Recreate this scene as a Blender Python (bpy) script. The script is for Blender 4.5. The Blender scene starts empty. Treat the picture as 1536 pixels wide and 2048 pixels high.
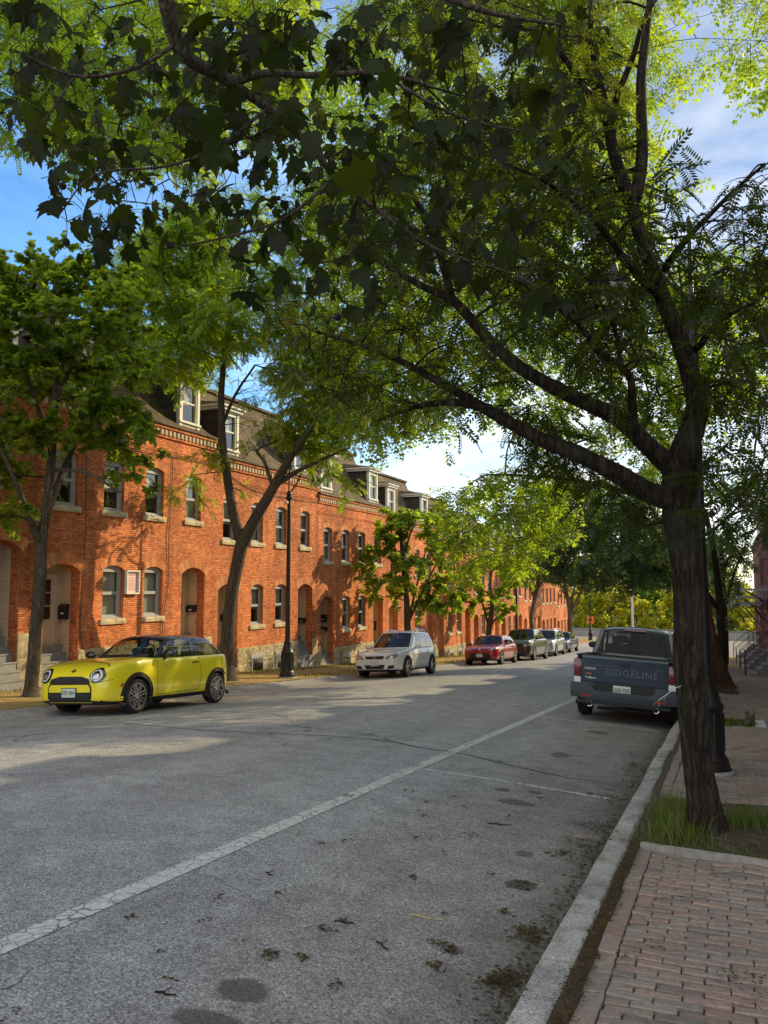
import bpy, bmesh, math, random
import numpy as np
from mathutils import Vector, Matrix, noise
from mathutils.bvhtree import BVHTree

random.seed(7)
RNG = np.random.default_rng(7)
SC = bpy.context.scene
COL = SC.collection
PI = math.pi
R = math.radians

# ------------------------------------------------------------------ camera geometry
FPX = 1600.0                      # focal length for a picture 1536 px wide
CAMZ = 1.77
HOR, VPX = 1168.0, 1443.0
pitch = math.atan((HOR - 1024) / FPX)
yaw = math.atan2(VPX - 768, FPX * math.cos(pitch) + (HOR - 1024) * math.sin(pitch))
c_r = Vector((math.cos(yaw), math.sin(yaw), 0))
fh = Vector((-math.sin(yaw), math.cos(yaw), 0))
c_f = fh * math.cos(pitch) + Vector((0, 0, math.sin(pitch)))
c_u = -fh * math.sin(pitch) + Vector((0, 0, math.cos(pitch)))
CAM = Vector((0, 0, CAMZ))

def ray(px, py):
    return c_r * ((px - 768) / FPX) - c_u * ((py - 1024) / FPX) + c_f

def deep(px, py, D):              # a point at forward distance D
    return CAM + ray(px, py) * D

def at_y(px, py, Y):
    d = ray(px, py)
    return CAM + d * (Y / d.y)

# ------------------------------------------------------------------ the lie of the land
KR, KL = -0.90, -11.88            # kerb faces
KW = 0.165
WALL_X = -15.2                    # left fronts
SL1, SL2 = 0.0580, 0.0370
YB = 48.0

def zb(Y):
    if Y < YB: return -SL1 * Y
    if Y < 110: return -SL1 * YB - SL2 * (Y - YB)
    return -SL1 * YB - SL2 * (110 - YB)

def gz(X, Y):
    b = zb(Y)
    if X >= KR: return b + 0.14 + 0.012 * min(X - KR, 6)
    if X <= KL: return b + 0.14 + 0.012 * min(KL - X, 6)
    return b + 0.19 * (1 - ((X - (KR + KL) / 2) / ((KR - KL) / 2)) ** 2)

# ------------------------------------------------------------------ object helpers
def tag(o, label=None, cat=None, group=None, kind=None):
    if label: o['label'] = label
    if cat: o['category'] = cat
    if group: o['group'] = group
    if kind: o['kind'] = kind
    return o

def thing(name, label, cat, loc=(0, 0, 0), rotz=0.0, group=None):
    o = bpy.data.objects.new(name, None)
    COL.objects.link(o)
    o.location = loc
    o.rotation_euler = (0, 0, rotz)
    o.empty_display_size = 0.2
    return tag(o, label, cat, group)

def kids(o):
    return [c for c in bpy.data.objects if c.parent == o]

def copy_tree(o, loc=None, rot=None, label=None, parent=None, group=None):
    c = o.copy()
    COL.objects.link(c)
    if parent is not None: c.parent = parent
    if loc is not None: c.location = loc
    if rot is not None: c.rotation_euler = rot
    if label: c['label'] = label
    if group: c['group'] = group
    for k in CHILD.get(o.name, []):
        copy_tree(bpy.data.objects[k], parent=c)
    return c

CHILD = {}

def link(name, me, parent=None, mats=(), origin=None, smooth=False, kind=None):
    for m in mats:
        if m.name not in me.materials: me.materials.append(m)
    o = bpy.data.objects.new(name, me)
    COL.objects.link(o)
    if parent is not None:
        o.parent = parent
        CHILD.setdefault(parent.name, []).append(o.name)
    if smooth:
        me.shade_smooth()
    if kind: o['kind'] = kind
    return o

class MB:
    """gathers shapes, then links them as one mesh object"""
    def __init__(s): s.v = []; s.f = []; s.m = []
    def add(s, vs, fs, mi=0):
        b = len(s.v)
        s.v.extend([tuple(p) for p in vs])
        for f in fs:
            s.f.append(tuple(i + b for i in f)); s.m.append(mi)
    def box(s, x0, x1, y0, y1, z0, z1, mi=0, M=None):
        vs = [(x, y, z) for z in (z0, z1) for y in (y0, y1) for x in (x0, x1)]
        if M is not None: vs = [M @ Vector(v) for v in vs]
        s.add(vs, [(0, 2, 3, 1), (4, 5, 7, 6), (0, 1, 5, 4), (2, 6, 7, 3), (0, 4, 6, 2), (1, 3, 7, 5)], mi)
    def prism(s, poly, axis, a, b, mi=0):
        """poly: 2-D outline; extruded along axis from a to b"""
        n = len(poly)
        def P(q, t):
            if axis == 'x': return (t, q[0], q[1])
            if axis == 'y': return (q[0], t, q[1])
            return (q[0], q[1], t)
        vs = [P(q, a) for q in poly] + [P(q, b) for q in poly]
        fs = [tuple(range(n)), tuple(range(2 * n - 1, n - 1, -1))]
        for i in range(n):
            j = (i + 1) % n
            fs.append((i, i + n, j + n, j))
        s.add(vs, fs, mi)
    def tube(s, pts, rad, n=8, mi=0, cap=True):
        pts = [Vector(p) for p in pts]
        if not hasattr(rad, '__len__'): rad = [rad] * len(pts)
        vs = []
        t = (pts[1] - pts[0]).normalized()
        ref = Vector((0, 0, 1)) if abs(t.z) < 0.9 else Vector((1, 0, 0))
        u = t.cross(ref).normalized()
        for i, p in enumerate(pts):
            if i == 0: t = pts[1] - pts[0]
            elif i == len(pts) - 1: t = pts[-1] - pts[-2]
            else: t = pts[i + 1] - pts[i - 1]
            t.normalize()
            u = (u - t * u.dot(t))
            if u.length < 1e-6: u = t.orthogonal()
            u.normalize()
            w = t.cross(u)
            for k in range(n):
                a = 2 * PI * k / n
                vs.append(p + (u * math.cos(a) + w * math.sin(a)) * rad[i])
        fs = []
        for i in range(len(pts) - 1):
            for k in range(n):
                a = i * n + k; b = i * n + (k + 1) % n
                fs.append((a, b, b + n, a + n))
        if cap:
            fs.append(tuple(range(n - 1, -1, -1)))
            L = (len(pts) - 1) * n
            fs.append(tuple(range(L, L + n)))
        s.add(vs, fs, mi)
    def lathe(s, prof, n=16, mi=0, M=None, axis='z', caps=None):
        """prof: (radius, height) list"""
        vs = []
        for r, h in prof:
            for k in range(n):
                a = 2 * PI * k / n
                p = Vector((r * math.cos(a), r * math.sin(a), h))
                if axis == 'x': p = Vector((h, r * math.cos(a), r * math.sin(a)))
                if axis == 'y': p = Vector((r * math.sin(a), h, r * math.cos(a)))
                vs.append(M @ p if M is not None else p)
        fs = []
        for i in range(len(prof) - 1):
            for k in range(n):
                a = i * n + k; b = i * n + (k + 1) % n
                fs.append((a, b, b + n, a + n))
        L = (len(prof) - 1) * n
        if caps or (caps is None and prof[0][0] < .06): fs.append(tuple(range(n - 1, -1, -1)))
        if caps or (caps is None and prof[-1][0] < .06): fs.append(tuple(range(L, L + n)))
        s.add(vs, fs, mi)
    def grid(s, P, nu, nv, mi=0, flip=False):
        """P(i,j) for i<=nu, j<=nv"""
        vs = [P(i, j) for j in range(nv + 1) for i in range(nu + 1)]
        fs = []
        for j in range(nv):
            for i in range(nu):
                a = j * (nu + 1) + i
                q = (a, a + 1, a + nu + 2, a + nu + 1)
                fs.append(q[::-1] if flip else q)
        s.add(vs, fs, mi)
    def mesh(s, name, mats=(), fix=True, origin=None):
        me = bpy.data.meshes.new(name)
        vs = s.v
        if origin is not None:
            ox, oy, oz = origin
            vs = [(x - ox, y - oy, z - oz) for x, y, z in vs]
        me.from_pydata(vs, [], s.f)
        for m in mats: me.materials.append(m)
        if len(mats) > 1: me.polygons.foreach_set('material_index', s.m)
        if fix:
            bm = bmesh.new(); bm.from_mesh(me)
            bmesh.ops.recalc_face_normals(bm, faces=bm.faces)
            bm.to_mesh(me); bm.free()
        me.update()
        return me
    def build(s, name, mats, parent=None, smooth=None, origin=None, bevel=0.0, kind=None, fix=True):
        if not isinstance(mats, (list, tuple)): mats = [mats]
        me = s.mesh(name, mats, fix, origin)
        if bevel:
            bm = bmesh.new(); bm.from_mesh(me)
            bmesh.ops.bevel(bm, geom=[e for e in bm.edges if len(e.link_faces) == 2 and e.calc_face_angle(0) > 0.6],
                            offset=bevel, segments=2, profile=0.6, affect='EDGES', clamp_overlap=True)
            bm.to_mesh(me); bm.free()
        if smooth is not None:
            me.shade_smooth()
            me.set_sharp_from_angle(angle=R(smooth))
        return link(name, me, parent, kind=kind)

def np_mesh(name, V, T, mats, parent=None, kind=None, smooth=False):
    """fast mesh of triangles from arrays"""
    me = bpy.data.meshes.new(name)
    nv, nf = len(V), len(T)
    me.vertices.add(nv); me.vertices.foreach_set('co', np.ascontiguousarray(V, dtype=np.float32).ravel())
    me.loops.add(nf * 3); me.loops.foreach_set('vertex_index', np.ascontiguousarray(T, dtype=np.int32).ravel())
    me.polygons.add(nf)
    me.polygons.foreach_set('loop_start', np.arange(0, nf * 3, 3, dtype=np.int32))
    if smooth: me.polygons.foreach_set('use_smooth', np.ones(nf, dtype=bool))
    for m in mats: me.materials.append(m)
    me.update(calc_edges=True)
    return link(name, me, parent, kind=kind)

def catmull(pts, n):
    pts = [Vector(p) for p in pts]
    P = [2 * pts[0] - pts[1]] + pts + [2 * pts[-1] - pts[-2]]
    out = []
    for i in range(1, len(P) - 2):
        for k in range(n):
            t = k / n
            a, b, c, d = P[i - 1], P[i], P[i + 1], P[i + 2]
            out.append(0.5 * ((2 * b) + (c - a) * t + (2 * a - 5 * b + 4 * c - d) * t * t + (3 * b - 3 * c + d - a) * t ** 3))
    out.append(pts[-1])
    return out

def lerp_list(v, n):
    out = []
    for i in range(len(v) - 1):
        for k in range(n): out.append(v[i] + (v[i + 1] - v[i]) * k / n)
    out.append(v[-1])
    return out

def text_mesh(body, size, extrude=0.002, align='CENTER', bold=0.0, spacing=1.0):
    cu = bpy.data.curves.new('txt', 'FONT')
    cu.body = body; cu.size = size; cu.extrude = extrude; cu.align_x = align; cu.align_y = 'CENTER'
    cu.offset = bold; cu.resolution_u = 3; cu.space_character = spacing
    ob = bpy.data.objects.new('txt', cu)
    COL.objects.link(ob)
    dg = bpy.context.evaluated_depsgraph_get()
    me = bpy.data.meshes.new_from_object(ob.evaluated_get(dg))
    bpy.data.objects.remove(ob); bpy.data.curves.remove(cu)
    me.materials.clear()
    return me

# ------------------------------------------------------------------ node helper
class NT:
    def __init__(s, name, world=False):
        if world:
            s.m = bpy.data.worlds.new(name); s.m.use_nodes = True
        else:
            s.m = bpy.data.materials.new(name); s.m.use_nodes = True
        s.t = s.m.node_tree; s.t.nodes.clear()
    def n(s, typ, **kw):
        nd = s.t.nodes.new(typ)
        for k, v in kw.items():
            if k.startswith('i_'):
                key = k[2:].replace('_', ' ')
                nd.inputs[key].default_value = v
            else: setattr(nd, k, v)
        return nd
    def l(s, a, b): s.t.links.new(a, b)
    def sock(s, x, inp):
        if isinstance(x, bpy.types.NodeSocket): s.l(x, inp)
        else: inp.default_value = x
    def math(s, op, a, b=0.0, c=None, clamp=False):
        nd = s.n('ShaderNodeMath', operation=op); nd.use_clamp = clamp
        s.sock(a, nd.inputs[0]); s.sock(b, nd.inputs[1])
        if c is not None: s.sock(c, nd.inputs[2])
        return nd.outputs[0]
    def mix(s, fac, a, b, blend='MIX'):
        nd = s.n('ShaderNodeMix', data_type='RGBA', blend_type=blend)
        s.sock(fac, nd.inputs[0])
        for x, i in ((a, 6), (b, 7)):
            if isinstance(x, (tuple, list)) and len(x) == 3: x = (*x, 1)
            s.sock(x, nd.inputs[i])
        return nd.outputs[2]
    def noise(s, vec, scale, detail=4, rough=0.6, dist=0.0, dim='3D'):
        nd = s.n('ShaderNodeTexNoise', noise_dimensions=dim)
        if vec is not None: s.l(vec, nd.inputs['Vector'])
        nd.inputs['Scale'].default_value = scale; nd.inputs['Detail'].default_value = detail
        nd.inputs['Roughness'].default_value = rough; nd.inputs['Distortion'].default_value = dist
        return nd.outputs[0]
    def ramp(s, fac, stops, interp='LINEAR'):
        nd = s.n('ShaderNodeValToRGB'); cr = nd.color_ramp; cr.interpolation = interp
        while len(cr.elements) < len(stops): cr.elements.new(0.5)
        for e, (p, c) in zip(cr.elements, stops):
            e.position = p
            e.color = (c, c, c, 1) if not isinstance(c, (tuple, list)) else (*c, 1)
        s.sock(fac, nd.inputs[0])
        return nd.outputs[0]
    def coord(s, kind='Object'):
        return s.n('ShaderNodeTexCoord').outputs[kind]
    def mapping(s, vec, scale=(1, 1, 1), rot=(0, 0, 0), loc=(0, 0, 0)):
        nd = s.n('ShaderNodeMapping')
        s.l(vec, nd.inputs[0]); nd.inputs['Scale'].default_value = scale
        nd.inputs['Rotation'].default_value = rot; nd.inputs['Location'].default_value = loc
        return nd.outputs[0]
    def bump(s, h, strength=0.5, dist=0.01):
        nd = s.n('ShaderNodeBump'); s.l(h, nd.inputs['Height'])
        nd.inputs['Strength'].default_value = strength; nd.inputs['Distance'].default_value = dist
        return nd.outputs[0]
    def out(s, color, rough=0.7, metal=0.0, normal=None, spec=0.5, coat=0.0, extra=None):
        b = s.n('ShaderNodeBsdfPrincipled')
        if isinstance(color, (tuple, list)) and len(color) == 3: color = (*color, 1)
        s.sock(color, b.inputs['Base Color']); s.sock(rough, b.inputs['Roughness'])
        s.sock(metal, b.inputs['Metallic']); s.sock(spec, b.inputs['Specular IOR Level'])
        b.inputs['Coat Weight'].default_value = coat
        b.inputs['Coat Roughness'].default_value = 0.03
        if normal is not None: s.l(normal, b.inputs['Normal'])
        if extra:
            for k, v in extra.items(): s.sock(v, b.inputs[k])
        o = s.n('ShaderNodeOutputMaterial'); s.l(b.outputs[0], o.inputs[0])
        return s.m

M = {}

def simple(name, col, rough=0.6, metal=0.0, coat=0.0, var=0.12, scale=6.0, bump=0.0, spec=0.5):
    t = NT(name)
    g = t.coord('Object')
    nz = t.noise(g, scale, 5)
    f = t.ramp(nz, [(0.3, 1 - var), (0.7, 1 + var)])
    c = t.mix(1.0, col, f, 'MULTIPLY')
    r2 = t.math('MULTIPLY_ADD', nz, 0.15, rough - 0.07)
    nb = t.bump(t.noise(g, scale * 12, 3), bump, 0.01) if bump else None
    M[name] = t.out(c, r2, metal, nb, coat=coat, spec=spec)
    return M[name]
# ------------------------------------------------------------------ materials
def brick_mat(name, c1, c2, mortar, bw=0.18, bh=0.056):
    t = NT(name)
    g = t.n('ShaderNodeNewGeometry')
    pos = t.coord('Object')
    sx = t.n('ShaderNodeSeparateXYZ'); t.l(pos, sx.inputs[0])
    # wall faces look along X (use y,z) or along Y (use x,z)
    sn = t.n('ShaderNodeSeparateXYZ'); t.l(g.outputs['Normal'], sn.inputs[0])
    side = t.math('GREATER_THAN', t.math('ABSOLUTE', sn.outputs[1]), 0.6)
    u = t.math('ADD', t.math('MULTIPLY', sx.outputs[1], t.math('SUBTRACT', 1.0, side)), t.math('MULTIPLY', sx.outputs[0], side))
    wob = t.noise(pos, 1.3, 3)
    cb = t.n('ShaderNodeCombineXYZ'); t.l(u, cb.inputs[0])
    t.l(t.math('MULTIPLY_ADD', wob, 0.02, sx.outputs[2]), cb.inputs[1])
    br = t.n('ShaderNodeTexBrick'); t.l(cb.outputs[0], br.inputs['Vector'])
    br.inputs['Scale'].default_value = 1.0
    br.inputs['Brick Width'].default_value = bw; br.inputs['Row Height'].default_value = bh
    br.inputs['Mortar Size'].default_value = 0.0065; br.inputs['Mortar Smooth'].default_value = 0.2
    br.inputs['Bias'].default_value = -0.1
    br.inputs['Color1'].default_value = (*c1, 1); br.inputs['Color2'].default_value = (*c2, 1)
    br.inputs['Mortar'].default_value = (*mortar, 1)
    wp = g.outputs['Position']
    big = t.ramp(t.noise(wp, 0.40, 7, 0.7), [(0.28, 0.52), (0.5, .95), (0.72, 1.28)])
    wn = t.n('ShaderNodeTexWhiteNoise'); 
    sn2 = t.n('ShaderNodeVectorMath', operation='SNAP'); t.l(cb.outputs[0], sn2.inputs[0]); sn2.inputs[1].default_value = (bw * .5, bh, 1)
    t.l(sn2.outputs[0], wn.inputs['Vector'])
    each = t.ramp(wn.outputs['Value'], [(0.0, 0.72), (0.5, 1.0), (1.0, 1.25)])
    streak = t.ramp(t.noise(t.mapping(wp, (2.2, 2.2, 0.22)), 1.0, 6, .65), [(0.33, 0.66), (0.55, 1.0), (0.7, 1.1)])
    c = t.mix(1.0, br.outputs['Color'], big, 'MULTIPLY')
    c = t.mix(0.8, c, each, 'MULTIPLY')
    c = t.mix(0.9, c, streak, 'MULTIPLY')
    pale = t.ramp(t.noise(wp, 1.1, 7, .72), [(.56, 0.0), (.72, .55)])
    c = t.mix(pale, c, tuple(min(1, x * .8 + y * .45 + .06) for x, y in zip(c1, mortar)))
    oi = t.n('ShaderNodeObjectInfo')
    c = t.mix(1.0, c, t.ramp(oi.outputs['Random'], [(0.0, (.86, .84, .86)), (.5, (1.0, 1.0, 1.0)), (1.0, (1.06, 1.12, 1.1))]), 'MULTIPLY')
    h = t.math('SUBTRACT', t.math('MULTIPLY', t.noise(pos, 40, 4), 0.35), br.outputs['Fac'])
    M[name] = t.out(c, 0.85, 0, t.bump(h, 0.55, 0.012), spec=0.25)

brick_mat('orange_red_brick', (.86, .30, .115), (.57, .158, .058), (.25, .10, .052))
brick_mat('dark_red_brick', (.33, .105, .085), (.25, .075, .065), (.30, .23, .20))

def island_brick(name, cols, rough=0.8):
    t = NT(name)
    g = t.n('ShaderNodeNewGeometry'); pos = t.coord('Object')
    rnd = g.outputs['Random Per Island']
    c = t.ramp(rnd, cols)
    n1 = t.noise(pos, 2.0, 5, 0.7); n2 = t.noise(pos, 38, 6, 0.7); n3 = t.noise(pos, 0.8, 4, 0.6)
    c = t.mix(1.0, c, t.ramp(n2, [(0.3, 0.62), (0.55, 1.0), (0.75, 1.25)]), 'MULTIPLY')
    c = t.mix(t.ramp(n1, [(0.45, 0.0), (0.75, 0.65)]), c, (.20, .175, .155))
    c = t.mix(t.ramp(n3, [(0.55, 0.0), (0.75, 0.5)]), c, (.07, .06, .045))
    M[name] = t.out(c, rough, 0, t.bump(n2, 0.6, 0.006), spec=0.3)

island_brick('paving_brick', [(0.0, (.21, .165, .135)), (0.2, (.35, .28, .225)), (0.4, (.27, .225, .19)), (0.55, (.37, .27, .21)), (0.7, (.31, .215, .165)), (0.85, (.33, .285, .24)), (1.0, (.20, .175, .15))])
island_brick('arch_brick', [(0.0, (.58, .18, .06)), (0.5, (.76, .27, .095)), (1.0, (.86, .38, .15))])
island_brick('left_paving', [(0.0, (.25, .14, .08)), (0.5, (.32, .2, .11)), (1.0, (.28, .19, .11))])

def granite_mat(name, a, b, mossy=0.0):
    t = NT(name); pos = t.coord('Object')
    v = t.n('ShaderNodeTexVoronoi'); t.l(pos, v.inputs['Vector']); v.inputs['Scale'].default_value = 110
    fine = t.noise(pos, 70, 5, 0.75); big = t.noise(pos, 2.5, 5)
    f = t.math('ADD', t.math('MULTIPLY', fine, 0.7), t.math('MULTIPLY', v.outputs['Distance'], 0.5))
    c = t.ramp(f, [(0.32, a), (0.5, tuple((x + y) / 2 for x, y in zip(a, b))), (0.68, b)])
    c = t.mix(1.0, c, t.ramp(big, [(0.3, 0.6), (0.7, 1.2)]), 'MULTIPLY')
    c = t.mix(t.ramp(t.noise(pos, 5.5, 6, .7), [(.5, 0.0), (.68, .55)]), c, tuple(x * 1.3 for x in a))
    if mossy:
        c = t.mix(t.ramp(t.noise(pos, 1.6, 5), [(0.45, 0.0), (0.7, mossy)]), c, (.10, .09, .035))
    M[name] = t.out(c, 0.85, 0, t.bump(t.math('ADD', t.noise(pos, 14, 6, 0.7), t.math('MULTIPLY', fine, 0.3)), 0.8, 0.02), spec=0.3)

granite_mat('granite_kerb', (.07, .07, .065), (.58, .57, .52))
granite_mat('rough_granite', (.22, .18, .11), (.66, .56, .36), 0.5)
granite_mat('sill_stone', (.28, .22, .13), (.80, .68, .46))
granite_mat('dark_stone', (.10, .10, .10), (.33, .32, .31))

def asphalt():
    t = NT('worn_asphalt'); pos = t.coord('Object')
    v = t.n('ShaderNodeTexVoronoi'); t.l(pos, v.inputs['Vector']); v.inputs['Scale'].default_value = 90
    v2 = t.n('ShaderNodeTexVoronoi'); t.l(pos, v2.inputs['Vector']); v2.inputs['Scale'].default_value = 48
    fine = t.noise(pos, 160, 3, 0.8)
    mid = t.noise(pos, 3.2, 6, 0.65)
    lane = t.noise(t.mapping(pos, (1.1, 0.09, 1)), 1.0, 4)
    stone = t.n('ShaderNodeSeparateColor'); t.l(v.outputs['Color'], stone.inputs[0])
    f = t.math('ADD', t.math('MULTIPLY', stone.outputs[0], 0.62), t.math('MULTIPLY', fine, 0.42))
    c = t.ramp(f, [(0.15, (.125, .126, .130)), (0.42, (.265, .266, .268)), (0.70, (.385, .383, .378)), (0.92, (.64, .63, .61))])
    c = t.mix(1.0, c, t.ramp(mid, [(0.28, 0.74), (0.72, 1.2)]), 'MULTIPLY')
    c = t.mix(1.0, c, t.ramp(lane, [(0.3, 0.84), (0.7, 1.16)]), 'MULTIPLY')
    sxa = t.n('ShaderNodeSeparateXYZ'); t.l(pos, sxa.inputs[0])
    for xc in (-4.6, -6.3, -7.6, -9.3):
        dd = t.math('ABSOLUTE', t.math('SUBTRACT', t.math('MULTIPLY_ADD', t.noise(pos, .5, 3), .5, sxa.outputs[0]), xc + .25))
        c = t.mix(t.math('MULTIPLY', t.math('SUBTRACT', 1.0, t.math('MULTIPLY', dd, 2.6), clamp=True), .16), c, (.16, .16, .165))
    # the parking lane near the right kerb is browner, the gutter dirtier
    sx = t.n('ShaderNodeSeparateXYZ'); t.l(pos, sx.inputs[0])
    wx = t.math('MULTIPLY_ADD', t.noise(pos, 0.9, 5), 1.2, sx.outputs[0])
    park = t.ramp(t.math('MULTIPLY_ADD', wx, 0.25, 1.0 - 0.05), [(0.0, 0.0), (0.35, 0.0), (0.6, 0.75)])
    c = t.mix(park, c, t.mix(1.0, c, (.80, .76, .68), 'MULTIPLY'))
    gut = t.ramp(t.math('MULTIPLY_ADD', t.noise(pos, 2.2, 5), 0.55, sx.outputs[0]), [(0.0, 0.0), (1.0, 1.0)])
    gd = t.math('SMOOTH_MIN', 1.0, t.math('MAXIMUM', 0.0, t.math('MULTIPLY', t.math('ADD', t.math('MULTIPLY_ADD', t.noise(pos, 2.2, 5), 0.7, sx.outputs[0]), 1.12), 2.4)), 0.1)
    c = t.mix(t.math('MULTIPLY', gd, 0.55), c, (.05, .042, .03))
    # damp spots
    spots = None
    for (x, y, rx, ry) in SPOTS:
        dx = t.math('MULTIPLY', t.math('SUBTRACT', sx.outputs[0], x), 1 / rx)
        dy = t.math('MULTIPLY', t.math('SUBTRACT', sx.outputs[1], y), 1 / ry)
        d = t.math('SQRT', t.math('ADD', t.math('MULTIPLY', dx, dx), t.math('MULTIPLY', dy, dy)))
        d = t.math('MULTIPLY_ADD', t.noise(pos, 9, 4), 0.7, d)
        m = t.ramp(d, [(0.0, 1.0), (0.98, 1.0), (1.0, 0.0)]) if False else t.math('MULTIPLY', t.math('SUBTRACT', 1.4, d), 3.5, clamp=True)
        spots = m if spots is None else t.math('MAXIMUM', spots, m)
    c = t.mix(t.math('MULTIPLY', spots, 0.75), c, (.062, .056, .047))
    # hairline cracks
    def cracks(scale, width, dist, mask_s, m0, m1):
        w = t.n('ShaderNodeTexVoronoi', feature='DISTANCE_TO_EDGE')
        nv = t.n('ShaderNodeTexNoise'); t.l(pos, nv.inputs['Vector']); nv.inputs['Scale'].default_value = 2.2; nv.inputs['Detail'].default_value = 5
        ad = t.n('ShaderNodeVectorMath', operation='MULTIPLY_ADD'); t.l(nv.outputs['Color'], ad.inputs[0])
        ad.inputs[1].default_value = (dist,) * 3; t.l(pos, ad.inputs[2])
        fl = t.mapping(ad.outputs[0], (1, 1, 0))
        t.l(fl, w.inputs['Vector']); w.inputs['Scale'].default_value = scale
        ln = t.math('LESS_THAN', w.outputs['Distance'], width)
        return t.math('MULTIPLY', ln, t.ramp(t.noise(pos, mask_s, 3), [(m0, 0.0), (m1, 1.0)]))
    cr = cracks(0.33, 0.0032, 0.7, 0.22, 0.48, 0.56)
    cr2 = cracks(1.6, 0.008, 0.3, 0.35, 0.60, 0.66)
    c = t.mix(t.math('MULTIPLY', t.math('MAXIMUM', cr, cr2), 0.75), c, (.03, .029, .028))
    h = t.math('ADD', t.math('MULTIPLY', v.outputs['Distance'], -0.6), t.math('MULTIPLY', fine, 0.4))
    M['worn_asphalt'] = t.out(c, 0.68, 0, t.bump(h, 0.7, 0.008), spec=0.45)
    # painted line, cracked and worn
    t = NT('worn_line_paint'); pos = t.coord('Object')
    w = t.n('ShaderNodeTexVoronoi', feature='DISTANCE_TO_EDGE')
    nv = t.n('ShaderNodeTexNoise'); t.l(pos, nv.inputs['Vector']); nv.inputs['Scale'].default_value = 6; nv.inputs['Detail'].default_value = 4
    ad = t.n('ShaderNodeVectorMath', operation='MULTIPLY_ADD'); t.l(nv.outputs['Color'], ad.inputs[0])
    ad.inputs[1].default_value = (.16, .16, 0); t.l(t.mapping(pos, (1, 1, 0)), ad.inputs[2])
    t.l(ad.outputs[0], w.inputs['Vector']); w.inputs['Scale'].default_value = 9
    wide = t.math('MULTIPLY_ADD', t.noise(pos, 1.7, 4), 0.14, -0.036)
    crk = t.math('LESS_THAN', w.outputs['Distance'], wide)
    worn = t.math('GREATER_THAN', t.noise(pos, 26, 6, 0.75), 0.6)
    f = t.math('MAXIMUM', crk, worn)
    grime = t.ramp(t.noise(pos, 30, 5, 0.7), [(0.3, 0.62), (0.7, 1.05)])
    c = t.mix(1.0, (.70, .70, .68), grime, 'MULTIPLY')
    c = t.mix(t.math('MULTIPLY', f, 0.9), c, (.17, .17, .17))
    M['worn_line_paint'] = t.out(c, 0.8, 0, t.bump(t.math('SUBTRACT', t.noise(pos, 120, 3), f), 0.5, 0.006), spec=0.3)

SPOTS = []
def add_spot(px, py, rx, ry):
    d = ray(px, py)
    tt = 1.0
    while tt < 60:
        P = CAM + d * tt
        if P.z < gz(P.x, P.y): break
        tt += 0.01
    SPOTS.append((P.x, P.y, rx, ry))
for s in ((485, 1980, .15, .12), (1005, 1580, .09, .10), (1030, 1605, .2, .14), (1070, 1585, .09, .08), (1120, 1510, .14, .25), (1040, 1770, .12, .12), (1195, 1465, .2, .22), (420, 2046, .2, .1), (1050, 1708, .08, .1)):
    add_spot(*s)
asphalt()

def soil():
    t = NT('dry_soil'); pos = t.coord('Object')
    n1 = t.noise(pos, 9, 7, 0.7); n2 = t.noise(pos, 60, 5, 0.75)
    c = t.ramp(n1, [(0.3, (.055, .042, .028)), (0.55, (.13, .105, .075)), (0.75, (.21, .18, .135))])
    c = t.mix(1.0, c, t.ramp(n2, [(0.3, 0.6), (0.7, 1.3)]), 'MULTIPLY')
    M['dry_soil'] = t.out(c, 0.95, 0, t.bump(t.math('ADD', n1, n2), 0.9, 0.03), spec=0.1)
    t = NT('mossy_soil'); pos = t.coord('Object')
    n1 = t.noise(pos, 14, 7, 0.7); n2 = t.noise(pos, 90, 5, 0.75)
    c = t.ramp(n1, [(0.3, (.05, .032, .015)), (0.55, (.12, .08, .03)), (0.75, (.16, .13, .04))])
    c = t.mix(1.0, c, t.ramp(n2, [(0.3, 0.6), (0.7, 1.35)]), 'MULTIPLY')
    M['mossy_soil'] = t.out(c, 0.95, 0, t.bump(t.math('ADD', n1, n2), 0.9, 0.02), spec=0.1)
    t = NT('meadow_ground'); pos = t.coord('Object')
    n1 = t.noise(pos, 0.5, 7, 0.7)
    c = t.ramp(n1, [(0.3, (.06, .075, .02)), (0.7, (.13, .12, .05))])
    M['meadow_ground'] = t.out(c, 0.95, spec=0.1)
    t = NT('left_sidewalk'); pos = t.coord('Object')
    br = t.n('ShaderNodeTexBrick'); t.l(t.mapping(pos, (1, 1, 1), (0, 0, 0)), br.inputs['Vector'])
    br.inputs['Scale'].default_value = 1; br.inputs['Brick Width'].default_value = .2; br.inputs['Row Height'].default_value = .1
    br.inputs['Mortar Size'].default_value = .006
    br.inputs['Color1'].default_value = (.52, .34, .17, 1); br.inputs['Color2'].default_value = (.40, .25, .13, 1); br.inputs['Mortar'].default_value = (.09, .08, .04, 1)
    n1 = t.noise(pos, 1.2, 6, 0.7); n2 = t.noise(pos, 45, 5, .7)
    c = t.mix(t.ramp(n1, [(0.35, 0.0), (0.62, 0.9)]), br.outputs[0], (.42, .32, .11))
    c = t.mix(t.ramp(t.noise(pos, 2.7, 6, .7), [(0.52, 0.0), (0.66, 0.7)]), c, (.20, .20, .05))
    c = t.mix(1.0, c, t.ramp(n2, [(.3, .65), (.7, 1.3)]), 'MULTIPLY')
    M['left_sidewalk'] = t.out(c, 0.9, 0, t.bump(t.math('SUBTRACT', n2, br.outputs['Fac']), .6, .01), spec=.2)
    t = NT('pale_lot'); pos = t.coord('Object')
    c = t.ramp(t.noise(pos, 1.4, 7, .7), [(.3, (.20, .18, .15)), (.7, (.34, .31, .25))])
    M['pale_lot'] = t.out(c, .9, spec=.2)
soil()
simple('joint_soil', (.085, .068, .05), .95, var=.3, scale=20, bump=.4)

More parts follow.
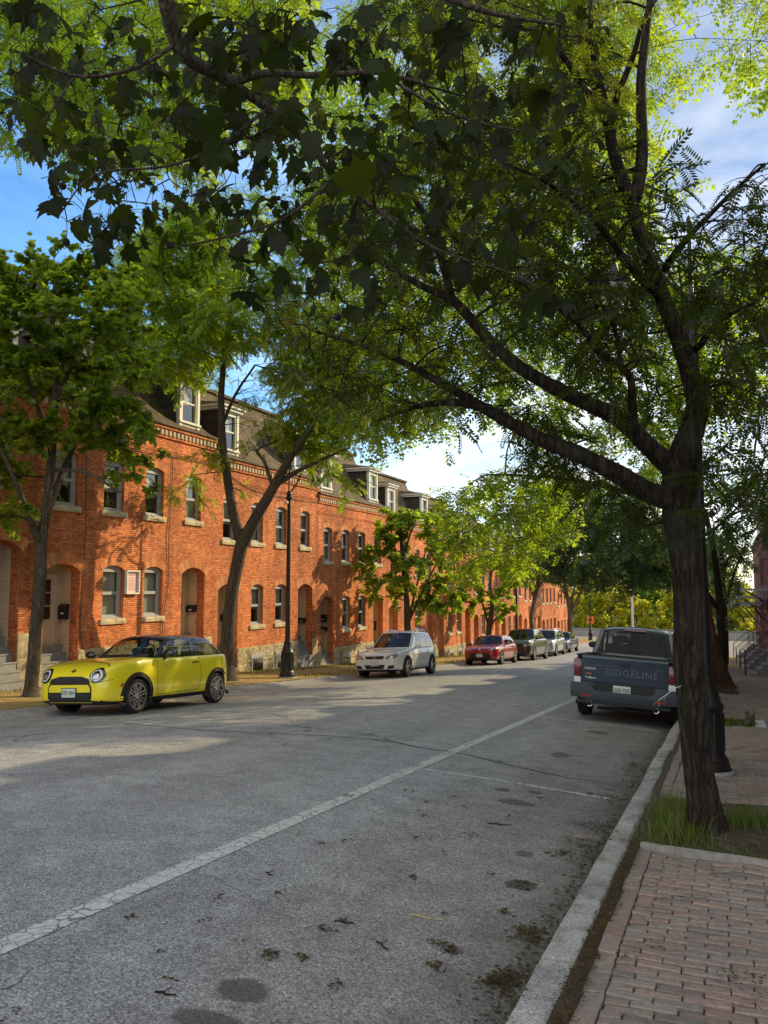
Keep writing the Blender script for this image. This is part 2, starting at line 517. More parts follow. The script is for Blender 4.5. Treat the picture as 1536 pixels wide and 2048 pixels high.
def bark(name, a, b, scale=1.0, ridged=1.0):
    t = NT(name); pos = t.coord('Object')
    nv = t.n('ShaderNodeTexNoise'); t.l(pos, nv.inputs['Vector']); nv.inputs['Scale'].default_value = 5 * scale; nv.inputs['Detail'].default_value = 4
    ad = t.n('ShaderNodeVectorMath', operation='MULTIPLY_ADD'); t.l(nv.outputs['Color'], ad.inputs[0])
    ad.inputs[1].default_value = (.07 / scale, .07 / scale, .16 / scale); t.l(pos, ad.inputs[2])
    n1 = t.noise(t.mapping(ad.outputs[0], (15 * scale, 15 * scale, 1.7 * scale)), 1.0, 3, .55)
    n2 = t.noise(t.mapping(ad.outputs[0], (34 * scale, 34 * scale, 5.0 * scale)), 1.0, 4, .6)
    rd = t.math('MULTIPLY', t.math('ABSOLUTE', t.math('SUBTRACT', n1, .5)), 6.0, clamp=True)
    rd2 = t.math('MULTIPLY', t.math('ABSOLUTE', t.math('SUBTRACT', n2, .5)), 5.0, clamp=True)
    ridge = t.math('ADD', t.math('MULTIPLY', rd, .65), t.math('MULTIPLY', rd2, .35))
    fine = t.noise(t.mapping(pos, (1, 1, .35)), 80 * scale, 6, .75)
    h = t.math('ADD', t.math('MULTIPLY', ridge, 0.75 * ridged), t.math('MULTIPLY', fine, 0.35))
    c = t.ramp(h, [(0.14, tuple(x * .22 for x in a)), (0.45, a), (0.95, b)])
    c = t.mix(t.ramp(t.noise(pos, 2.0, 5), [(.5, 0.0), (.75, .45)]), c, (.10, .115, .075))
    M[name] = t.out(c, 0.9, 0, t.bump(h, 1.0, 0.04 / scale), spec=0.15)
bark('furrowed_bark', (.040, .029, .021), (.10, .077, .058), 1.0)
bark('grey_bark', (.15, .12, .09), (.27, .225, .17), 1.6, .6)
bark('red_brown_bark', (.16, .085, .055), (.25, .15, .10), .8)
bark('dark_twig', (.06, .047, .035), (.12, .095, .07), 2.0, .4)

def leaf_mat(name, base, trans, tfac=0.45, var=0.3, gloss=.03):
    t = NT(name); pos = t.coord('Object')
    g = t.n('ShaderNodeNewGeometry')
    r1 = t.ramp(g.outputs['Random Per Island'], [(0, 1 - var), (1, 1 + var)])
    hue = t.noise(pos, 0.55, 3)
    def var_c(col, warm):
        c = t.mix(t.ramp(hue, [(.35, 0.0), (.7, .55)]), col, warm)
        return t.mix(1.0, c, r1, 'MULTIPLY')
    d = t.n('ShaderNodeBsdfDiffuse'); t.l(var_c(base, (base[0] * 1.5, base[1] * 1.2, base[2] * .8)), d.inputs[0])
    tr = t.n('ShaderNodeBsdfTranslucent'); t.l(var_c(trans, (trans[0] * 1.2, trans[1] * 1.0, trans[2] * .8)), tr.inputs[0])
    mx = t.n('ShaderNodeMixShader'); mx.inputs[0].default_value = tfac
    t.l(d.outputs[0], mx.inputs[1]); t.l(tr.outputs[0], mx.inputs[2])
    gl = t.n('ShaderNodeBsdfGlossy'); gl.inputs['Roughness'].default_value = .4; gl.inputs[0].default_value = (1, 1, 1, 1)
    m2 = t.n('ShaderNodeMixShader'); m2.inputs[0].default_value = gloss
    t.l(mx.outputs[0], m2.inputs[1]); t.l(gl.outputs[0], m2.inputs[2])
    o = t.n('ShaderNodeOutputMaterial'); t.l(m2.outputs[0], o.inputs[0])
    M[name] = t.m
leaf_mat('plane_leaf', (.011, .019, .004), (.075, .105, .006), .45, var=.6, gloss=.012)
leaf_mat('locust_leaf', (.020, .036, .007), (.17, .235, .013), .48, gloss=.02)
leaf_mat('sunny_leaf', (.068, .13, .018), (.50, .70, .03), .57)
leaf_mat('maple_leaf', (.085, .15, .024), (.50, .66, .035), .54)
leaf_mat('bright_maple_leaf', (.11, .19, .025), (.54, .74, .04), .55)
leaf_mat('bluish_leaf', (.075, .135, .06), (.20, .31, .07), .42)
leaf_mat('lime_leaf', (.26, .30, .03), (.85, .85, .06), .55)
leaf_mat('grass_blade', (.10, .145, .025), (.22, .28, .035), .4)
leaf_mat('dry_litter', (.085, .058, .024), (.08, .05, .015), .2, .6)
leaf_mat('yellow_litter', (.36, .28, .08), (.3, .22, .05), .2, .5)

simple('white_trim', (.78, .75, .67), .55, var=.08)
simple('grey_trim', (.42, .43, .44), .55, var=.08)
simple('cream_board', (.60, .50, .38), .65, var=.08)
simple('step_grey', (.27, .27, .27), .8, var=.2)
simple('roof_tan', (.20, .155, .10), .9, var=.25, scale=3)
simple('black_iron', (.012, .012, .013), .45, var=.1)
simple('dentil_brick', (.56, .43, .31), .8, var=.2)
simple('mailbox_black', (.015, .015, .016), .4)
simple('timber_edge', (.30, .28, .25), .85, var=.25, scale=14, bump=.3)
simple('concrete', (.30, .29, .27), .9, var=.2, scale=5, bump=.2)
simple('pale_slab', (.50, .52, .54), .7, var=.12)
simple('orange_sign', (.75, .20, .03), .6)
simple('wood_post', (.45, .33, .2), .8)
simple('pink_board', (.80, .56, .58), .6, var=.05)
simple('red_letter', (.62, .30, .30), .6, var=.05)
simple('violet_mark', (.30, .16, .55), .6, var=.05)
simple('canopy_metal', (.42, .44, .46), .35, metal=.7)
simple('blind', (.80, .78, .66), .8, var=.10)
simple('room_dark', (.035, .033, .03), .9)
simple('squirrel_fur', (.11, .09, .07), .95, var=.3, scale=30, bump=.3)
simple('brass', (.5, .35, .1), .35, metal=.9)
simple('lamp_glass', (.62, .64, .62), .25)

def shingle_mat(name, a, b):
    t = NT(name); pos = t.coord('Object')
    sx = t.n('ShaderNodeSeparateXYZ'); t.l(pos, sx.inputs[0])
    cb = t.n('ShaderNodeCombineXYZ'); t.l(t.math('ADD', sx.outputs[1], t.math('MULTIPLY', sx.outputs[0], .6)), cb.inputs[0]); t.l(sx.outputs[2], cb.inputs[1])
    br = t.n('ShaderNodeTexBrick'); t.l(cb.outputs[0], br.inputs['Vector'])
    br.inputs['Scale'].default_value = 1; br.inputs['Brick Width'].default_value = .28; br.inputs['Row Height'].default_value = .11
    br.inputs['Mortar Size'].default_value = .006
    br.inputs['Color1'].default_value = (*a, 1); br.inputs['Color2'].default_value = (*b, 1); br.inputs['Mortar'].default_value = (*[x * .4 for x in a], 1)
    c = t.mix(1.0, br.outputs[0], t.ramp(t.noise(pos, 1.2, 6, .7), [(.3, .7), (.7, 1.25)]), 'MULTIPLY')
    c = t.mix(1.0, c, t.ramp(t.noise(pos, 60, 4, .7), [(.3, .75), (.7, 1.2)]), 'MULTIPLY')
    M[name] = t.out(c, .9, 0, t.bump(t.math('MULTIPLY', br.outputs['Fac'], -1), .5, .01), spec=.2)
shingle_mat('brown_shingle', (.19, .145, .095), (.13, .10, .07))
shingle_mat('dark_slate', (.085, .075, .07), (.06, .055, .05))

def clap_mat():
    t = NT('cream_clapboard'); pos = t.coord('Object')
    sx = t.n('ShaderNodeSeparateXYZ'); t.l(pos, sx.inputs[0])
    fr = t.math('FRACT', t.math('MULTIPLY', sx.outputs[2], 1 / .11))
    line = t.ramp(fr, [(0, .55), (.1, 1.0), (1, .95)])
    c = t.mix(1.0, (.62, .50, .37), line, 'MULTIPLY')
    c = t.mix(1.0, c, t.ramp(t.noise(pos, 3, 5), [(.3, .85), (.7, 1.08)]), 'MULTIPLY')
    M['cream_clapboard'] = t.out(c, .65, 0, t.bump(fr, .4, .012))
clap_mat()

def glass_mat(name, tint, mixf=0.12, rough=0.02):
    t = NT(name)
    tr = t.n('ShaderNodeBsdfTransparent'); tr.inputs[0].default_value = (*tint, 1)
    gl = t.n('ShaderNodeBsdfGlossy'); gl.inputs[0].default_value = (1, 1, 1, 1); gl.inputs['Roughness'].default_value = rough
    pos = t.coord('Object')
    t.l(t.bump(t.noise(pos, 1.6, 2), .06, .05), gl.inputs['Normal'])
    lw = t.n('ShaderNodeLayerWeight'); lw.inputs[0].default_value = .5
    fr = t.math('MULTIPLY', t.math('POWER', lw.outputs['Facing'], 4.0), .85)
    mx = t.n('ShaderNodeMixShader'); t.l(t.math('ADD', fr, mixf, clamp=True), mx.inputs[0])
    t.l(tr.outputs[0], mx.inputs[1]); t.l(gl.outputs[0], mx.inputs[2])
    o = t.n('ShaderNodeOutputMaterial'); t.l(mx.outputs[0], o.inputs[0])
    M[name] = t.m
glass_mat('window_glass', (.72, .75, .72), .1)
glass_mat('car_glass', (.55, .6, .58), .06)
glass_mat('tinted_glass', (.05, .055, .055), .06)
glass_mat('rear_glass', (.40, .43, .42), .015)
glass_mat('lens_glass', (.9, .9, .9), .08)

def paint(name, col, rough=.24, metal=0.0, coat=1.0, dirt=.25):
    t = NT(name); pos = t.coord('Object')
    n = t.noise(pos, 3.5, 5)
    c = t.mix(t.math('MULTIPLY', t.ramp(n, [(.45, 0.0), (.75, 1.0)]), dirt), col, tuple(x * .75 + .03 for x in col))
    M[name] = t.out(c, t.math('MULTIPLY_ADD', n, .12, rough - .05), metal, t.bump(t.noise(pos, 2.0, 1), .02, .02), coat=coat)
paint('yellow_paint', (.95, .80, .02), .3, dirt=.12)
paint('pearl_white_paint', (.80, .80, .79), .35)
paint('red_paint', (.36, .012, .015), .25)
paint('brown_black_paint', (.03, .024, .02), .3)
paint('silver_paint', (.45, .47, .50), .3, .6)
paint('navy_paint', (.02, .028, .06), .25)
paint('pale_blue_paint', (.30, .36, .42), .3, .4)
paint('slate_blue_paint', (.055, .08, .115), .32, .2)
paint('black_paint', (.012, .012, .014), .25)
simple('black_plastic', (.018, .018, .019), .6, var=.1)
simple('gloss_black', (.01, .01, .011), .12, coat=1.0, var=.05)
simple('tyre_rubber', (.018, .018, .018), .85, var=.2, bump=.2)
simple('alloy', (.55, .56, .57), .3, metal=.9)
simple('dark_alloy', (.12, .12, .125), .35, metal=.8)
simple('chrome', (.7, .7, .7), .12, metal=1.0, var=.03)
simple('lens_grey', (.30, .31, .32), .12, metal=.3, coat=1.0)
simple('dark_red_lens', (.16, .004, .006), .15, coat=1.0, var=.1)
simple('red_lens', (.28, .006, .008), .15, coat=1.0, var=.1)
simple('white_lens', (.75, .77, .78), .15, coat=1.0, var=.1)
simple('plate_white', (.62, .66, .62), .5, var=.05)
simple('plate_green', (.10, .20, .15), .5, var=.05)
simple('seat_cloth', (.05, .05, .055), .85)
simple('orange_badge', (.75, .3, .05), .4)
# ------------------------------------------------------------------ ground, road, kerbs, pavements
def sheet(name, xs, ys, zf, mat, kind='structure', parent=None, smooth=True):
    mb = MB()
    mb.grid(lambda i, j: (xs[i], ys[j], zf(xs[i], ys[j])), len(xs) - 1, len(ys) - 1)
    return mb.build(name, M[mat], parent, smooth=60 if smooth else None, kind=kind)

def frange(a, b, s):
    n = max(1, int(round((b - a) / s)))
    return [a + (b - a) * i / n for i in range(n + 1)]

END = 88.0
def far_z(x, y):
    # beyond the block the land runs out level
    return zb(y) - 0.30
sheet('ground', [-500, -250, -120, -60, -30, -16, -8, 0, 8, 16, 30, 60, 120, 250, 500],
      [-120, -60, -30, -12, 0, 12, 24, 36, 48, 60, 72, 84, 96, 110, 140, 200, 320, 700], far_z, 'meadow_ground')
ROAD = sheet('road', frange(KL, KR, .55), frange(-14, 108, 1.0), gz, 'worn_asphalt')
sheet('side_street', frange(KR, 45, 3.0), frange(58.5, 100, 3), lambda x, y: zb(y) + .02, 'pale_lot')
sheet('side_street_left', frange(-60, KL, 3.0), frange(90, 108, 3), lambda x, y: zb(y) + .02, 'pale_lot')

def ribbon(name, pts, width, mat, parent=None, lift=.004, jit=0.0, kind=None):
    mb = MB(); vs = []; n = len(pts)
    for i, (x, y) in enumerate(pts):
        a = pts[max(0, i - 1)]; b = pts[min(n - 1, i + 1)]
        d = Vector((b[0] - a[0], b[1] - a[1])).normalized(); nx, ny = -d.y, d.x
        w0 = width / 2 * (1 + random.uniform(-jit, jit)); w1 = width / 2 * (1 + random.uniform(-jit, jit))
        for s, w in ((-1, w0), (1, w1)):
            X, Y = x + nx * s * w, y + ny * s * w
            vs.append((X, Y, gz(X, Y) + lift))
    mb.add(vs, [(2 * i, 2 * i + 1, 2 * i + 3, 2 * i + 2) for i in range(n - 1)])
    return mb.build(name, M[mat], parent, kind=kind)

LINE_X = -3.40
ribbon('parking_line', [(LINE_X, y) for y in frange(-8, 70, .5)], .15, 'worn_line_paint', ROAD)
for y0 in (2.3, 9.06, 15.6, 22.3, 28.9):
    ribbon('parking_stall_line', [(LINE_X + .08 + t * 2.2, y0 - .10 * t) for t in frange(0, 1, .1)], .085, 'worn_line_paint', ROAD)
# a long crack wandering over the road, and a short spur
def crack(pts, w):
    P = []
    for i in range(len(pts) - 1):
        for k in range(6):
            t = k / 6
            P.append((pts[i][0] + (pts[i + 1][0] - pts[i][0]) * t + random.uniform(-.025, .025), pts[i][1] + (pts[i + 1][1] - pts[i][1]) * t + random.uniform(-.05, .05)))
    ribbon('road_crack', P, w, 'crack_fill', ROAD, lift=.005, jit=.6)
simple('crack_fill', (.035, .033, .03), .9, bump=.3)
def groundpt(px, py):
    d = ray(px, py); tt = 1.0
    while tt < 120:
        P = CAM + d * tt
        if P.z < gz(P.x, P.y): break
        tt += .01
    return (P.x, P.y)
crack([groundpt(*p) for p in ((250, 1447), (420, 1462), (560, 1468), (680, 1474), (770, 1482), (850, 1497), (960, 1515), (1080, 1545), (1235, 1572))], .026)
crack([groundpt(*p) for p in ((560, 1450), (640, 1458), (740, 1468), (800, 1490))], .014)
crack([groundpt(*p) for p in ((0, 1462), (180, 1446), (300, 1428), (380, 1415))], .014)
crack([groundpt(*p) for p in ((250, 1452), (500, 1408), (700, 1382), (900, 1355))], .012)

def kerb(x0, x1, y0, y1, mat, name, seed, kind='structure'):
    rr = random.Random(seed); mb = MB(); y = y0
    while y < y1:
        L = rr.uniform(1.2, 2.3); ye = min(y1, y + L - .018)
        dz = rr.uniform(-.014, .014); dx = rr.uniform(-.016, .016)
        n = 9
        prof = [(x0 + dx, -.25), (x0 + dx, .118 + dz), (x0 + dx + .018, .138 + dz), (x1 + dx - .02, .142 + dz), (x1 + dx, .125 + dz), (x1 + dx, -.25)]
        vs = []
        for i in range(n + 1):
            Y = y + (ye - y) * i / n
            for (x, z) in prof:
                j = 0.0045 if z > 0 else 0
                vs.append((x + rr.uniform(-j, j), Y, zb(Y) + z + rr.uniform(-j, j) * .8))
        k = len(prof); fs = []
        for i in range(n):
            for q in range(k - 1):
                a = i * k + q; fs.append((a, a + 1, a + k + 1, a + k))
        fs += [tuple(range(k)), tuple(range(n * k + k - 1, n * k - 1, -1))]
        mb.add(vs, fs)
        y = ye + .018
    return mb.build(name, M[mat], smooth=45, kind=kind)
kerb(KR, KR + KW, -6, 58.5, 'granite_kerb', 'kerb', 3)
kerb(KL - KW, KL, -4, 90, 'granite_kerb', 'kerb', 4)

# ---- right pavement, every brick laid
PIT = (-.66, 2.6, 6.62, 8.75)          # tree pit x0,x1,y0,y1
PIT2 = (-.30, .46, 15.95, 17.2)        # second pit, grass
def in_pit(x, y):
    if PIT[0] < x < PIT[1] and PIT[2] + .0 + (x - PIT[0]) * -.16 < y < PIT[3] - .05: return True
    if PIT2[0] < x < PIT2[1] + .2 and PIT2[2] < y < PIT2[3]: return True
    if -.62 < x < .35 and 24.6 < y < 28.4: return True
    return False
mb = MB(); rr = random.Random(11)
def lay(x0, x1, y0, y1):
    cx, cy = (x0 + x1) / 2, (y0 + y1) / 2
    if in_pit(cx, cy): return
    u = .034 * noise.noise((cx * .9, cy * .9, 3.1)) + .012 * noise.noise((cx * 3, cy * 3, 1))
    tilt = rr.uniform(-.006, .006); dz = rr.uniform(-.006, .006); a = rr.uniform(-.025, .025)
    b = .0055
    vs = []
    for (sx, sy, zz, ins) in [(-1, -1, -.06, 0), (1, -1, -.06, 0), (1, 1, -.06, 0), (-1, 1, -.06, 0), (-1, -1, -.006, 0), (1, -1, -.006, 0), (1, 1, -.006, 0), (-1, 1, -.006, 0), (-1, -1, 0, b), (1, -1, 0, b), (1, 1, 0, b), (-1, 1, 0, b)]:
        hx, hy = (x1 - x0) / 2 - ins, (y1 - y0) / 2 - ins
        X = cx + sx * hx - a * sy * hy; Y = cy + sy * hy + a * sx * hx
        vs.append((X, Y, gz(X, Y) + u + dz + tilt * sx + zz))
    mb.add(vs, [(0, 1, 5, 4), (1, 2, 6, 5), (2, 3, 7, 6), (3, 0, 4, 7), (4, 5, 9, 8), (5, 6, 10, 9), (6, 7, 11, 10), (7, 4, 8, 11), (8, 9, 10, 11)])
XF = KR + KW + .078
y = 1.2; row = 0
while y < 46:
    step = .076
    # border course beside the kerb: bricks lying along the street
    if row % 3 == 0:
        lay(XF + rr.uniform(-.004, .004), XF + .098, y, y + .220)
    x = XF + .106 - (row % 2) * .105 + rr.uniform(-.01, .01); 
    xmax = 2.3 if y < 30 else 1.95
    while x < xmax:
        L = .212 * rr.choice([1, 1, 1, 1, .96])
        x0 = max(x, XF + .104)
        if x + L - .008 - x0 > .04: lay(x0, x + L - rr.uniform(.004, .008), y, y + step - rr.uniform(.011, .016))
        x += L
    y += step; row += 1
mb.build('pavement', M['paving_brick'], kind='structure', fix=False)
sheet('pavement_bed', [KR + KW - .01, -.62] + frange(-.5, 2.6, .25) + [3.4], frange(-6, 58.5, .25), lambda x, y: gz(x, y) - .018 + .034 * noise.noise((x * .9, y * .9, 3.1)), 'joint_soil')
sheet('pavement_far', [XF, .3, 1.1, 2.3], frange(46, 58.5, .8), lambda x, y: gz(x, y), 'left_sidewalk')
# tree pit soil, mounded round the trunk, with timber edging
def pit_z(x, y):
    d = math.hypot(x + .18, y - 7.2)
    return gz(x, y) - .012 + .06 * math.exp(-(d / .45) ** 2) + .02 * noise.noise((x * 3, y * 3, 0))
mbp = MB()
xs = frange(PIT[0] + .01, PIT[1], .09); 
mbp.grid(lambda i, j: (xs[i], (lambda ya: ya + (PIT[3] - .03 - ya) * j / 24)(PIT[2] + .02 - .16 * (xs[i] - PIT[0])), pit_z(xs[i], (lambda ya: ya + (PIT[3] - .03 - ya) * j / 24)(PIT[2] + .02 - .16 * (xs[i] - PIT[0])))), len(xs) - 1, 24)
mbp.build('tree_pit_soil', M['dry_soil'], smooth=60, kind='structure')
def beam(name, a, b, w, h, mat, label, cat, group=None):
    mb = MB(); n = 6; vs = []
    d = Vector((b[0] - a[0], b[1] - a[1])).normalized(); px_, py_ = -d.y * w / 2, d.x * w / 2
    for i in range(n + 1):
        X = a[0] + (b[0] - a[0]) * i / n; Y = a[1] + (b[1] - a[1]) * i / n
        z = gz(X, Y)
        for (sx, zz) in ((-1, -.08), (1, -.08), (1, h), (-1, h)):
            vs.append((X + px_ * sx, Y + py_ * sx, z + zz + random.uniform(-.003, .003)))
    fs = [(0, 1, 2, 3), tuple(4 * n + k for k in (3, 2, 1, 0))]
    for i in range(n):
        for k in range(4):
            a_ = 4 * i + k; b_ = 4 * i + (k + 1) % 4
            fs.append((a_, a_ + 4, b_ + 4, b_))
    mb.add(vs, fs)
    return tag(mb.build(name, M[mat]), label, cat, group)
beam('edging_board', (PIT[0] + .02, PIT[2] - .005), (PIT[0] + 1.05, PIT[2] - .175), .05, .035, 'timber_edge', 'weathered timber edging board at the grassy front edge of the tree pit beside the kerb', 'edging board')
beam('edging_board', (PIT[0] + 1.08, PIT[2] - .18), (PIT[1], PIT[2] - .43), .05, .03, 'timber_edge', 'weathered timber edging board continuing along the bare soil side of the tree pit', 'edging board')
# second pit
sheet('grass_pit_soil', frange(PIT2[0], PIT2[1], .1), frange(PIT2[2], PIT2[3], .15), lambda x, y: gz(x, y) - .005, 'mossy_soil')
mbs = MB(); mbs.box(0, .19, 0, 1.0, -.05, .025)
s_ = mbs.build('stone_slab', M['pale_slab'], bevel=.006)
s_.location = (PIT2[1] + .005, PIT2[2] + .05, gz(PIT2[1], PIT2[2])); s_.rotation_euler = (-math.atan(SL1), 0, 0)
tag(s_, 'pale grey slab set in the brick pavement at the end of the small grass patch', 'slab')
sheet('root_soil', frange(-.62, .35, .12), frange(24.6, 28.4, .3), lambda x, y: gz(x, y) + .01, 'dry_soil')

# ---- left pavement
sheet('pavement_left', [WALL_X - .4, -14.6, -14.0, -13.4, -12.8, KL - KW + .005], frange(-4, 90, 1.0), lambda x, y: gz(x, y) - .004, 'left_sidewalk')

# ------------------------------------------------------------------ the brick houses
W = 7.33
STEP = 0.51
B1 = 14.5
TOPZ = 6.26
def arch(y0, y1, z0, spring, rise, n=10):
    c = (y0 + y1) / 2; hw = (y1 - y0) / 2
    Rr = (hw * hw + rise * rise) / (2 * rise); zc = spring + rise - Rr
    a0 = math.asin(hw / Rr)
    top = [(c + Rr * math.sin(a0 - 2 * a0 * i / n), zc + Rr * math.cos(a0 - 2 * a0 * i / n)) for i in range(n + 1)]
    return top            # from y1 side to y0 side
def opening(y0, y1, z0, ztop, rise):
    return [(y0, z0), (y1, z0)] + arch(y0, y1, z0, ztop - rise, rise)

from mathutils.geometry import tessellate_polygon
def plate(mb, outer, holes, x, mi=0, flip=False):
    polys = [[Vector((p[0], p[1], 0)) for p in outer]] + [[Vector((p[0], p[1], 0)) for p in h] for h in holes]
    flat = [p for q in polys for p in q]
    tris = tessellate_polygon(polys)
    mb.add([(x, p.x, p.y) for p in flat], [tuple(t) for t in tris], mi)
def reveal(mb, loop, xa, xb, mi=0, closed=True):
    n = len(loop); vs = [(xa, p[0], p[1]) for p in loop] + [(xb, p[0], p[1]) for p in loop]
    mb.add(vs, [(i, (i + 1) % n, (i + 1) % n + n, i + n) for i in range(n if closed else n - 1)], mi)

DOORS = [(.32, 1.50), (5.72, 6.90)]
WINS_LOW = [(2.33, 3.14), (3.99, 4.81)]
WINS_UP = [(.54, 1.32), (2.27, 3.06), (3.97, 4.77), (5.85, 6.63)]
LOW_Z = (.84, 2.27); UP_Z = (3.74, 5.17); DOOR_TOP = 2.28; THRESH = .22

def voussoirs(y0, y1, spring, rise, hgt=.2, thick=.03):
    """a rowlock arch of single bricks standing a little proud"""
    mb = MB(); c = (y0 + y1) / 2; hw = (y1 - y0) / 2
    Rr = (hw * hw + rise * rise) / (2 * rise); zc = spring + rise - Rr
    a0 = math.asin(min(1, hw / Rr)) * 1.12
    n = int(2 * a0 * (Rr + hgt / 2) / .076)
    for i in range(n):
        a = -a0 + 2 * a0 * (i + .06) / n; b = -a0 + 2 * a0 * (i + .94) / n
        r0, r1 = Rr + .004, Rr + hgt
        q = [(c + r * math.sin(t), zc + r * math.cos(t)) for r, t in ((r0, a), (r0, b), (r1, b), (r1, a))]
        mb.prism(q, 'x', -.02, thick * .3 + random.uniform(0, .004))
    return mb

def rough_block(y0, y1, z0, z1, x0, x1, seed, amp=.012):
    mb = MB(); rr = random.Random(seed); nu = max(3, int((y1 - y0) / .07)); nv = max(2, int((z1 - z0) / .06))
    mb.grid(lambda i, j: (x1 + (rr.uniform(-amp, amp) if 0 < i < nu and 0 < j < nv else -amp), y0 + (y1 - y0) * i / nu, z0 + (z1 - z0) * j / nv), nu, nv)
    mb.add([(x0, y0, z0), (x0, y1, z0), (x0, y1, z1), (x0, y0, z1), (x1 - amp, y0, z0), (x1 - amp, y1, z0), (x1 - amp, y1, z1), (x1 - amp, y0, z1)],
           [(0, 1, 5, 4), (3, 7, 6, 2), (0, 4, 7, 3), (1, 2, 6, 5)])
    return mb

class Kit: pass
def window_kit(brick_arch_mat, frame_mat, sill_mat, w, h, rise=.11):
    """a sash window around local origin (bottom middle of its opening, wall face x=0)"""
    k = Kit(); y0, y1 = -w / 2, w / 2
    mb = MB()
    outer = opening(y0 + .004, y1 - .004, .004, h - .004, rise)
    t = .075
    hole = [(y0 + t, .07), (y1 - t, .07), (y1 - t, h - rise - .06), (y0 + t, h - rise - .06)]
    plate(mb, outer, [hole], -.10); reveal(mb, hole, -.10, -.19); reveal(mb, outer, -.10, -.24)
    zm = (.07 + h - rise - .06) / 2
    mb.box(-.165, -.125, y0 + t + .001, y1 - t - .001, zm - .024, zm + .024)
    i = t + .001
    for (a, b, xa, xb) in ((.071, zm - .025, -.172, -.142), (zm + .025, h - rise - .062, -.155, -.125)):
        mb.box(xa, xb, y0 + i, y0 + i + .035, a, b); mb.box(xa, xb, y1 - i - .035, y1 - i, a, b)
        mb.box(xa, xb, y0 + i + .036, y1 - i - .036, a, a + .035)
    mb.box(-.105, -.03, y0 + .01, y1 - .01, .001, .03)
    k.frame = mb.mesh('window', [M[frame_mat]])
    mb = MB(); mb.add([(-.178, y0 + t, .06), (-.178, y1 - t, .06), (-.178, y1 - t, h - rise - .05), (-.178, y0 + t, h - rise - .05)], [(0, 1, 2, 3)])
    k.pane = mb.mesh('pane', [M['window_glass']], fix=False)
    mb = MB(); rr = random.Random(5)
    n = 24
    mb.grid(lambda i, j: (-.26 + .012 * math.sin(i * 2.1), y0 + .05 + (w - .1) * i / n, .0 + (h - rise) * j), n, 1)
    k.curtain = mb.mesh('curtain', [M['blind']], fix=False)
    mb = MB(); mb.box(-.262, -.255, y0 + .06, y1 - .06, zm - .1, h - rise)
    k.blind = mb.mesh('blind', [M['blind']])
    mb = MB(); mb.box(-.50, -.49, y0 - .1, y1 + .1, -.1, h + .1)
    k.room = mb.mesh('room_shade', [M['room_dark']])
    k.sill = rough_block(y0 - .09, y1 + .09, -.145, -.002, -.22, .07, 3).mesh('sill', [M[sill_mat]])
    k.arch = voussoirs(y0, y1, h - rise, rise).mesh('brick_arch', [M[brick_arch_mat]])
    return k

def put_window(house, k, yc, z0, cover):
    w = link('window', k.frame, house); w.location = (0, yc, z0)
    for nm, me in (('pane', k.pane), ('sill', k.sill), ('brick_arch', k.arch), ('room_shade', k.room)):
        link(nm, me, w)
    if cover == 1: link('blind', k.blind, w)
    if cover == 2: link('curtain', k.curtain, w)
    return w

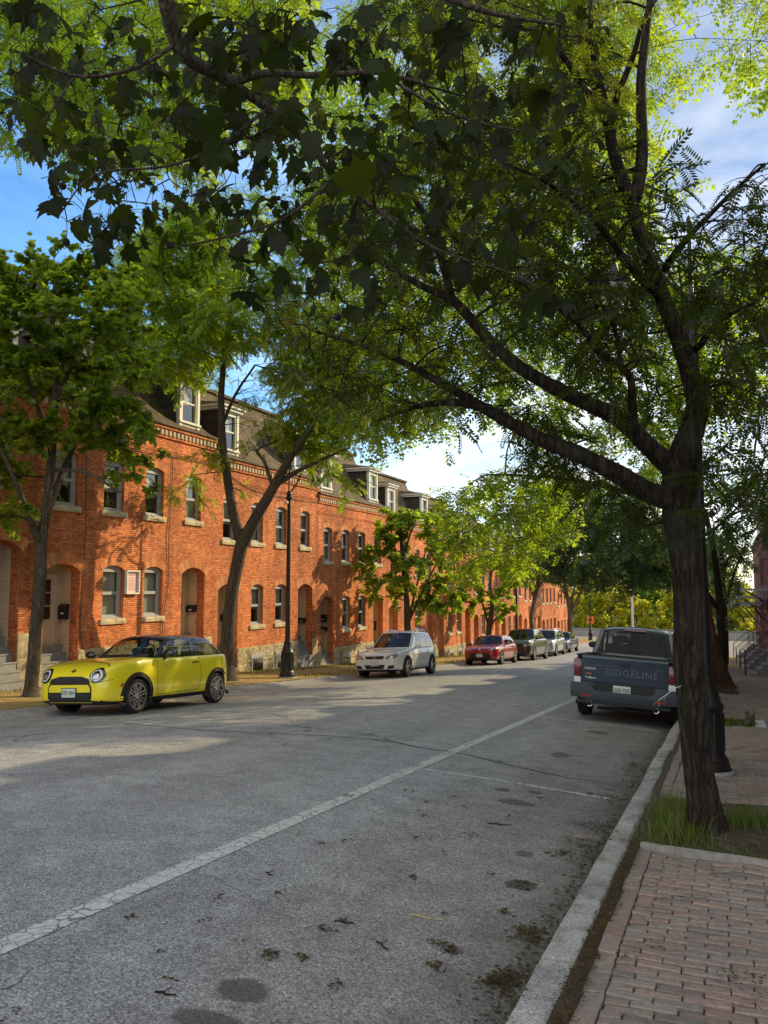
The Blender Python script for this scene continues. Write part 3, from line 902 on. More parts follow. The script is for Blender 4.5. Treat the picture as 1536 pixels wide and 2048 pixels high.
def make_house(side):
    """left: arched recessed doorways; right: stoops under iron canopies. Built facing +x."""
    left = side == 'left'
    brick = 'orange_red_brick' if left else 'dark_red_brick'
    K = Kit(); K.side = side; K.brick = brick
    arch_m = 'arch_brick' if left else 'dark_red_brick'
    doors = DOORS if left else [(.5, 1.5), (5.83, 6.83)]
    door_top = DOOR_TOP if left else DOOR_TOP + .25
    # wall with real openings
    mb = MB()
    outer = [(0.0, -4.0)]
    for (a, b) in doors:
        outer += [(a, -4.0)] + list(reversed(arch(a, b, 0, door_top - .2, .2))) + [(b, -4.0)]
    outer += [(W - .003, -4.0), (W - .003, TOPZ), (0.0, TOPZ)]
    holes = [opening(a, b, LOW_Z[0], LOW_Z[1], .11) for a, b in WINS_LOW] + [opening(a, b, UP_Z[0], UP_Z[1], .11) for a, b in WINS_UP]
    plate(mb, outer, holes, 0.0)
    for h in holes: reveal(mb, h, 0, -.30)
    for (a, b) in doors:
        reveal(mb, [(a, -4.0)] + list(reversed(arch(a, b, 0, door_top - .2, .2))) + [(b, -4.0)], 0, -.30, closed=False)
    mb.add([(-9, 0, -4), (-9, W - .003, -4), (-9, W - .003, 8.9), (-9, 0, 8.9)], [(0, 1, 2, 3)])
    # party walls up into the roof
    prof = [(0, -4), (0, TOPZ), (-.45, 6.78), (-1.0, 7.40), (-1.45, 8.2), (-1.85, 9.12), (-9, 9.3), (-9, -4)]
    for y in (0.0, W - .003):
        mb.add([(x, y, z) for x, z in prof], [tuple(range(len(prof)))])
    # the string course of two brick rows
    mb.box(-.02, .018, 0, W - .003, 5.68, 5.74); mb.box(-.02, .03, 0, W - .003, 5.742, 5.78)
    K.wall = mb.mesh('wall', [M[brick]], fix=True)
    # rough stone footing between the doors
    segs = [(0, doors[0][0]), (doors[0][1], doors[1][0]), (doors[1][1], W - .003)]
    mb = MB()
    for i, (a, b) in enumerate(segs):
        y = a
        q = random.Random(i)
        while y < b - .01:
            L = min(q.uniform(.5, 1.1), b - y)
            if b - y - L < .25: L = b - y
            for (z0, z1) in ((-.45, .10), (-1.05, -.46), (-1.6, -1.06), (-2.4, -1.61)):
                r = rough_block(y + .004, y + L - .004, z0, z1, -.1, .05, q.random(), .016)
                mb.add(r.v, r.f)
            y += L
    K.foot = mb.mesh('foundation', [M['rough_granite' if left else 'dark_stone']])
    mb = MB()
    mb.box(.042, .075, -.40, .40, -.82, -.28); mb.box(.042, .078, -.46, .46, -.275, -.16)
    K.base_frame = mb.mesh('basement_window', [M['grey_trim']])
    mb = MB(); mb.box(.06, .079, -.33, .33, -.77, -.32)
    K.base_pane = mb.mesh('pane', [M['gloss_black']])
    # cornice
    mb = MB()
    mb.box(-.05, .05, 0, W - .003, TOPZ - .14, TOPZ - .06); mb.box(-.05, .11, 0, W - .003, TOPZ + .13, TOPZ + .22)
    mb.box(-.05, .07, 0, W - .003, TOPZ + .0905, TOPZ + .129)
    K.cornice = mb.mesh('cornice', [M[brick]])
    mb = MB(); n = 38
    for i in range(n):
        y = (i + .25) * (W - .003) / n
        mb.box(-.05, .085, y, y + .105, TOPZ - .058, TOPZ + .09)
    K.dentil = mb.mesh('dentil_band', [M['dentil_brick'] if left else M[brick]])
    # curved slope roof then a low top
    mb = MB()
    rp = [(.16, TOPZ + .222), (.14, TOPZ + .27), (-.18, 6.68), (-.5, 6.90), (-.8, 7.22), (-1.08, 7.62), (-1.32, 8.06), (-1.55, 8.56), (-1.78, 9.12), (-1.82, 9.24), (-1.72, 9.26), (-1.72, 9.36), (-2.0, 9.38), (-5.5, 9.75), (-9.2, 9.3)]
    n = 1
    mb.grid(lambda i, j: (rp[j][0], (W - .002) * i, rp[j][1]), 1, len(rp) - 1)
    K.roof = mb.mesh('roof', [M['brown_shingle']], fix=False)
    mb = MB(); mb.box(-.6, .6, -.35, .35, 0, 1.5); mb.box(-.66, .66, -.41, .41, 1.5, 1.6)
    mb.box(-.3, -.02, -.14, .14, 1.6, 1.85); mb.box(.06, .34, -.14, .14, 1.6, 1.85)
    K.chimney = mb.mesh('chimney', [M[brick]])
    # dormer: slate cheeks, trimmed face, roof with a moulded edge
    dw, zb0, zt = .52, 6.70, 8.22
    mb = MB()
    for s in (-1, 1):
        mb.prism([(-.30, zb0 - .2), (-.30, zt), (-1.75, zt + .05), (-1.75, zb0 - .2)], 'y', s * dw, s * (dw - .06))
    K.dorm = mb.mesh('dormer', [M['dark_slate']])
    mb = MB()
    hole = [(-.34, zb0 + .22), (.34, zb0 + .22), (.34, zt - .16), (-.34, zt - .16)]
    outer = [(-dw - .02, zb0 - .12), (dw + .02, zb0 - .12), (dw + .02, zt), (-dw - .02, zt)]
    plate(mb, outer, [hole], -.27); reveal(mb, outer, -.27, -.36); reveal(mb, hole, -.27, -.38)
    mb.box(-.335, -.30, -.339, .339, zt - .73, zt - .68)
    mb.box(-.30, -.20, -dw - .03, dw + .03, zb0 + .13, zb0 + .19)
    for s in (-1, 1): mb.box(-.268, -.245, s * .46 - .06, s * .46 + .06, zb0 - .12, zt - .01)
    K.dface = mb.mesh('dormer_face', [M['white_trim']])
    mb = MB(); mb.add([(-.348, -.35, zb0 + .2), (-.348, .35, zb0 + .2), (-.348, .35, zt - .1), (-.348, -.35, zt - .1)], [(0, 1, 2, 3)])
    K.dpane = mb.mesh('pane', [M['window_glass']], fix=False)
    mb = MB(); mb.box(-.42, -.41, -.33, .33, zt - .75, zt - .1)
    K.dblind = mb.mesh('blind', [M['blind']])
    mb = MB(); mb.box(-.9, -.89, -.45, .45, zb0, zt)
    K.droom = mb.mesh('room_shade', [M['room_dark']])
    mb = MB()
    mb.box(-1.72, -.16, -dw - .12, dw + .12, zt + .002, zt + .10); mb.box(-1.70, -.09, -dw - .19, dw + .19, zt + .102, zt + .17)
    K.dcor = mb.mesh('dormer_cornice', [M['white_trim']])
    mb = MB(); mb.prism([(-.07, zt + .172), (-.07, zt + .19), (-1.9, zt + .42), (-1.9, zt + .172)], 'y', -dw - .2, dw + .2)
    K.droof = mb.mesh('dormer_roof', [M['roof_tan']])
    # doorways
    a, b = -.59, .59
    if left:
        mb = MB(); xb = -.62
        za = door_top - .02
        mb.add([(-.301, a - .002, -4), (xb, a - .002, -4), (xb, a - .002, za), (-.301, a - .002, za)], [(0, 1, 2, 3)])
        mb.add([(-.301, b + .002, -4), (xb, b + .002, -4), (xb, b + .002, za), (-.301, b + .002, za)], [(0, 1, 2, 3)])
        mb.add([(-.301, a, za), (xb, a, za), (xb, b, za), (-.301, b, za)], [(0, 1, 2, 3)])
        mb.add([(xb, a, THRESH), (xb, b, THRESH), (xb, b, za), (xb, a, za)], [(0, 1, 2, 3)])
        K.doorway = mb.mesh('doorway', [M['cream_clapboard']])
        mb = MB()
        mb.box(xb + .003, xb + .055, -.52, -.44, THRESH, 2.02); mb.box(xb + .003, xb + .055, .28, .36, THRESH, 2.02); mb.box(xb + .003, xb + .055, -.438, .278, 1.94, 2.02)
        mb.box(xb + .003, xb + .03, -.438, .278, THRESH, 1.938)
        for z0, z1 in ((.32, .78),): mb.box(xb + .03, xb + .04, -.36, -.11, z0, z1); mb.box(xb + .03, xb + .04, -.05, .2, z0, z1)
        K.door = mb.mesh('door', [M['cream_board']])
        mb = MB()
        for z0, z1 in ((.88, 1.2), (1.23, 1.54), (1.57, 1.88)): mb.box(xb + .03, xb + .042, -.1, .2, z0, z1)
        K.dglass = mb.mesh('pane', [M['gloss_black']])
        mb = MB()
        for i in range(12):
            z = THRESH - .19 * i; x = xb + .12 + .13 * i
            mb.box(xb, min(x, .34), a + .012, b - .012, z - .20, z - .035 if i else z - .035); mb.box(xb, min(x + .02, .36), a + .008, b - .008, z - .034, z)
            if x > .3: break
        K.steps = mb.mesh('steps', [M['step_grey']])
        K.darch = voussoirs(a, b, door_top - .2, .2, .3).mesh('brick_arch', [M[arch_m]])
    else:
        mb = MB(); mb.box(-.2, -.15, -.5, .5, -.1, door_top - .01); mb.box(-.149, -.12, -.42, -.34, THRESH, 2.3); mb.box(-.149, -.12, .34, .42, THRESH, 2.3)
        K.door = mb.mesh('door', [M['dark_red_brick']])
        mb = MB()
        for i in range(6):
            z = THRESH - .19 * i; mb.box(0.052, .42 + .2 * i, -.6, .6, z - .19 if i < 5 else z - 1.2, z)
        K.steps = mb.mesh('stoop', [M['dark_stone']], fix=True)
        mb = MB()
        for s in (-1, 1):
            p0 = Vector((.15, s * .62, THRESH + .85)); p1 = Vector((.5, s * .62, THRESH + .85)); p2 = Vector((1.42, s * .62, THRESH - .02)); p3 = Vector((1.42, s * .62, THRESH - 1.2))
            mb.tube([p0, p1, p2, p3], .018, 6)
            mb.tube([(.15, s * .62, THRESH + .45), (.5, s * .62, THRESH + .45), (1.41, s * .62, THRESH - .40)], .012, 6)
            mb.tube([(.5, s * .62, THRESH + .85), (.5, s * .62, THRESH - .1)], .015, 6)
        K.rail = mb.mesh('railing', [M['black_iron']])
        mb = MB(); mb.box(.03, 1.45, -1.25, 1.25, 2.72, 2.76); mb.box(1.41, 1.47, -1.28, 1.28, 2.66, 2.80)
        for s in (-1.0, -.5, 0, .5, 1.0): mb.box(.03, 1.41, s * 1.25 - .015, s * 1.25 + .015, 2.761, 2.785)
        K.canopy = mb.mesh('canopy', [M['canopy_metal']])
        mb = MB()
        for s in (-1, 1):
            y = s * 1.05
            mb.tube([(.03, y, 1.45), (.35, y, 1.75), (.8, y, 2.4), (1.3, y, 2.69)], .022, 6)
            mb.tube([(.05, y, 1.4), (.05, y, 2.7)], .022, 6)
            mb.tube([(.38 + .2 * math.cos(t), y, 2.42 + .2 * math.sin(t)) for t in frange(0, 2 * PI, .4)], .016, 6)
        K.bracket = mb.mesh('canopy_bracket', [M['black_iron']])
    K.win = window_kit(arch_m, 'grey_trim' if left else 'dark_red_brick', 'sill_stone' if left else 'dark_stone', .80, LOW_Z[1] - LOW_Z[0])
    return K

def build_house(K, name, label, group, loc, rotz, covers, seed, chimney=True):
    h = thing(name, label, 'house', loc, rotz, group)
    wl = link('wall', K.wall, h)
    link('foundation', K.foot, h)
    c = link('cornice', K.cornice, h); link('dentil_band', K.dentil, c)
    rf = link('roof', K.roof, h)
    if chimney:
        ch = link('chimney', K.chimney, rf); ch.location = (-6.2, .2, 9.2)
    n = 0
    for a, b in WINS_LOW: put_window(h, K.win, (a + b) / 2, LOW_Z[0], covers[n % len(covers)]); n += 1
    for a, b in WINS_UP: put_window(h, K.win, (a + b) / 2, UP_Z[0], covers[n % len(covers)]); n += 1
    for a, b in WINS_LOW:
        bw = link('basement_window', K.base_frame, h); bw.location = (0, (a + b) / 2, 0); link('pane', K.base_pane, bw)
    for yc in (1.25, W - 1.05) if K.side == 'left' else (1.6, W - 1.6):
        d = link('dormer', K.dorm, h); d.location = (0, yc, 0)
        link('dormer_face', K.dface, d); link('pane', K.dpane, d); link('dormer_cornice', K.dcor, d); link('dormer_roof', K.droof, d); link('room_shade', K.droom, d)
        if (seed + int(yc)) % 2: link('blind', K.dblind, d)
    doors = DOORS if K.side == 'left' else [(.5, 1.5), (5.83, 6.83)]
    for i, (a, b) in enumerate(doors):
        yc = (a + b) / 2
        if K.side == 'left':
            dw = link('doorway', K.doorway, h); dw.location = (0, yc, 0)
            dd = link('door', K.door, dw); link('pane', K.dglass, dw)
            link('steps', K.steps, dw); link('brick_arch', K.darch, dw)
        else:
            dw = link('door', K.door, h); dw.location = (0, yc, 0)
            if i == 0 and seed >= 3:
                st = link('stoop', K.steps, h); st.location = (0, yc, 0)
                r = link('railing', K.rail, st)
                cn = link('canopy', K.canopy, h); cn.location = (0, yc, 0); link('canopy_bracket', K.bracket, cn)
    return h

KL_ = make_house('left')
L_LABELS = [
    'brick row house cut by the photo edge, highest unit of the stepped row',
    'sunlit orange brick row house behind the yellow hatchback, with the pink wall sign',
    'brick row house behind the street lamp, with the forked tree before it',
    'brick row house behind the white crossover, tree shadows across its front',
    'brick row house just beyond the white crossover, half covered by a bright green tree',
    'brick row house behind the gap between the white crossover and the red car',
    'brick row house behind the red hatchback',
    'brick row house behind the brown pickup, third unit from the end',
    'brick row house before the last but one of the row, with tree shadows',
    'small looking brick row house second from the far end of the row',
    'last brick row house at the far end of the stepped row']
HOUSES = []
for k in range(11):
    y0 = B1 + (k - 1) * W
    z = -STEP * (k - 1) if k < 6 else -STEP * 5 - .40 * (k - 6)
    cov = [[1, 1, 2, 1, 1, 0], [2, 1, 1, 1, 2, 1], [1, 2, 1, 2, 2, 1]][k % 3]
    if k == 1: cov = [2, 2, 1, 1, 1, 2]
    if k == 2: cov = [1, 1, 1, 2, 2, 1]
    HOUSES.append(build_house(KL_, 'brick_row_house', L_LABELS[k], 'brick row houses stepping down the left side', (WALL_X, y0, z), 0, cov, k, chimney=k % 2 == 0))
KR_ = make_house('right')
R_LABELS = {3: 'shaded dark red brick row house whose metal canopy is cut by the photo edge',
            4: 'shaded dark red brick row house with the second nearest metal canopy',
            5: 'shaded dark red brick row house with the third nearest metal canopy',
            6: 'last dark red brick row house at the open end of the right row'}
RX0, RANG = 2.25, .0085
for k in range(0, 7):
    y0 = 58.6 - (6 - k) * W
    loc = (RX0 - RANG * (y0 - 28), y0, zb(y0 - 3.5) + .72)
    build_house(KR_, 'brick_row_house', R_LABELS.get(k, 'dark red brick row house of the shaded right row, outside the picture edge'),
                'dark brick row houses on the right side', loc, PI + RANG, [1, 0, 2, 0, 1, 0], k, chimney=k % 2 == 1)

# cables running down and along the left fronts
def cable(pts, r, label):
    P = catmull(pts, 6)
    mb = MB(); mb.tube([(x, y + random.uniform(-.006, .006), z) for x, y, z in P], r, 5)
    o = mb.build('wall_cable', M['black_iron'])
    return tag(o, label, 'cable', 'cables on the left brick fronts')
X_ = WALL_X + .03
cable([(X_, 16.03, 5.6), (X_ + .01, 16.06, 4.4), (X_, 16.1, 2.9), (X_ + .01, 16.02, 1.5), (X_, 16.08, .3), (X_, 16.5, -.12), (X_, 17.2, -.1)], .011, 'thin dark cable running down the wall right of the cream door')
cable([(X_, 19.62, 5.6), (X_, 19.6, 4.4), (X_ + .01, 19.5, 3.2), (X_, 19.55, 1.9), (X_ + .01, 19.35, .9), (X_, 19.28, .2)], .010, 'thin dark cable between the front windows and the second doorway')
cable([(X_, 14.6, 5.62), (X_ + .02, 18, 5.57), (X_, 21.7, 5.6), (X_, 24, 5.1), (X_ + .02, 27, 5.05), (X_, 29, 5.1)], .012, 'dark cable strung along the upper wall under the eaves')

# the framed pink notice between the two front windows
s = thing('wall_sign', 'pink framed notice board with faded red lettering, between the two front windows', 'sign', (WALL_X, 17.92, 1.82))
mb = MB()
for (a, b, c, d) in ((-.27, .27, -.33, -.29), (-.27, .27, .29, .33), (-.27, -.235, -.2899, .2899), (.235, .27, -.2899, .2899)): mb.box(.02, .11, a, b, c, d)
mb.build('sign_frame', M['white_trim'], s)
mb = MB(); mb.box(.03, .05, -.236, .236, -.291, .291); pb = mb.build('sign_board', M['pink_board'], s)
mb = MB(); rr = random.Random(4)
for row, (z, hgt, x0, x1) in enumerate(((.20, .07, -.15, .15), (.10, .03, -.13, .14), (.03, .045, -.16, .1), (-.05, .04, -.16, .15), (-.12, .05, -.14, .15), (-.2, .05, -.14, .14))):
    y = x0
    while y < x1:
        w = rr.uniform(.018, .034); hh = hgt * rr.uniform(.75, 1)
        mb.box(.0505, .0525, y, y + .007, z - hh / 2, z + hh / 2)
        mb.box(.0505, .0525, y + .0071, y + w, z + (hh / 2 - .008) * rr.choice([-1, 0, 1]) - .004, z + (hh / 2 - .008) * .0 + .004) if rr.random() < .0 else mb.box(.0505, .0525, y + .0071, y + w, z + hh / 2 - .009, z + hh / 2)
        y += w + .009
mb.build('faded_lettering', M['red_letter'], pb)
mb = MB(); mb.box(.0505, .0525, .185, .2, .08, .13); mb.box(.0505, .0525, .165, .215, .2, .215); mb.build('violet_mark', M['violet_mark'], pb)

# mailboxes in the doorways, wall lamp, hanger
def mailbox(loc, label, w=.34, h=.2):
    t = thing('mailbox', label, 'mailbox', loc, 0, 'black mailboxes in the doorways')
    mb = MB(); mb.box(-w / 2, w / 2, -.12, -.006, -h / 2, h / 2 - .03); mb.prism([(-.125, h / 2 - .029), (0, h / 2 - .029), (0, h / 2 + .03)], 'x', -w / 2 - .012, w / 2 + .012)
    mb.build('mailbox_body', M['mailbox_black'], t, bevel=.006)
    mb = MB()
    for s in (-.09, .09): mb.tube([(s, -.06, -h / 2), (s, -.07, -h / 2 - .06), (s, -.1, -h / 2 - .085), (s, -.12, -h / 2 - .06)], .007, 5)
    mb.build('paper_hook', M['mailbox_black'], t)
    mb = MB(); mb.box(-.05, .05, -.124, -.1215, -.05, -.01); mb.build('name_card', M['white_trim'], t)
    return t
xin = WALL_X - .45
def jamb_y(k, d): return B1 + (k - 1) * W + DOORS[d][1] + .0
mailbox((xin, jamb_y(1, 0), 1.05), 'black mailbox beside the cream glazed door near the left tree', .26, .36)
mailbox((xin, jamb_y(1, 1), .98), 'black mailbox in the doorway above the yellow car roof')
mailbox((xin, jamb_y(2, 0), .62), 'black mailbox in the doorway behind the forked tree trunk')
mailbox((xin, jamb_y(2, 1), .30), 'black mailbox in the doorway just past the street lamp')
mailbox((xin, jamb_y(3, 0), .30), 'square black mailbox under the small doorway lamp', .3, .3)
mailbox((xin, jamb_y(3, 0), -.14), 'long low black mailbox beneath the square one', .36, .14)
mailbox((xin, jamb_y(3, 1), -.25), 'black mailbox in the doorway nearest the white car', .2, .4)
t = thing('doorway_lamp', 'small dark bowl lamp hanging high in the doorway past the street lamp', 'lamp', (xin, jamb_y(3, 0) - .12, 1.28))
mb = MB(); mb.lathe([(.012, .16), (.012, .05), (.05, .04), (.085, -.02), (.08, -.03)], 12); mb.build('lamp_shade', M['black_iron'], t, smooth=40)
mb = MB(); mb.lathe([(.03, -.03), (.05, -.05), (.03, -.08), (.004, -.09)], 10); mb.build('bulb', M['lamp_glass'], t, smooth=40)
t = thing('door_ornament', 'small brass ornament on the brick jamb beside the first mailbox', 'ornament', (WALL_X - .15, jamb_y(1, 0) - .004, .80))
mb = MB()
for (x, z, r) in ((0, .07, .045), (-.03, -.02, .05), (.03, -.05, .045)): mb.tube([(x + r * math.cos(a), -.012, z + r * math.sin(a)) for a in frange(0, 2 * PI, .5)], .009, 5)
mb.build('scrollwork', M['brass'], t)
# ------------------------------------------------------------------ trees
def tpl_fan(half, center, bend, petiole=.3):
    pts = [(x, y) for x, y in half] + [(-x, y) for x, y in reversed(half[1:-1])]
    V = [(center[0], center[1], 0)] + [(x, y, 0) for x, y in pts]
    n = len(pts)
    T = [(0, 1 + i, 1 + (i + 1) % n) for i in range(n)]
    if petiole:
        b = len(V); V += [(-.012, -petiole, .02), (.012, -petiole, .02), (0, .02, 0)]; T.append((b, b + 1, b + 2))
    V = np.array(V, float)
    V[:, 2] += -bend * V[:, 0] ** 2 - bend * .7 * (V[:, 1] - .3) ** 2 + bend * .25 * np.abs(V[:, 0])
    return V, np.array(T)
TPL = {}
TPL['plane'] = tpl_fan([(0, 0), (.10, -.09), (.30, -.10), (.42, -.02), (.38, .08), (.62, .20), (.50, .27), (.44, .33), (.50, .44), (.70, .66), (.52, .63), (.40, .58), (.28, .60), (.27, .74), (.15, .80), (.10, .92), (0, 1.08)], (0, .3), .55)
for q_, b_ in ((1, .15), (2, 1.0)):
    TPL['plane%d' % q_] = tpl_fan([(0, 0), (.08, -.07), (.26, -.07), (.40, .03), (.36, .12), (.55, .30), (.46, .33), (.40, .38), (.47, .52), (.58, .74), (.44, .66), (.33, .62), (.24, .64), (.25, .78), (.13, .84), (.08, .95), (0, 1.12)], (0, .3), b_)
TPL['maple'] = tpl_fan([(0, 0), (.2, -.08), (.5, .02), (.36, .14), (.66, .38), (.42, .42), (.5, .7), (.24, .62), (.16, .78), (0, 1.05)], (0, .3), .5, 0)
TPL['maple_far'] = tpl_fan([(0, -.05), (.45, .0), (.6, .4), (.32, .62), (0, 1.05)], (0, .35), .5, 0)
def tpl_pinnate(pairs, ll, lw, droop=.28, rachis=True, fold=.25):
    V = []; T = []
    def leaflet(bx, by, ang):
        b = len(V)
        for (u, v) in ((0, 0), (lw * .5, ll * .45), (0, ll), (-lw * .5, ll * .45)):
            x = bx + u * math.cos(ang) + v * math.sin(ang); y = by - u * math.sin(ang) + v * math.cos(ang)
            V.append((x, y, -droop * y * y - fold * abs(x) * .6))
        T.extend([(b, b + 1, b + 2), (b, b + 2, b + 3)])
    for i in range(pairs):
        y = .2 + .74 * i / (pairs - 1)
        for s in (-1, 1): leaflet(s * .01, y, s * (1.15 - .35 * i / pairs))
    leaflet(0, .96, 0)
    if rachis:
        b = len(V)
        V.extend([(-.008, 0, 0), (.008, 0, 0), (0, .55, -droop * .3), (0, .98, -droop * .96)])
        T.extend([(b, b + 1, b + 2), (b, b + 2, b + 3)])
    return np.array(V, float), np.array(T)
TPL['locust'] = tpl_pinnate(8, .19, .085)
TPL['locust_far'] = tpl_pinnate(4, .27, .15, rachis=False)
TPL['locust_mid'] = tpl_pinnate(6, .23, .13)
TPL['ash'] = tpl_pinnate(3, .42, .17, droop=.5, rachis=False)

def scatter(tpl, O, D, N, S):
    V, T = TPL[tpl]
    D = D / (np.linalg.norm(D, axis=1, keepdims=True) + 1e-9)
    X = np.cross(D, N); X /= (np.linalg.norm(X, axis=1, keepdims=True) + 1e-9)
    Z = np.cross(X, D)
    P = O[:, None, :] + S[:, None, None] * (V[None, :, 0, None] * X[:, None, :] + V[None, :, 1, None] * D[:, None, :] + V[None, :, 2, None] * Z[:, None, :])
    n = len(O); k = len(V)
    TT = (T[None] + (np.arange(n) * k)[:, None, None]).reshape(-1, 3)
    return P.reshape(-1, 3), TT

def depth(P): return (Vector(P) - CAM).dot(c_f)

class Tree:
    def __init__(s, name, label, base, group=None, cat='tree', bark='grey_bark', leaf='maple_leaf', seed=1):
        s.base = Vector((base[0], base[1], gz(base[0], base[1]) if abs(base[1]) < 105 and base[0] < 6 else zb(base[1]) - .3))
        s.root = thing(name, label, cat, s.base, 0, group)
        s.bark, s.leaf = bark, leaf
        s.wood = MB(); s.twig = MB(); s.nodes = []; s.O = []; s.D = []; s.N = []; s.S = []
        s.rng = np.random.default_rng(seed); s.rr = random.Random(seed)
    def limb(s, pts, n=10, sub=5, gnarl=0.0, res=None):
        """pts: (world point, radius)"""
        P = catmull([p for p, r in pts], sub); Rd = lerp_list([r for p, r in pts], sub)
        if gnarl:
            P = [p + Vector(noise.noise_vector(p * 1.7)) * gnarl for p in P]
            P[0] = Vector(pts[0][0])
        b = len(s.wood.v)
        s.wood.tube(P, Rd, n)
        for i in range(0, len(P)): s.nodes.append((P[i], Rd[i]))
        return P
    def limb_px(s, pts, n=10, sub=5, gnarl=0.02, first=None):
        """pts: (px, py, depth, width px)"""
        Q = [(deep(x, y, D), w * D / FPX / 2) for x, y, D, w in pts]
        if first is not None: Q[0] = (Vector(first), Q[0][1])
        return s.limb(Q, n, sub, gnarl)
    def clump(s, c, r, count, size, tw=6, flat=.7, droop=.25, spread=.8, minr=.004, connect=True, sizevar=.25):
        c = Vector(c); rr = s.rr
        if connect and s.nodes:
            best = min(s.nodes, key=lambda q: (q[0] - c).length + (.35 * max(0, q[0].z - c.z)))
            a = best[0]; L = (c - a).length
            if L > .05:
                mid = a.lerp(c, .5) + Vector((rr.uniform(-1, 1), rr.uniform(-1, 1), rr.uniform(0, 1))) * L * .12
                r0 = min(best[1] * .6, .006 + .009 * L) + minr
                P = catmull([a, mid, c], 4)
                s.twig.tube(P, lerp_list([r0, r0 * .75, r0 * .45], 4), 5, cap=False)
                for q in P[3:]: s.nodes.append((q, r0 * .5))
        per = max(1, count // tw)
        for k in range(tw):
            d = Vector((rr.gauss(0, 1), rr.gauss(0, 1), rr.gauss(.1, flat))).normalized()
            L = r * rr.uniform(.65, 1.15)
            st = c + Vector((rr.gauss(0, 1), rr.gauss(0, 1), rr.gauss(0, flat))) * r * .18
            e = st + d * L + Vector((0, 0, -droop * L * .5))
            m = st.lerp(e, .5) + Vector((0, 0, .1 * L))
            P = catmull([st, m, e], 3)
            s.twig.tube(P, [minr * (1.4 - i * .8 / (len(P) - 1)) for i in range(len(P))], 4, cap=False)
            for i in range(per):
                t = rr.uniform(.12, 1.0)
                p = st.lerp(e, t) + Vector((0, 0, .1 * L * 4 * t * (1 - t))) + Vector((rr.gauss(0, 1), rr.gauss(0, 1), rr.gauss(0, 1))) * r * .09
                side = d.cross(Vector((0, 0, 1)))
                ld = d * .5 + side * rr.choice([-1, 1]) * rr.uniform(.3, 1.0) + Vector((rr.gauss(0, .3), rr.gauss(0, .3), rr.gauss(-droop, .3)))
                nn = Vector((rr.gauss(0, spread * .6), rr.gauss(0, spread * .6), 1))
                s.O.append(p); s.D.append(ld); s.N.append(nn); s.S.append(size * rr.uniform(1 - sizevar, 1 + sizevar))
    def finish(s, tpl, trunk_smooth=60, more=()):
        b = s.base
        def shift(mb):
            mb.v = [(x - b.x, y - b.y, z - b.z) for x, y, z in mb.v]
        shift(s.wood); shift(s.twig)
        if s.wood.v: s.wood.build('trunk', M[s.bark], s.root, smooth=trunk_smooth, fix=False)
        if s.twig.v: s.twig.build('twigs', M['dark_twig'], s.root, smooth=80, fix=False)
        if s.O:
            names = [tpl] + list(more)
            O = np.array([tuple(p) for p in s.O]) - np.array(tuple(b)); Dd = np.array([tuple(p) for p in s.D]); N = np.array([tuple(p) for p in s.N]); S = np.array(s.S)
            Vs, Ts, off = [], [], 0
            for i, nm in enumerate(names):
                V, T = scatter(nm, O[i::len(names)], Dd[i::len(names)], N[i::len(names)], S[i::len(names)])
                Vs.append(V); Ts.append(T + off); off += len(V)
            np_mesh('crown', np.vstack(Vs), np.vstack(Ts), [M[s.leaf]], s.root)
        return s.root

def px_clumps(t, lst, D, jit, k, size, holes=(), **kw):
    for c in lst:
        x, y, r = c[:3]
        d = (c[3] if len(c) > 3 else D) + t.rr.uniform(-jit, jit)
        rm = r * d / FPX
        t.clump(deep(x, y, d), rm, max(6, int(k * rm * rm / (size * size))), size, **kw)

SKY = [(70, 430, 120), (20, 330, 50), (150, 395, 60), (1440, 265, 95), (1500, 300, 60), (1380, 250, 50), (1400, 60, 48), (1000, 95, 42), (935, 905, 62), (1010, 890, 36), (830, 925, 62), (1490, 880, 45), (1440, 850, 25), (1400, 420, 40), (730, 930, 30), (700, 900, 25)]
def fill_px(t, poly, n, rpx, D0, D1, k, size, seed, sky=1.0, bias=None, **kw):
    rr = random.Random(seed)
    xs = [p[0] for p in poly]; ys = [p[1] for p in poly]
    def inside(x, y):
        c = False; j = len(poly) - 1
        for i in range(len(poly)):
            if (poly[i][1] > y) != (poly[j][1] > y) and x < (poly[j][0] - poly[i][0]) * (y - poly[i][1]) / (poly[j][1] - poly[i][1]) + poly[i][0]: c = not c
            j = i
        return c
    done = 0; tries = 0; placed = []
    while done < n and tries < n * 60:
        tries += 1
        x, y = rr.uniform(min(xs), max(xs)), rr.uniform(min(ys), max(ys))
        r = rpx * rr.uniform(.65, 1.25)
        if not inside(x, y): continue
        if any(math.hypot(x - a, y - b) < q * sky + r * .55 for a, b, q in SKY): continue
        if any(math.hypot(x - a, y - b) < .5 * r for a, b in placed) and tries < n * 40: continue
        d = rr.uniform(D0, D1) if bias is None else bias(x, y, rr)
        placed.append((x, y)); rm = r * d / FPX
        t.clump(deep(x, y, d), rm, max(6, int(k * rm * rm / (size * size))), size, **kw)
        done += 1

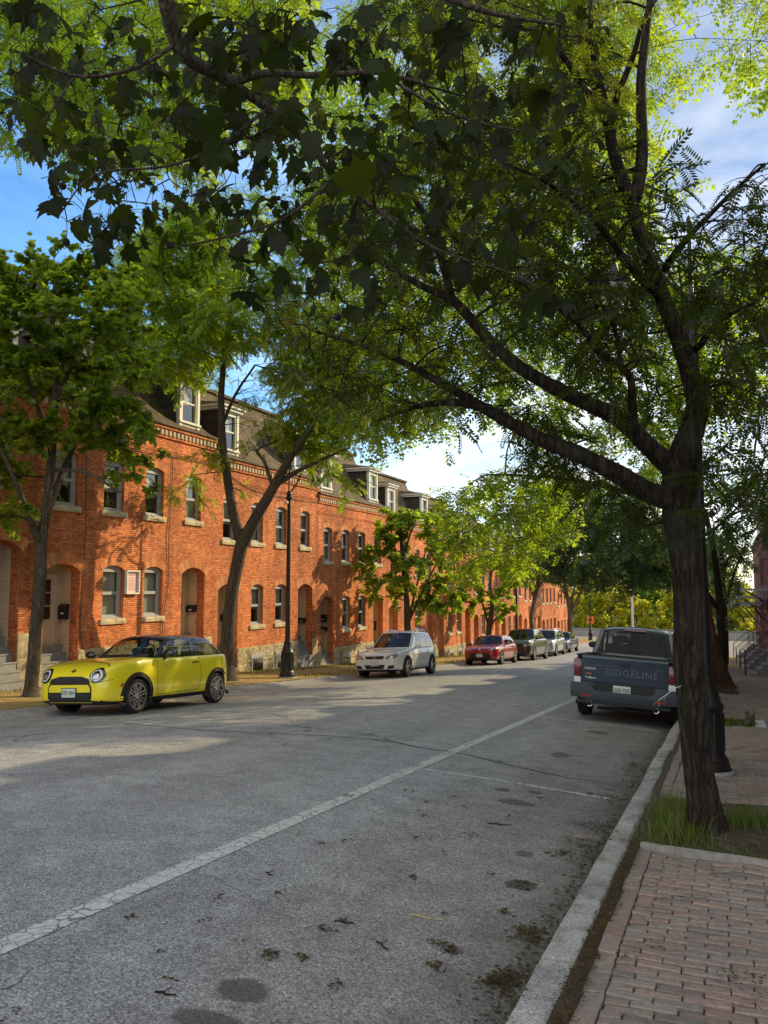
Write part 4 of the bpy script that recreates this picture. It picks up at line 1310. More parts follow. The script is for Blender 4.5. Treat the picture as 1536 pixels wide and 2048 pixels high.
# ---- left tree by the yellow car (broad toothed leaves)
b = (-13.5, 12.9); D1 = depth((b[0], b[1], 0))
t = Tree('street_tree', 'broad leaved street tree on the left pavement in front of the yellow hatchback', b, 'street trees along the left pavement', bark='grey_bark', leaf='maple_leaf', seed=21)
base = (b[0], b[1], gz(*b) - .1)
P = t.limb_px([(58, 1400, D1, 43.2), (63, 1370, D1, 27.4), (72, 1260, D1, 24.5), (80, 1150, D1, 24.5), (83, 1080, D1, 22.3), (96, 990, D1, 19.4), (103, 900, D1, 15.8), (108, 780, D1, 13.0), (105, 650, D1, 9.4), (110, 560, D1, 5.8)], 12, first=base)
t.limb_px([(80, 1090, D1, 18.7), (60, 1040, D1 - .3, 13.0), (30, 960, D1 - .8, 9.4), (0, 900, D1 - 1, 6.5)], 8)
t.limb_px([(88, 1030, D1, 18.7), (110, 985, D1 + .1, 14.4), (140, 910, D1 + .4, 10.8), (175, 830, D1 + .6, 7.2), (215, 720, D1 + 1, 5.0)], 8)
t.limb_px([(103, 900, D1, 13.0), (80, 830, D1 - .2, 8.6), (50, 740, D1 - .6, 5.8)], 7)
t.limb_px([(108, 800, D1, 10.1), (150, 720, D1 + .3, 7.2), (190, 620, D1 + .3, 4.3)], 7)
t.limb_px([(100, 940, D1, 8.6), (170, 945, D1 - .8, 6.5), (240, 985, D1 - 1.2, 4.3)], 6)
px_clumps(t, [(20, 560, 58), (95, 535, 55), (165, 545, 55), (235, 585, 55), (40, 640, 60), (120, 620, 60), (190, 645, 60), (255, 660, 50), (10, 700, 55), (80, 705, 60), (150, 715, 60), (215, 730, 55), (275, 720, 42), (25, 780, 58), (95, 790, 55), (160, 795, 52), (225, 800, 52), (265, 850, 40), (15, 860, 55), (60, 880, 40), (150, 865, 45), (205, 880, 42), (240, 900, 38), (20, 955, 42), (5, 1030, 50), (40, 1010, 36), (285, 915, 30), (270, 955, 28), (310, 975, 22), (230, 950, 25), (330, 905, 15), (60, 590, 50), (150, 590, 50), (200, 540, 40), (-30, 620, 60), (-30, 760, 60), (-20, 920, 55), (50, 740, 50), (120, 680, 50), (190, 770, 45), (85, 850, 40), (130, 490, 30), (60, 515, 34), (210, 690, 40)], D1, 1.1, 11, .115, minr=.006, droop=.35, tw=7)
fill_px(t, [(-40, 520), (120, 480), (260, 540), (310, 700), (290, 900), (210, 920), (150, 860), (60, 900), (-40, 900)], 64, 44, D1 - 1.4, D1 + 1.4, 11, .115, 81, sky=.6, minr=.005, droop=.35, tw=6)
t.finish('maple')

# ---- forked tree by the lamp (feathery leaves, bare twigs)
b = (-13.2, 19.8); D2 = depth((b[0], b[1], 0))
t = Tree('street_tree', 'forked feathery leaved street tree with bare twigs, left of the street lamp', b, 'street trees along the left pavement', bark='grey_bark', leaf='sunny_leaf', seed=22)
P = t.limb_px([(457, 1368, D2, 45.9), (455, 1330, D2, 29.5), (458, 1240, D2, 25.4), (470, 1150, D2, 24.6), (486, 1080, D2, 26.2)], 12, first=(b[0], b[1], gz(*b) - .1))
t.limb_px([(486, 1085, D2, 26.2), (470, 1040, D2, 19.7), (456, 960, D2, 17.2), (444, 870, D2, 15.6), (443, 790, D2, 13.1), (450, 700, D2, 9.8), (462, 610, D2, 6.6), (470, 520, D2, 4.1)], 9)
t.limb_px([(486, 1085, D2, 27.9), (515, 1030, D2 - .2, 22.1), (552, 965, D2 - .5, 19.7), (590, 900, D2 - .8, 13.9), (640, 830, D2 - 1, 9.8), (690, 760, D2 - 1.4, 6.6)], 9)
t.limb_px([(552, 968, D2 - .5, 13.1), (590, 945, D2 - .6, 9.8), (640, 920, D2 - 1, 7.4), (700, 895, D2 - 1.2, 4.1)], 7)
t.limb_px([(545, 975, D2 - .5, 8.2), (530, 925, D2 - .4, 6.6), (515, 900, D2 - .2, 4.9), (560, 880, D2, 3.3)], 6)
t.limb_px([(444, 850, D2, 8.2), (470, 790, D2 + .2, 5.7), (510, 730, D2 + .5, 4.1)], 6)
# bare twigs
for q in range(60):
    x, y = t.rr.uniform(400, 600), t.rr.uniform(735, 930)
    p = min((n for n in t.nodes), key=lambda n: (n[0] - deep(x, y, D2)).length + t.rr.uniform(0, .6))[0]
    e = deep(x, y, D2 + t.rr.uniform(-.8, .8)); m = p.lerp(e, .5) + Vector((0, 0, t.rr.uniform(-.05, .2)))
    t.twig.tube(catmull([p, m, e], 3), [.010 - .0011 * i for i in range(7)], 4, cap=False)
    for _ in range(3):
        e2 = e + Vector((t.rr.gauss(0, .25), t.rr.gauss(0, .25), t.rr.gauss(.0, .25))); t.twig.tube([e.lerp(m, t.rr.uniform(0, .6)), e2], [.004, .003], 3, cap=False)
px_clumps(t, [(330, 520, 55), (400, 470, 55), (460, 430, 50), (430, 540, 55), (500, 560, 60), (560, 600, 60), (330, 600, 50), (390, 620, 55), (300, 680, 40), (360, 690, 50), (440, 660, 50), (520, 660, 50), (600, 680, 55), (650, 640, 55), (560, 760, 42), (620, 760, 50), (680, 720, 50), (600, 830, 42), (650, 850, 38), (570, 870, 34), (700, 800, 45), (690, 880, 34), (630, 900, 32), (410, 910, 36), (385, 950, 30), (440, 930, 26), (345, 985, 24), (400, 1000, 22), (500, 900, 24), (530, 850, 30), (660, 950, 30), (710, 970, 26), (740, 860, 36), (500, 800, 25), (480, 980, 18), (690, 1000, 22), (470, 720, 30)], D2, 1.3, 16, .26, minr=.006, tw=7)
fill_px(t, [(240, 660), (310, 430), (480, 390), (640, 520), (770, 700), (740, 900), (630, 930), (560, 880), (560, 740), (420, 720), (300, 760)], 110, 46, D2 - 1.6, D2 + 1.6, 16, .26, 82, sky=.6, minr=.005, tw=6)
fill_px(t, [(225, 480), (420, 400), (480, 700), (390, 760), (270, 735)], 70, 46, D2 - 1.2, D2 + 2.2, 17, .26, 83, sky=.5, minr=.005, tw=6)
fill_px(t, [(560, 660), (760, 640), (770, 830), (640, 880), (560, 800)], 36, 44, D2 - 1.2, D2 + 2.2, 17, .26, 84, sky=.5, minr=.005, tw=6)
t.finish('locust_mid')

# ---- unseen trunk further left: upper left feathery foliage
b = (-12.9, 7.4); D0 = depth((b[0], b[1], 0))
t = Tree('street_tree', 'feathery leaved tree reaching in from beyond the upper left picture edge', b, 'street trees along the left pavement', bark='grey_bark', leaf='sunny_leaf', seed=23)
pb = Vector((b[0], b[1], gz(*b) - .1))
t.limb([(pb, .22), (pb + Vector((.1, .1, 2)), .17), (pb + Vector((.3, .1, 4)), .14), (pb + Vector((.8, .4, 6)), .09), (pb + Vector((1.2, .8, 8)), .05)], 10)
t.limb_px([(-330, 500, 11.5, 26), (-150, 330, 11, 18), (0, 220, 10.6, 12), (150, 130, 10.2, 8), (280, 60, 10, 5)], 7)
fill_px(t, [(-60, -60), (640, -60), (560, 200), (380, 330), (150, 320), (70, 370), (-60, 370)], 120, 66, 9, 13, 15, .26, 5, sky=.75, minr=.005)
t.finish('locust_mid')

# ---- maples further down the left side
def left_tree(px, Y, label, trunk, clumps, seed, leaf, k=14, size=.13, jit=1.2, x=-13.2):
    b = (x, Y); Dd = depth((x, Y, zb(Y)))
    t = Tree('street_tree', label, b, 'street trees along the left pavement', bark='grey_bark', leaf=leaf, seed=seed)
    q = [(a, c, Dd, w) for a, c, w in trunk]
    t.limb_px(q, 8, first=(b[0], b[1], gz(*b) - .1))
    for br in range(5):
        c = t.rr.choice(clumps); n = t.rr.choice(q[1:-1])
        t.limb_px([(n[0], n[1], Dd, 6), ((n[0] + c[0]) / 2, (n[1] + c[1]) / 2 - 5, Dd + t.rr.uniform(-.5, .5), 4), (c[0], c[1], Dd, 2)], 5)
    px_clumps(t, clumps, Dd, jit, k, size, minr=.008, tw=7)
    t.finish('maple_far')
left_tree(815, 34.3, 'bright yellow green maple behind the white crossover', [(815, 1320, 18), (815, 1250, 14), (813, 1190, 12), (805, 1120, 9), (800, 1040, 5)],
          [(800, 1035, 36), (835, 1030, 34), (765, 1065, 38), (810, 1075, 40), (860, 1070, 40), (740, 1100, 30), (780, 1115, 42), (830, 1120, 42), (880, 1110, 40), (730, 1145, 28), (765, 1160, 38), (810, 1165, 34), (855, 1165, 42), (890, 1160, 34), (745, 1195, 26), (790, 1195, 30), (850, 1205, 36), (880, 1215, 30), (905, 1190, 30), (725, 1120, 24), (780, 1040, 30), (875, 1045, 34), (900, 1075, 34)], 31, 'bright_maple_leaf')
left_tree(975, 47.8, 'smaller yellow green maple standing over the red hatchback', [(978, 1300, 16), (978, 1255, 12), (985, 1215, 9), (980, 1170, 6), (985, 1130, 4)],
          [(985, 1130, 28), (945, 1150, 30), (1020, 1145, 28), (925, 1180, 26), (965, 1180, 30), (1005, 1180, 30), (1040, 1165, 24), (945, 1210, 22), (985, 1215, 22), (1020, 1215, 22), (915, 1205, 18), (1000, 1235, 16), (960, 1120, 24), (1040, 1130, 22)], 32, 'bright_maple_leaf', size=.2)
left_tree(1060, 62.0, 'slim street tree near the far end of the left row', [(1062, 1290, 9), (1062, 1240, 7), (1068, 1190, 5), (1062, 1130, 3)],
          [(1060, 1110, 30), (1025, 1120, 26), (1090, 1125, 26), (1040, 1150, 22), (1080, 1155, 24), (1010, 1150, 20), (1060, 1140, 24), (1100, 1150, 20)], 33, 'sunny_leaf', size=.28)
left_tree(1140, 76.0, 'forked pale green tree at the far corner of the left row', [(1141, 1290, 11), (1140, 1230, 9), (1136, 1200, 8), (1128, 1160, 6), (1130, 1100, 4)],
          [(1130, 1100, 28), (1100, 1115, 24), (1160, 1115, 26), (1185, 1140, 22), (1120, 1135, 24), (1155, 1145, 24), (1080, 1130, 20), (1180, 1165, 18), (1165, 1185, 16), (1110, 1150, 16), (1195, 1120, 18)], 34, 'lime_leaf', size=.3)

# ---- the big locust in the tree pit on the right
b = (-.19, 7.22); DL = depth((b[0], b[1], gz(*b)))
t = Tree('locust_tree', 'big dark locust with furrowed trunk in the near tree pit, limbs arching over the road', b, bark='furrowed_bark', leaf='locust_leaf', seed=41)
def knotty(pts, n, sub, amp, first=None, wsc=.74):
    Q = [(deep(x, y, D), w * wsc * D / FPX / 2) for x, y, D, w in pts]
    if first is not None: Q[0] = (Vector(first), Q[0][1])
    P = catmull([p for p, r in Q], sub); Rd = lerp_list([r for p, r in Q], sub)
    bi = len(t.wood.v)
    t.wood.tube(P, Rd, n)
    for i in range(len(P)):
        for k in range(n):
            v = Vector(t.wood.v[bi + i * n + k]); o = (v - P[i]).normalized()
            q = v + Vector(noise.noise_vector(v * 6)) * .03
            d = noise.noise(Vector((v.x * 5, v.y * 5, v.z * 1.6))) * amp
            rg = 1 - abs(noise.noise(Vector((q.x * 17, q.y * 17, q.z * 2.6)))) * 3.2
            rg2 = 1 - abs(noise.noise(Vector((q.x * 33, q.y * 33, q.z * 6.0)))) * 3
            d += (max(-.6, rg) * -.55 + max(-.6, rg2) * -.25) * amp * .9
            zr = max(0, 1 - (v.z - t.base.z) / .5)
            d += zr ** 2 * .035 * (1 + 1.3 * math.sin(5 * math.atan2(o.y, o.x) + 1)) if first is not None else 0
            t.wood.v[bi + i * n + k] = tuple(v + o * d * min(1.2, Rd[i] / .15))
        if i % 4 == 0: t.nodes.append((P[i], Rd[i]))
knotty([(1413, 1690, DL, 104), (1411, 1660, DL, 78), (1404, 1600, DL, 72), (1393, 1500, DL + .02, 72), (1384, 1400, DL + .03, 75), (1378, 1340, DL + .04, 78), (1376, 1250, DL + .05, 72), (1374, 1150, DL + .06, 73), (1366, 1060, DL + .06, 82), (1358, 1000, DL + .06, 88), (1357, 960, DL + .05, 84), (1366, 915, DL + .05, 74), (1383, 860, DL + .05, 62)], 84, 22, .021, wsc=.80, first=(b[0], b[1], gz(*b) - .12))
knotty([(1383, 870, DL + .05, 66), (1393, 820, DL + .05, 60), (1386, 770, DL + .05, 52), (1362, 690, DL + .1, 46), (1335, 620, DL + .15, 42), (1312, 560, DL + .2, 40), (1290, 500, DL + .2, 38), (1272, 440, DL + .2, 38), (1262, 390, DL + .2, 36)], 48, 14, .013)
t.limb_px([(1264, 400, DL + .2, 30), (1240, 350, DL + .2, 25), (1222, 290, DL + .15, 22), (1212, 230, DL + .1, 20), (1200, 160, DL + .1, 15), (1185, 80, DL, 11), (1180, -40, DL, 8)], 12)
t.limb_px([(1268, 400, DL + .2, 28), (1280, 330, DL + .3, 24), (1282, 220, DL + .4, 21), (1286, 120, DL + .5, 18), (1296, 20, DL + .6, 14), (1320, -80, DL + .7, 10)], 12)
t.limb_px([(1216, 240, DL + .1, 17), (1240, 180, DL, 14), (1270, 110, DL - .1, 12), (1290, 40, DL - .2, 9), (1330, -30, DL - .2, 7)], 9)
t.limb_px([(1225, 265, DL + .15, 18), (1180, 190, DL - .2, 15), (1130, 120, DL - .5, 13), (1080, 60, DL - .7, 9)], 9)
# low long limb over the road
knotty([(1350, 1000, DL + .05, 74), (1300, 985, DL, 58), (1230, 945, DL - .1, 50), (1150, 905, DL - .1, 46), (1080, 878, DL, 40), (1020, 845, DL + .1, 34), (950, 805, DL + .3, 28), (880, 765, DL + .5, 22), (800, 722, DL + .8, 17), (720, 690, DL + 1.1, 12), (620, 660, DL + 1.4, 7)], 30, 12, .012)
t.limb_px([(1040, 858, DL + .1, 22), (960, 815, DL + .2, 17), (900, 805, DL + .4, 14), (830, 815, DL + .7, 11), (760, 840, DL + 1, 7)], 9)
# upper long limb
knotty([(1355, 945, DL + .05, 66), (1310, 905, DL - .05, 52), (1240, 840, DL - .2, 46), (1160, 800, DL - .3, 42), (1090, 765, DL - .4, 38), (1020, 720, DL - .4, 34), (960, 660, DL - .4, 29), (910, 605, DL - .4, 25), (840, 570, DL - .3, 19), (770, 530, DL - .1, 13), (680, 480, DL + .2, 8)], 30, 12, .012)
t.limb_px([(905, 600, DL - .4, 19), (885, 530, DL - .5, 16), (850, 440, DL - .6, 13), (800, 350, DL - .6, 9), (740, 290, DL - .5, 6)], 9)
t.limb_px([(1265, 860, DL - .2, 20), (1262, 800, DL - .3, 17), (1255, 745, DL - .4, 14), (1200, 705, DL - .5, 15), (1160, 650, DL - .6, 12), (1100, 600, DL - .7, 9), (1040, 560, DL - .8, 6)], 9)
t.limb_px([(1245, 745, DL - .4, 11), (1230, 660, DL - .5, 9), (1200, 610, DL - .6, 8), (1150, 640, DL - .7, 5)], 7)
t.limb_px([(1320, 590, DL + .15, 20), (1270, 540, DL - .1, 15), (1190, 440, DL - .4, 11), (1100, 370, DL - .6, 8), (1010, 330, DL - .8, 5)], 8)
t.limb_px([(1330, 540, DL + .2, 18), (1380, 470, DL - .1, 12), (1440, 410, DL - .4, 9), (1530, 330, DL - .8, 6)], 7)
t.limb_px([(1390, 700, DL + .1, 16), (1440, 640, DL - .2, 10), (1520, 600, DL - .5, 6)], 7)
t.limb_px([(1376, 1090, DL + .05, 10), (1405, 1075, DL - .05, 7), (1440, 1050, DL - .2, 5), (1500, 990, DL - .5, 3)], 6)
kwL = dict(minr=.003, droop=.35, tw=6, flat=.55)
# hand placed sprays
px_clumps(t, [(1330, 420, 60), (1400, 470, 60), (1470, 440, 60), (1520, 380, 60), (1350, 350, 45), (1490, 360, 45), (1520, 500, 60), (1450, 540, 60), (1390, 560, 55), (1480, 620, 60), (1530, 680, 60), (1440, 680, 55), (1500, 760, 60), (1430, 760, 50), (1530, 860, 55), (1470, 900, 60), (1520, 950, 60), (1430, 960, 50), (1480, 1000, 50), (1530, 1030, 45), (1420, 1030, 35), (1460, 830, 50), (1250, 620, 60), (1180, 560, 60)], DL - .4, .7, 12, .25, **kwL)
fill_px(t, [(620, 420), (900, 250), (1200, 300), (1350, 520), (1330, 800), (1230, 800), (1000, 640), (760, 560)], 116, 76, DL - 1.1, DL + 1.8, 12, .25, 51, **kwL)
fill_px(t, [(520, 600), (800, 600), (1050, 760), (1150, 860), (1000, 880), (880, 820), (640, 800)], 56, 62, DL + .2, DL + 2.0, 12, .25, 52, **kwL)
fill_px(t, [(760, -60), (1200, -60), (1230, 330), (900, 300)], 64, 80, DL - .8, DL + 1.5, 11, .25, 53, **kwL)
fill_px(t, [(850, 890), (1000, 830), (1200, 940), (1320, 1020), (1300, 1080), (1150, 960), (980, 900)], 22, 50, DL + .2, DL + 1.2, 10, .25, 54, **kwL)
fill_px(t, [(1390, 560), (1570, 470), (1570, 1060), (1425, 1050), (1410, 800)], 46, 58, DL - 1.0, DL + 1.6, 12, .25, 55, sky=.7, **kwL)
fill_px(t, [(1290, 330), (1400, 420), (1560, 300), (1570, 520), (1380, 560)], 16, 52, DL - .8, DL + 1.2, 11, .25, 56, sky=.55, **kwL)
t.finish('locust')

# ----
# ---- second tree on the right pavement: wide red brown foot, tall bright crown
b = (-.15, 27.0); DR = depth((b[0], b[1], zb(27)))
t = Tree('locust_tree', 'tall locust with broad reddish trunk foot behind the near trunk, bright high crown', b, bark='red_brown_bark', leaf='sunny_leaf', seed=42)
t.limb_px([(1440, 1382, DR, 78), (1437, 1365, DR, 54), (1428, 1310, DR, 30), (1414, 1230, DR, 20), (1400, 1100, DR, 17), (1388, 1000, DR, 16), (1386, 900, DR, 15), (1392, 800, DR, 16), (1380, 700, DR, 11), (1350, 600, DR - 1, 6)], 14, first=(b[0], b[1], gz(*b) - .15))
t.limb_px([(1400, 1000, DR, 18), (1340, 900, DR, 14), (1250, 780, DR - 1, 11), (1150, 640, DR - 2, 8), (1050, 480, DR - 3, 5)], 8)
t.limb_px([(1390, 900, DR, 16), (1300, 700, DR + 1, 12), (1230, 500, DR + 1, 9), (1180, 300, DR, 6)], 8)
t.limb_px([(1405, 1060, DR, 16), (1300, 1000, DR - 1, 12), (1150, 960, DR - 2, 9), (1010, 950, DR - 3, 5)], 8)
t.limb_px([(1392, 800, DR, 12), (1450, 700, DR - 2, 8), (1520, 640, DR - 3, 5)], 7)
fill_px(t, [(560, 120), (900, -50), (1560, -50), (1560, 200), (1330, 330), (1250, 560), (1000, 620), (650, 600)], 240, 78, DR - 9, DR + 1, 11, .40, 61, sky=1.0, minr=.006, tw=7)
fill_px(t, [(700, 560), (1100, 600), (1380, 560), (1480, 800), (1350, 930), (1050, 840), (850, 820), (680, 760)], 120, 66, DR - 7, DR, 11, .40, 62, sky=1.0, minr=.006, tw=7)
fill_px(t, [(1330, 560), (1560, 480), (1560, 980), (1400, 980)], 60, 62, DR - 7, DR, 11, .40, 63, minr=.006, tw=7)
px_clumps(t, [(920, 990, 50), (980, 970, 50), (1040, 965, 50), (1100, 970, 46), (900, 1045, 42), (950, 1040, 50), (1010, 1030, 50), (1070, 1030, 48), (910, 1100, 40), (960, 1095, 44), (1020, 1085, 40), (930, 1135, 30), (1150, 985, 40), (1200, 1000, 36), (1120, 930, 40), (1180, 945, 40)], DR - 2, 2, 11, .40, minr=.006, tw=7)
fill_px(t, [(870, 980), (1000, 940), (1130, 930), (1150, 1060), (1040, 1130), (920, 1140)], 60, 44, DR - 4, DR + 3, 12, .38, 64, sky=.5, minr=.006, tw=7)
fill_px(t, [(620, 800), (760, 790), (900, 800), (930, 860), (870, 960), (760, 930), (680, 880)], 44, 42, DR - 6, DR, 13, .36, 65, sky=.75, minr=.005, tw=7)
t.finish('locust_far')

# ---- ash like trees with drooping bluish foliage
def ash(label, b, trunk, clumps, seed, k=13, size=.40, fill=None):
    Dd = depth((b[0], b[1], zb(b[1])))
    t = Tree('ash_tree', label, b, 'dark ash trees on the right pavement', bark='dark_twig', leaf='bluish_leaf', seed=seed)
    t.limb_px([(x, y, Dd, w) for x, y, w in trunk], 9, first=(b[0], b[1], gz(*b) - .15))
    q = trunk[2:]
    for br in range(6):
        c = t.rr.choice(clumps); n = t.rr.choice(q)
        t.limb_px([(n[0], n[1], Dd, 8), ((n[0] + c[0]) / 2, (n[1] + c[1]) / 2 - 12, Dd + t.rr.uniform(-1, 1), 5), (c[0], c[1], Dd, 3)], 5)
    px_clumps(t, clumps, Dd, 2.0, k, size, minr=.008, tw=8, droop=.8)
    if fill: fill_px(t, fill, 75, 40, Dd - 3, Dd + 2, k, size, seed + 50, sky=.6, minr=.007, tw=7, droop=.8)
    t.finish('ash')
ash('ash with drooping dark blue green foliage hanging over the far right lane', (-.25, 40.0),
    [(1447, 1335, 34), (1444, 1300, 18), (1440, 1220, 15), (1430, 1120, 12), (1410, 1020, 9)],
    [(1110, 1040, 40), (1170, 1030, 44), (1230, 1030, 44), (1290, 1050, 44), (1330, 1090, 40), (1090, 1080, 36), (1140, 1075, 42), (1200, 1080, 44), (1260, 1090, 42), (1310, 1130, 40), (1120, 1120, 34), (1170, 1130, 38), (1230, 1140, 36), (1280, 1150, 30), (1190, 1165, 26), (1090, 1120, 24), (1380, 1050, 40), (1440, 1060, 40), (1240, 1000, 34), (1300, 1000, 34)], 44, fill=[(1040, 1010), (1150, 950), (1340, 930), (1350, 1150), (1240, 1160), (1090, 1140)])
ash('slimmer dark ash before the right hand stoops, crown under the nearest canopy', (-.1, 49.0),
    [(1452, 1322, 22), (1450, 1290, 14), (1448, 1220, 12), (1445, 1150, 9), (1440, 1080, 6)],
    [(1440, 1080, 38), (1465, 1110, 36), (1425, 1120, 36), (1455, 1150, 34), (1425, 1165, 30), (1470, 1170, 26), (1440, 1200, 28), (1420, 1215, 24), (1450, 1235, 22), (1490, 1090, 26), (1400, 1100, 30), (1495, 1130, 18)], 45)

# ---- plane tree whose limb hangs over the camera
b = (.75, -2.1)
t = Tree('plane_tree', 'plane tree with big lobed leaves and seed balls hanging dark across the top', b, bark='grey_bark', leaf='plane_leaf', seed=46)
pb = Vector((b[0], b[1], gz(*b) - .1))
A0 = deep(300, -260, 3.0)
t.limb([(pb, .24), (pb + Vector((.02, .05, 1.4)), .19), (pb + Vector((0, .1, 2.6)), .17), (pb + Vector((-.1, .2, 4.2)), .14), (pb + Vector((-.1, .3, 6.5)), .08)], 14)
t.limb([(pb + Vector((0, .1, 2.5)), .09), (pb + Vector((-.5, .9, 3.6)), .06), (A0.lerp(pb + Vector((-.5, .9, 3.6)), .5) + Vector((0, 0, .2)), .042), (A0, .036), (deep(325, -40, 3.1), .032), (deep(350, 75, 3.2), .030), (deep(378, 118, 3.25), .028), (deep(465, 165, 3.4), .026)], 10, 6)
t.limb_px([(465, 165, 3.4, 22), (540, 145, 3.45, 16), (640, 150, 3.5, 13), (760, 148, 3.6, 10), (870, 175, 3.7, 6)], 8)
t.limb_px([(465, 165, 3.4, 22), (540, 215, 3.5, 17), (615, 280, 3.6, 15), (672, 350, 3.7, 12), (750, 415, 3.8, 9), (840, 460, 3.9, 5)], 8)
t.limb_px([(345, 92, 3.2, 10), (260, 140, 3.1, 8), (150, 155, 3.0, 6), (30, 100, 2.9, 4)], 6)
t.limb_px([(150, 155, 3.0, 5), (110, 220, 3.0, 4), (70, 265, 3.0, 3)], 5)
t.limb_px([(540, 215, 3.5, 9), (440, 290, 3.3, 7), (330, 330, 3.2, 5), (190, 350, 3.1, 4), (120, 430, 3.1, 3)], 6)
t.limb_px([(672, 350, 3.7, 8), (560, 440, 3.6, 6), (440, 480, 3.5, 5), (330, 500, 3.4, 3)], 6)
t.limb_px([(760, 148, 3.6, 8), (900, 230, 3.5, 6), (1050, 260, 3.4, 5), (1160, 240, 3.3, 3)], 6)
t.limb_px([(750, 415, 3.8, 7), (880, 500, 3.6, 5), (1010, 540, 3.4, 4), (1090, 580, 3.3, 3)], 6)
t.limb([(A0, .03), (deep(520, -160, 2.9), .022), (deep(760, -60, 2.9), .016), (deep(960, 20, 2.95), .010), (deep(1120, 50, 3.0), .005)], 7)
t.limb([(A0, .02), (deep(160, -120, 2.8), .014), (deep(40, -30, 2.8), .008)], 6)
rr = random.Random(77); planes = []
def plane_leaf(px, py, D, size, face=.5):
    p = deep(px, py, D)
    # leaves hang: tips down and outward, faces tipped at all angles
    d = Vector((rr.gauss(0, .55), rr.gauss(.1, .5), rr.gauss(-.75, .45)))
    n = Vector((rr.gauss(-.05, .55), rr.gauss(-.55, .5), rr.gauss(.55, .45)))
    t.O.append(p); t.D.append(d); t.N.append(n); t.S.append(size)
    # petiole back to a nearby branch
    near = sorted(t.nodes, key=lambda n: (n[0] - p).length)[:4]
    q = rr.choice(near)[0]
    if .03 < (q - p).length < .30:
        t.twig.tube(catmull([q, q.lerp(p, .55) + Vector((rr.uniform(-.03, .03), rr.uniform(-.03, .03), .03)), p], 3), [.0028, .0025, .0022, .002, .0018, .0016, .0016], 4, cap=False)
    else:
        dn = d.normalized() * size
        t.twig.tube([p - dn * .9 + Vector((0, 0, size * .3)), p - dn * .4 + Vector((0, 0, size * .08)), p], [.002, .0018, .0016], 4, cap=False)
def fine_twigs(n):
    for i in range(n):
        x, y = rr.uniform(20, 1180), rr.uniform(-20, 620)
        if y > 620 - abs(x - 650) * .35: continue
        e = deep(x, y, rr.uniform(3.0, 5.2)); q = min(t.nodes, key=lambda n: (n[0] - e).length + rr.uniform(0, .25))
        if (q[0] - e).length > 1.6: continue
        m = q[0].lerp(e, .5) + Vector((rr.gauss(0, .05), rr.gauss(0, .05), rr.gauss(.03, .05)))
        P = catmull([q[0], m, e], 5); r0 = min(.007, q[1] * .7)
        t.twig.tube(P, [r0 * (1 - .75 * k / 10) for k in range(11)], 5, cap=False)
        for k in (4, 6, 8, 10): t.nodes.append((P[k], r0 * .5))
fine_twigs(110)
GROUPS = [(380, 70, 210, 70, 60), (560, 110, 200, 90, 60), (760, 90, 200, 100, 60), (950, 60, 180, 90, 46), (120, 90, 120, 90, 22), (60, 140, 70, 80, 12), (330, 210, 200, 90, 60), (540, 280, 180, 90, 62), (720, 300, 180, 110, 64), (900, 300, 170, 120, 52), (1080, 230, 130, 110, 30), (120, 240, 110, 80, 34), (210, 340, 110, 70, 36), (160, 395, 70, 60, 14), (110, 440, 50, 40, 6), (330, 410, 120, 60, 26), (480, 420, 150, 60, 34), (680, 470, 170, 70, 44), (860, 460, 150, 80, 36), (1020, 480, 110, 90, 20), (1080, 590, 70, 60, 8), (560, 560, 140, 50, 16), (720, 600, 120, 50, 12), (250, 470, 110, 50, 12), (1120, 120, 100, 120, 20), (40, 10, 60, 30, 5)]
for (x, y, sx, sy, n) in GROUPS:
    for i in range(int(n * 1.25)):
        px_, py_ = x + rr.gauss(0, sx * .52), y + rr.gauss(0, sy * .52)
        if any(math.hypot(px_ - a, py_ - b_) < q * .62 for a, b_, q in SKY) and rr.random() < .9: continue
        if px_ > 1230: continue
        plane_leaf(px_, py_, rr.uniform(3.0, 6.0), rr.uniform(.045, .125))
for (x, y, D, s_) in ((1090, 575, 3.0, .17), (100, 400, 3.0, .13), (165, 420, 3.1, .14), (60, 215, 3.0, .15), (240, 400, 3.2, .16), (40, 5, 3.0, .12), (1080, 60, 3.1, .16), (740, 360, 3.0, .17)):
    plane_leaf(x, y, D, s_)
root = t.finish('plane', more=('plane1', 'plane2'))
for (x, y) in ((132, 484), (405, 385), (340, 490), (897, 410), (675, 634), (125, 372)):
    mb = MB(); p = deep(x, y, 3.2); q = min(t.nodes, key=lambda n: (n[0] - p).length)[0]
    mb.lathe([(.001, -.016), (.009, -.013), (.0145, -.006), (.016, 0), (.0145, .006), (.009, .013), (.001, .016)], 10, M=Matrix.Translation(p - t.base))
    mb.tube(catmull([q - t.base, (q.lerp(p, .5) - t.base) + Vector((.02, 0, .02)), p - t.base], 3), .0015, 4, cap=False)
    mb.build('seed_ball', M['dark_twig'], root, smooth=60)

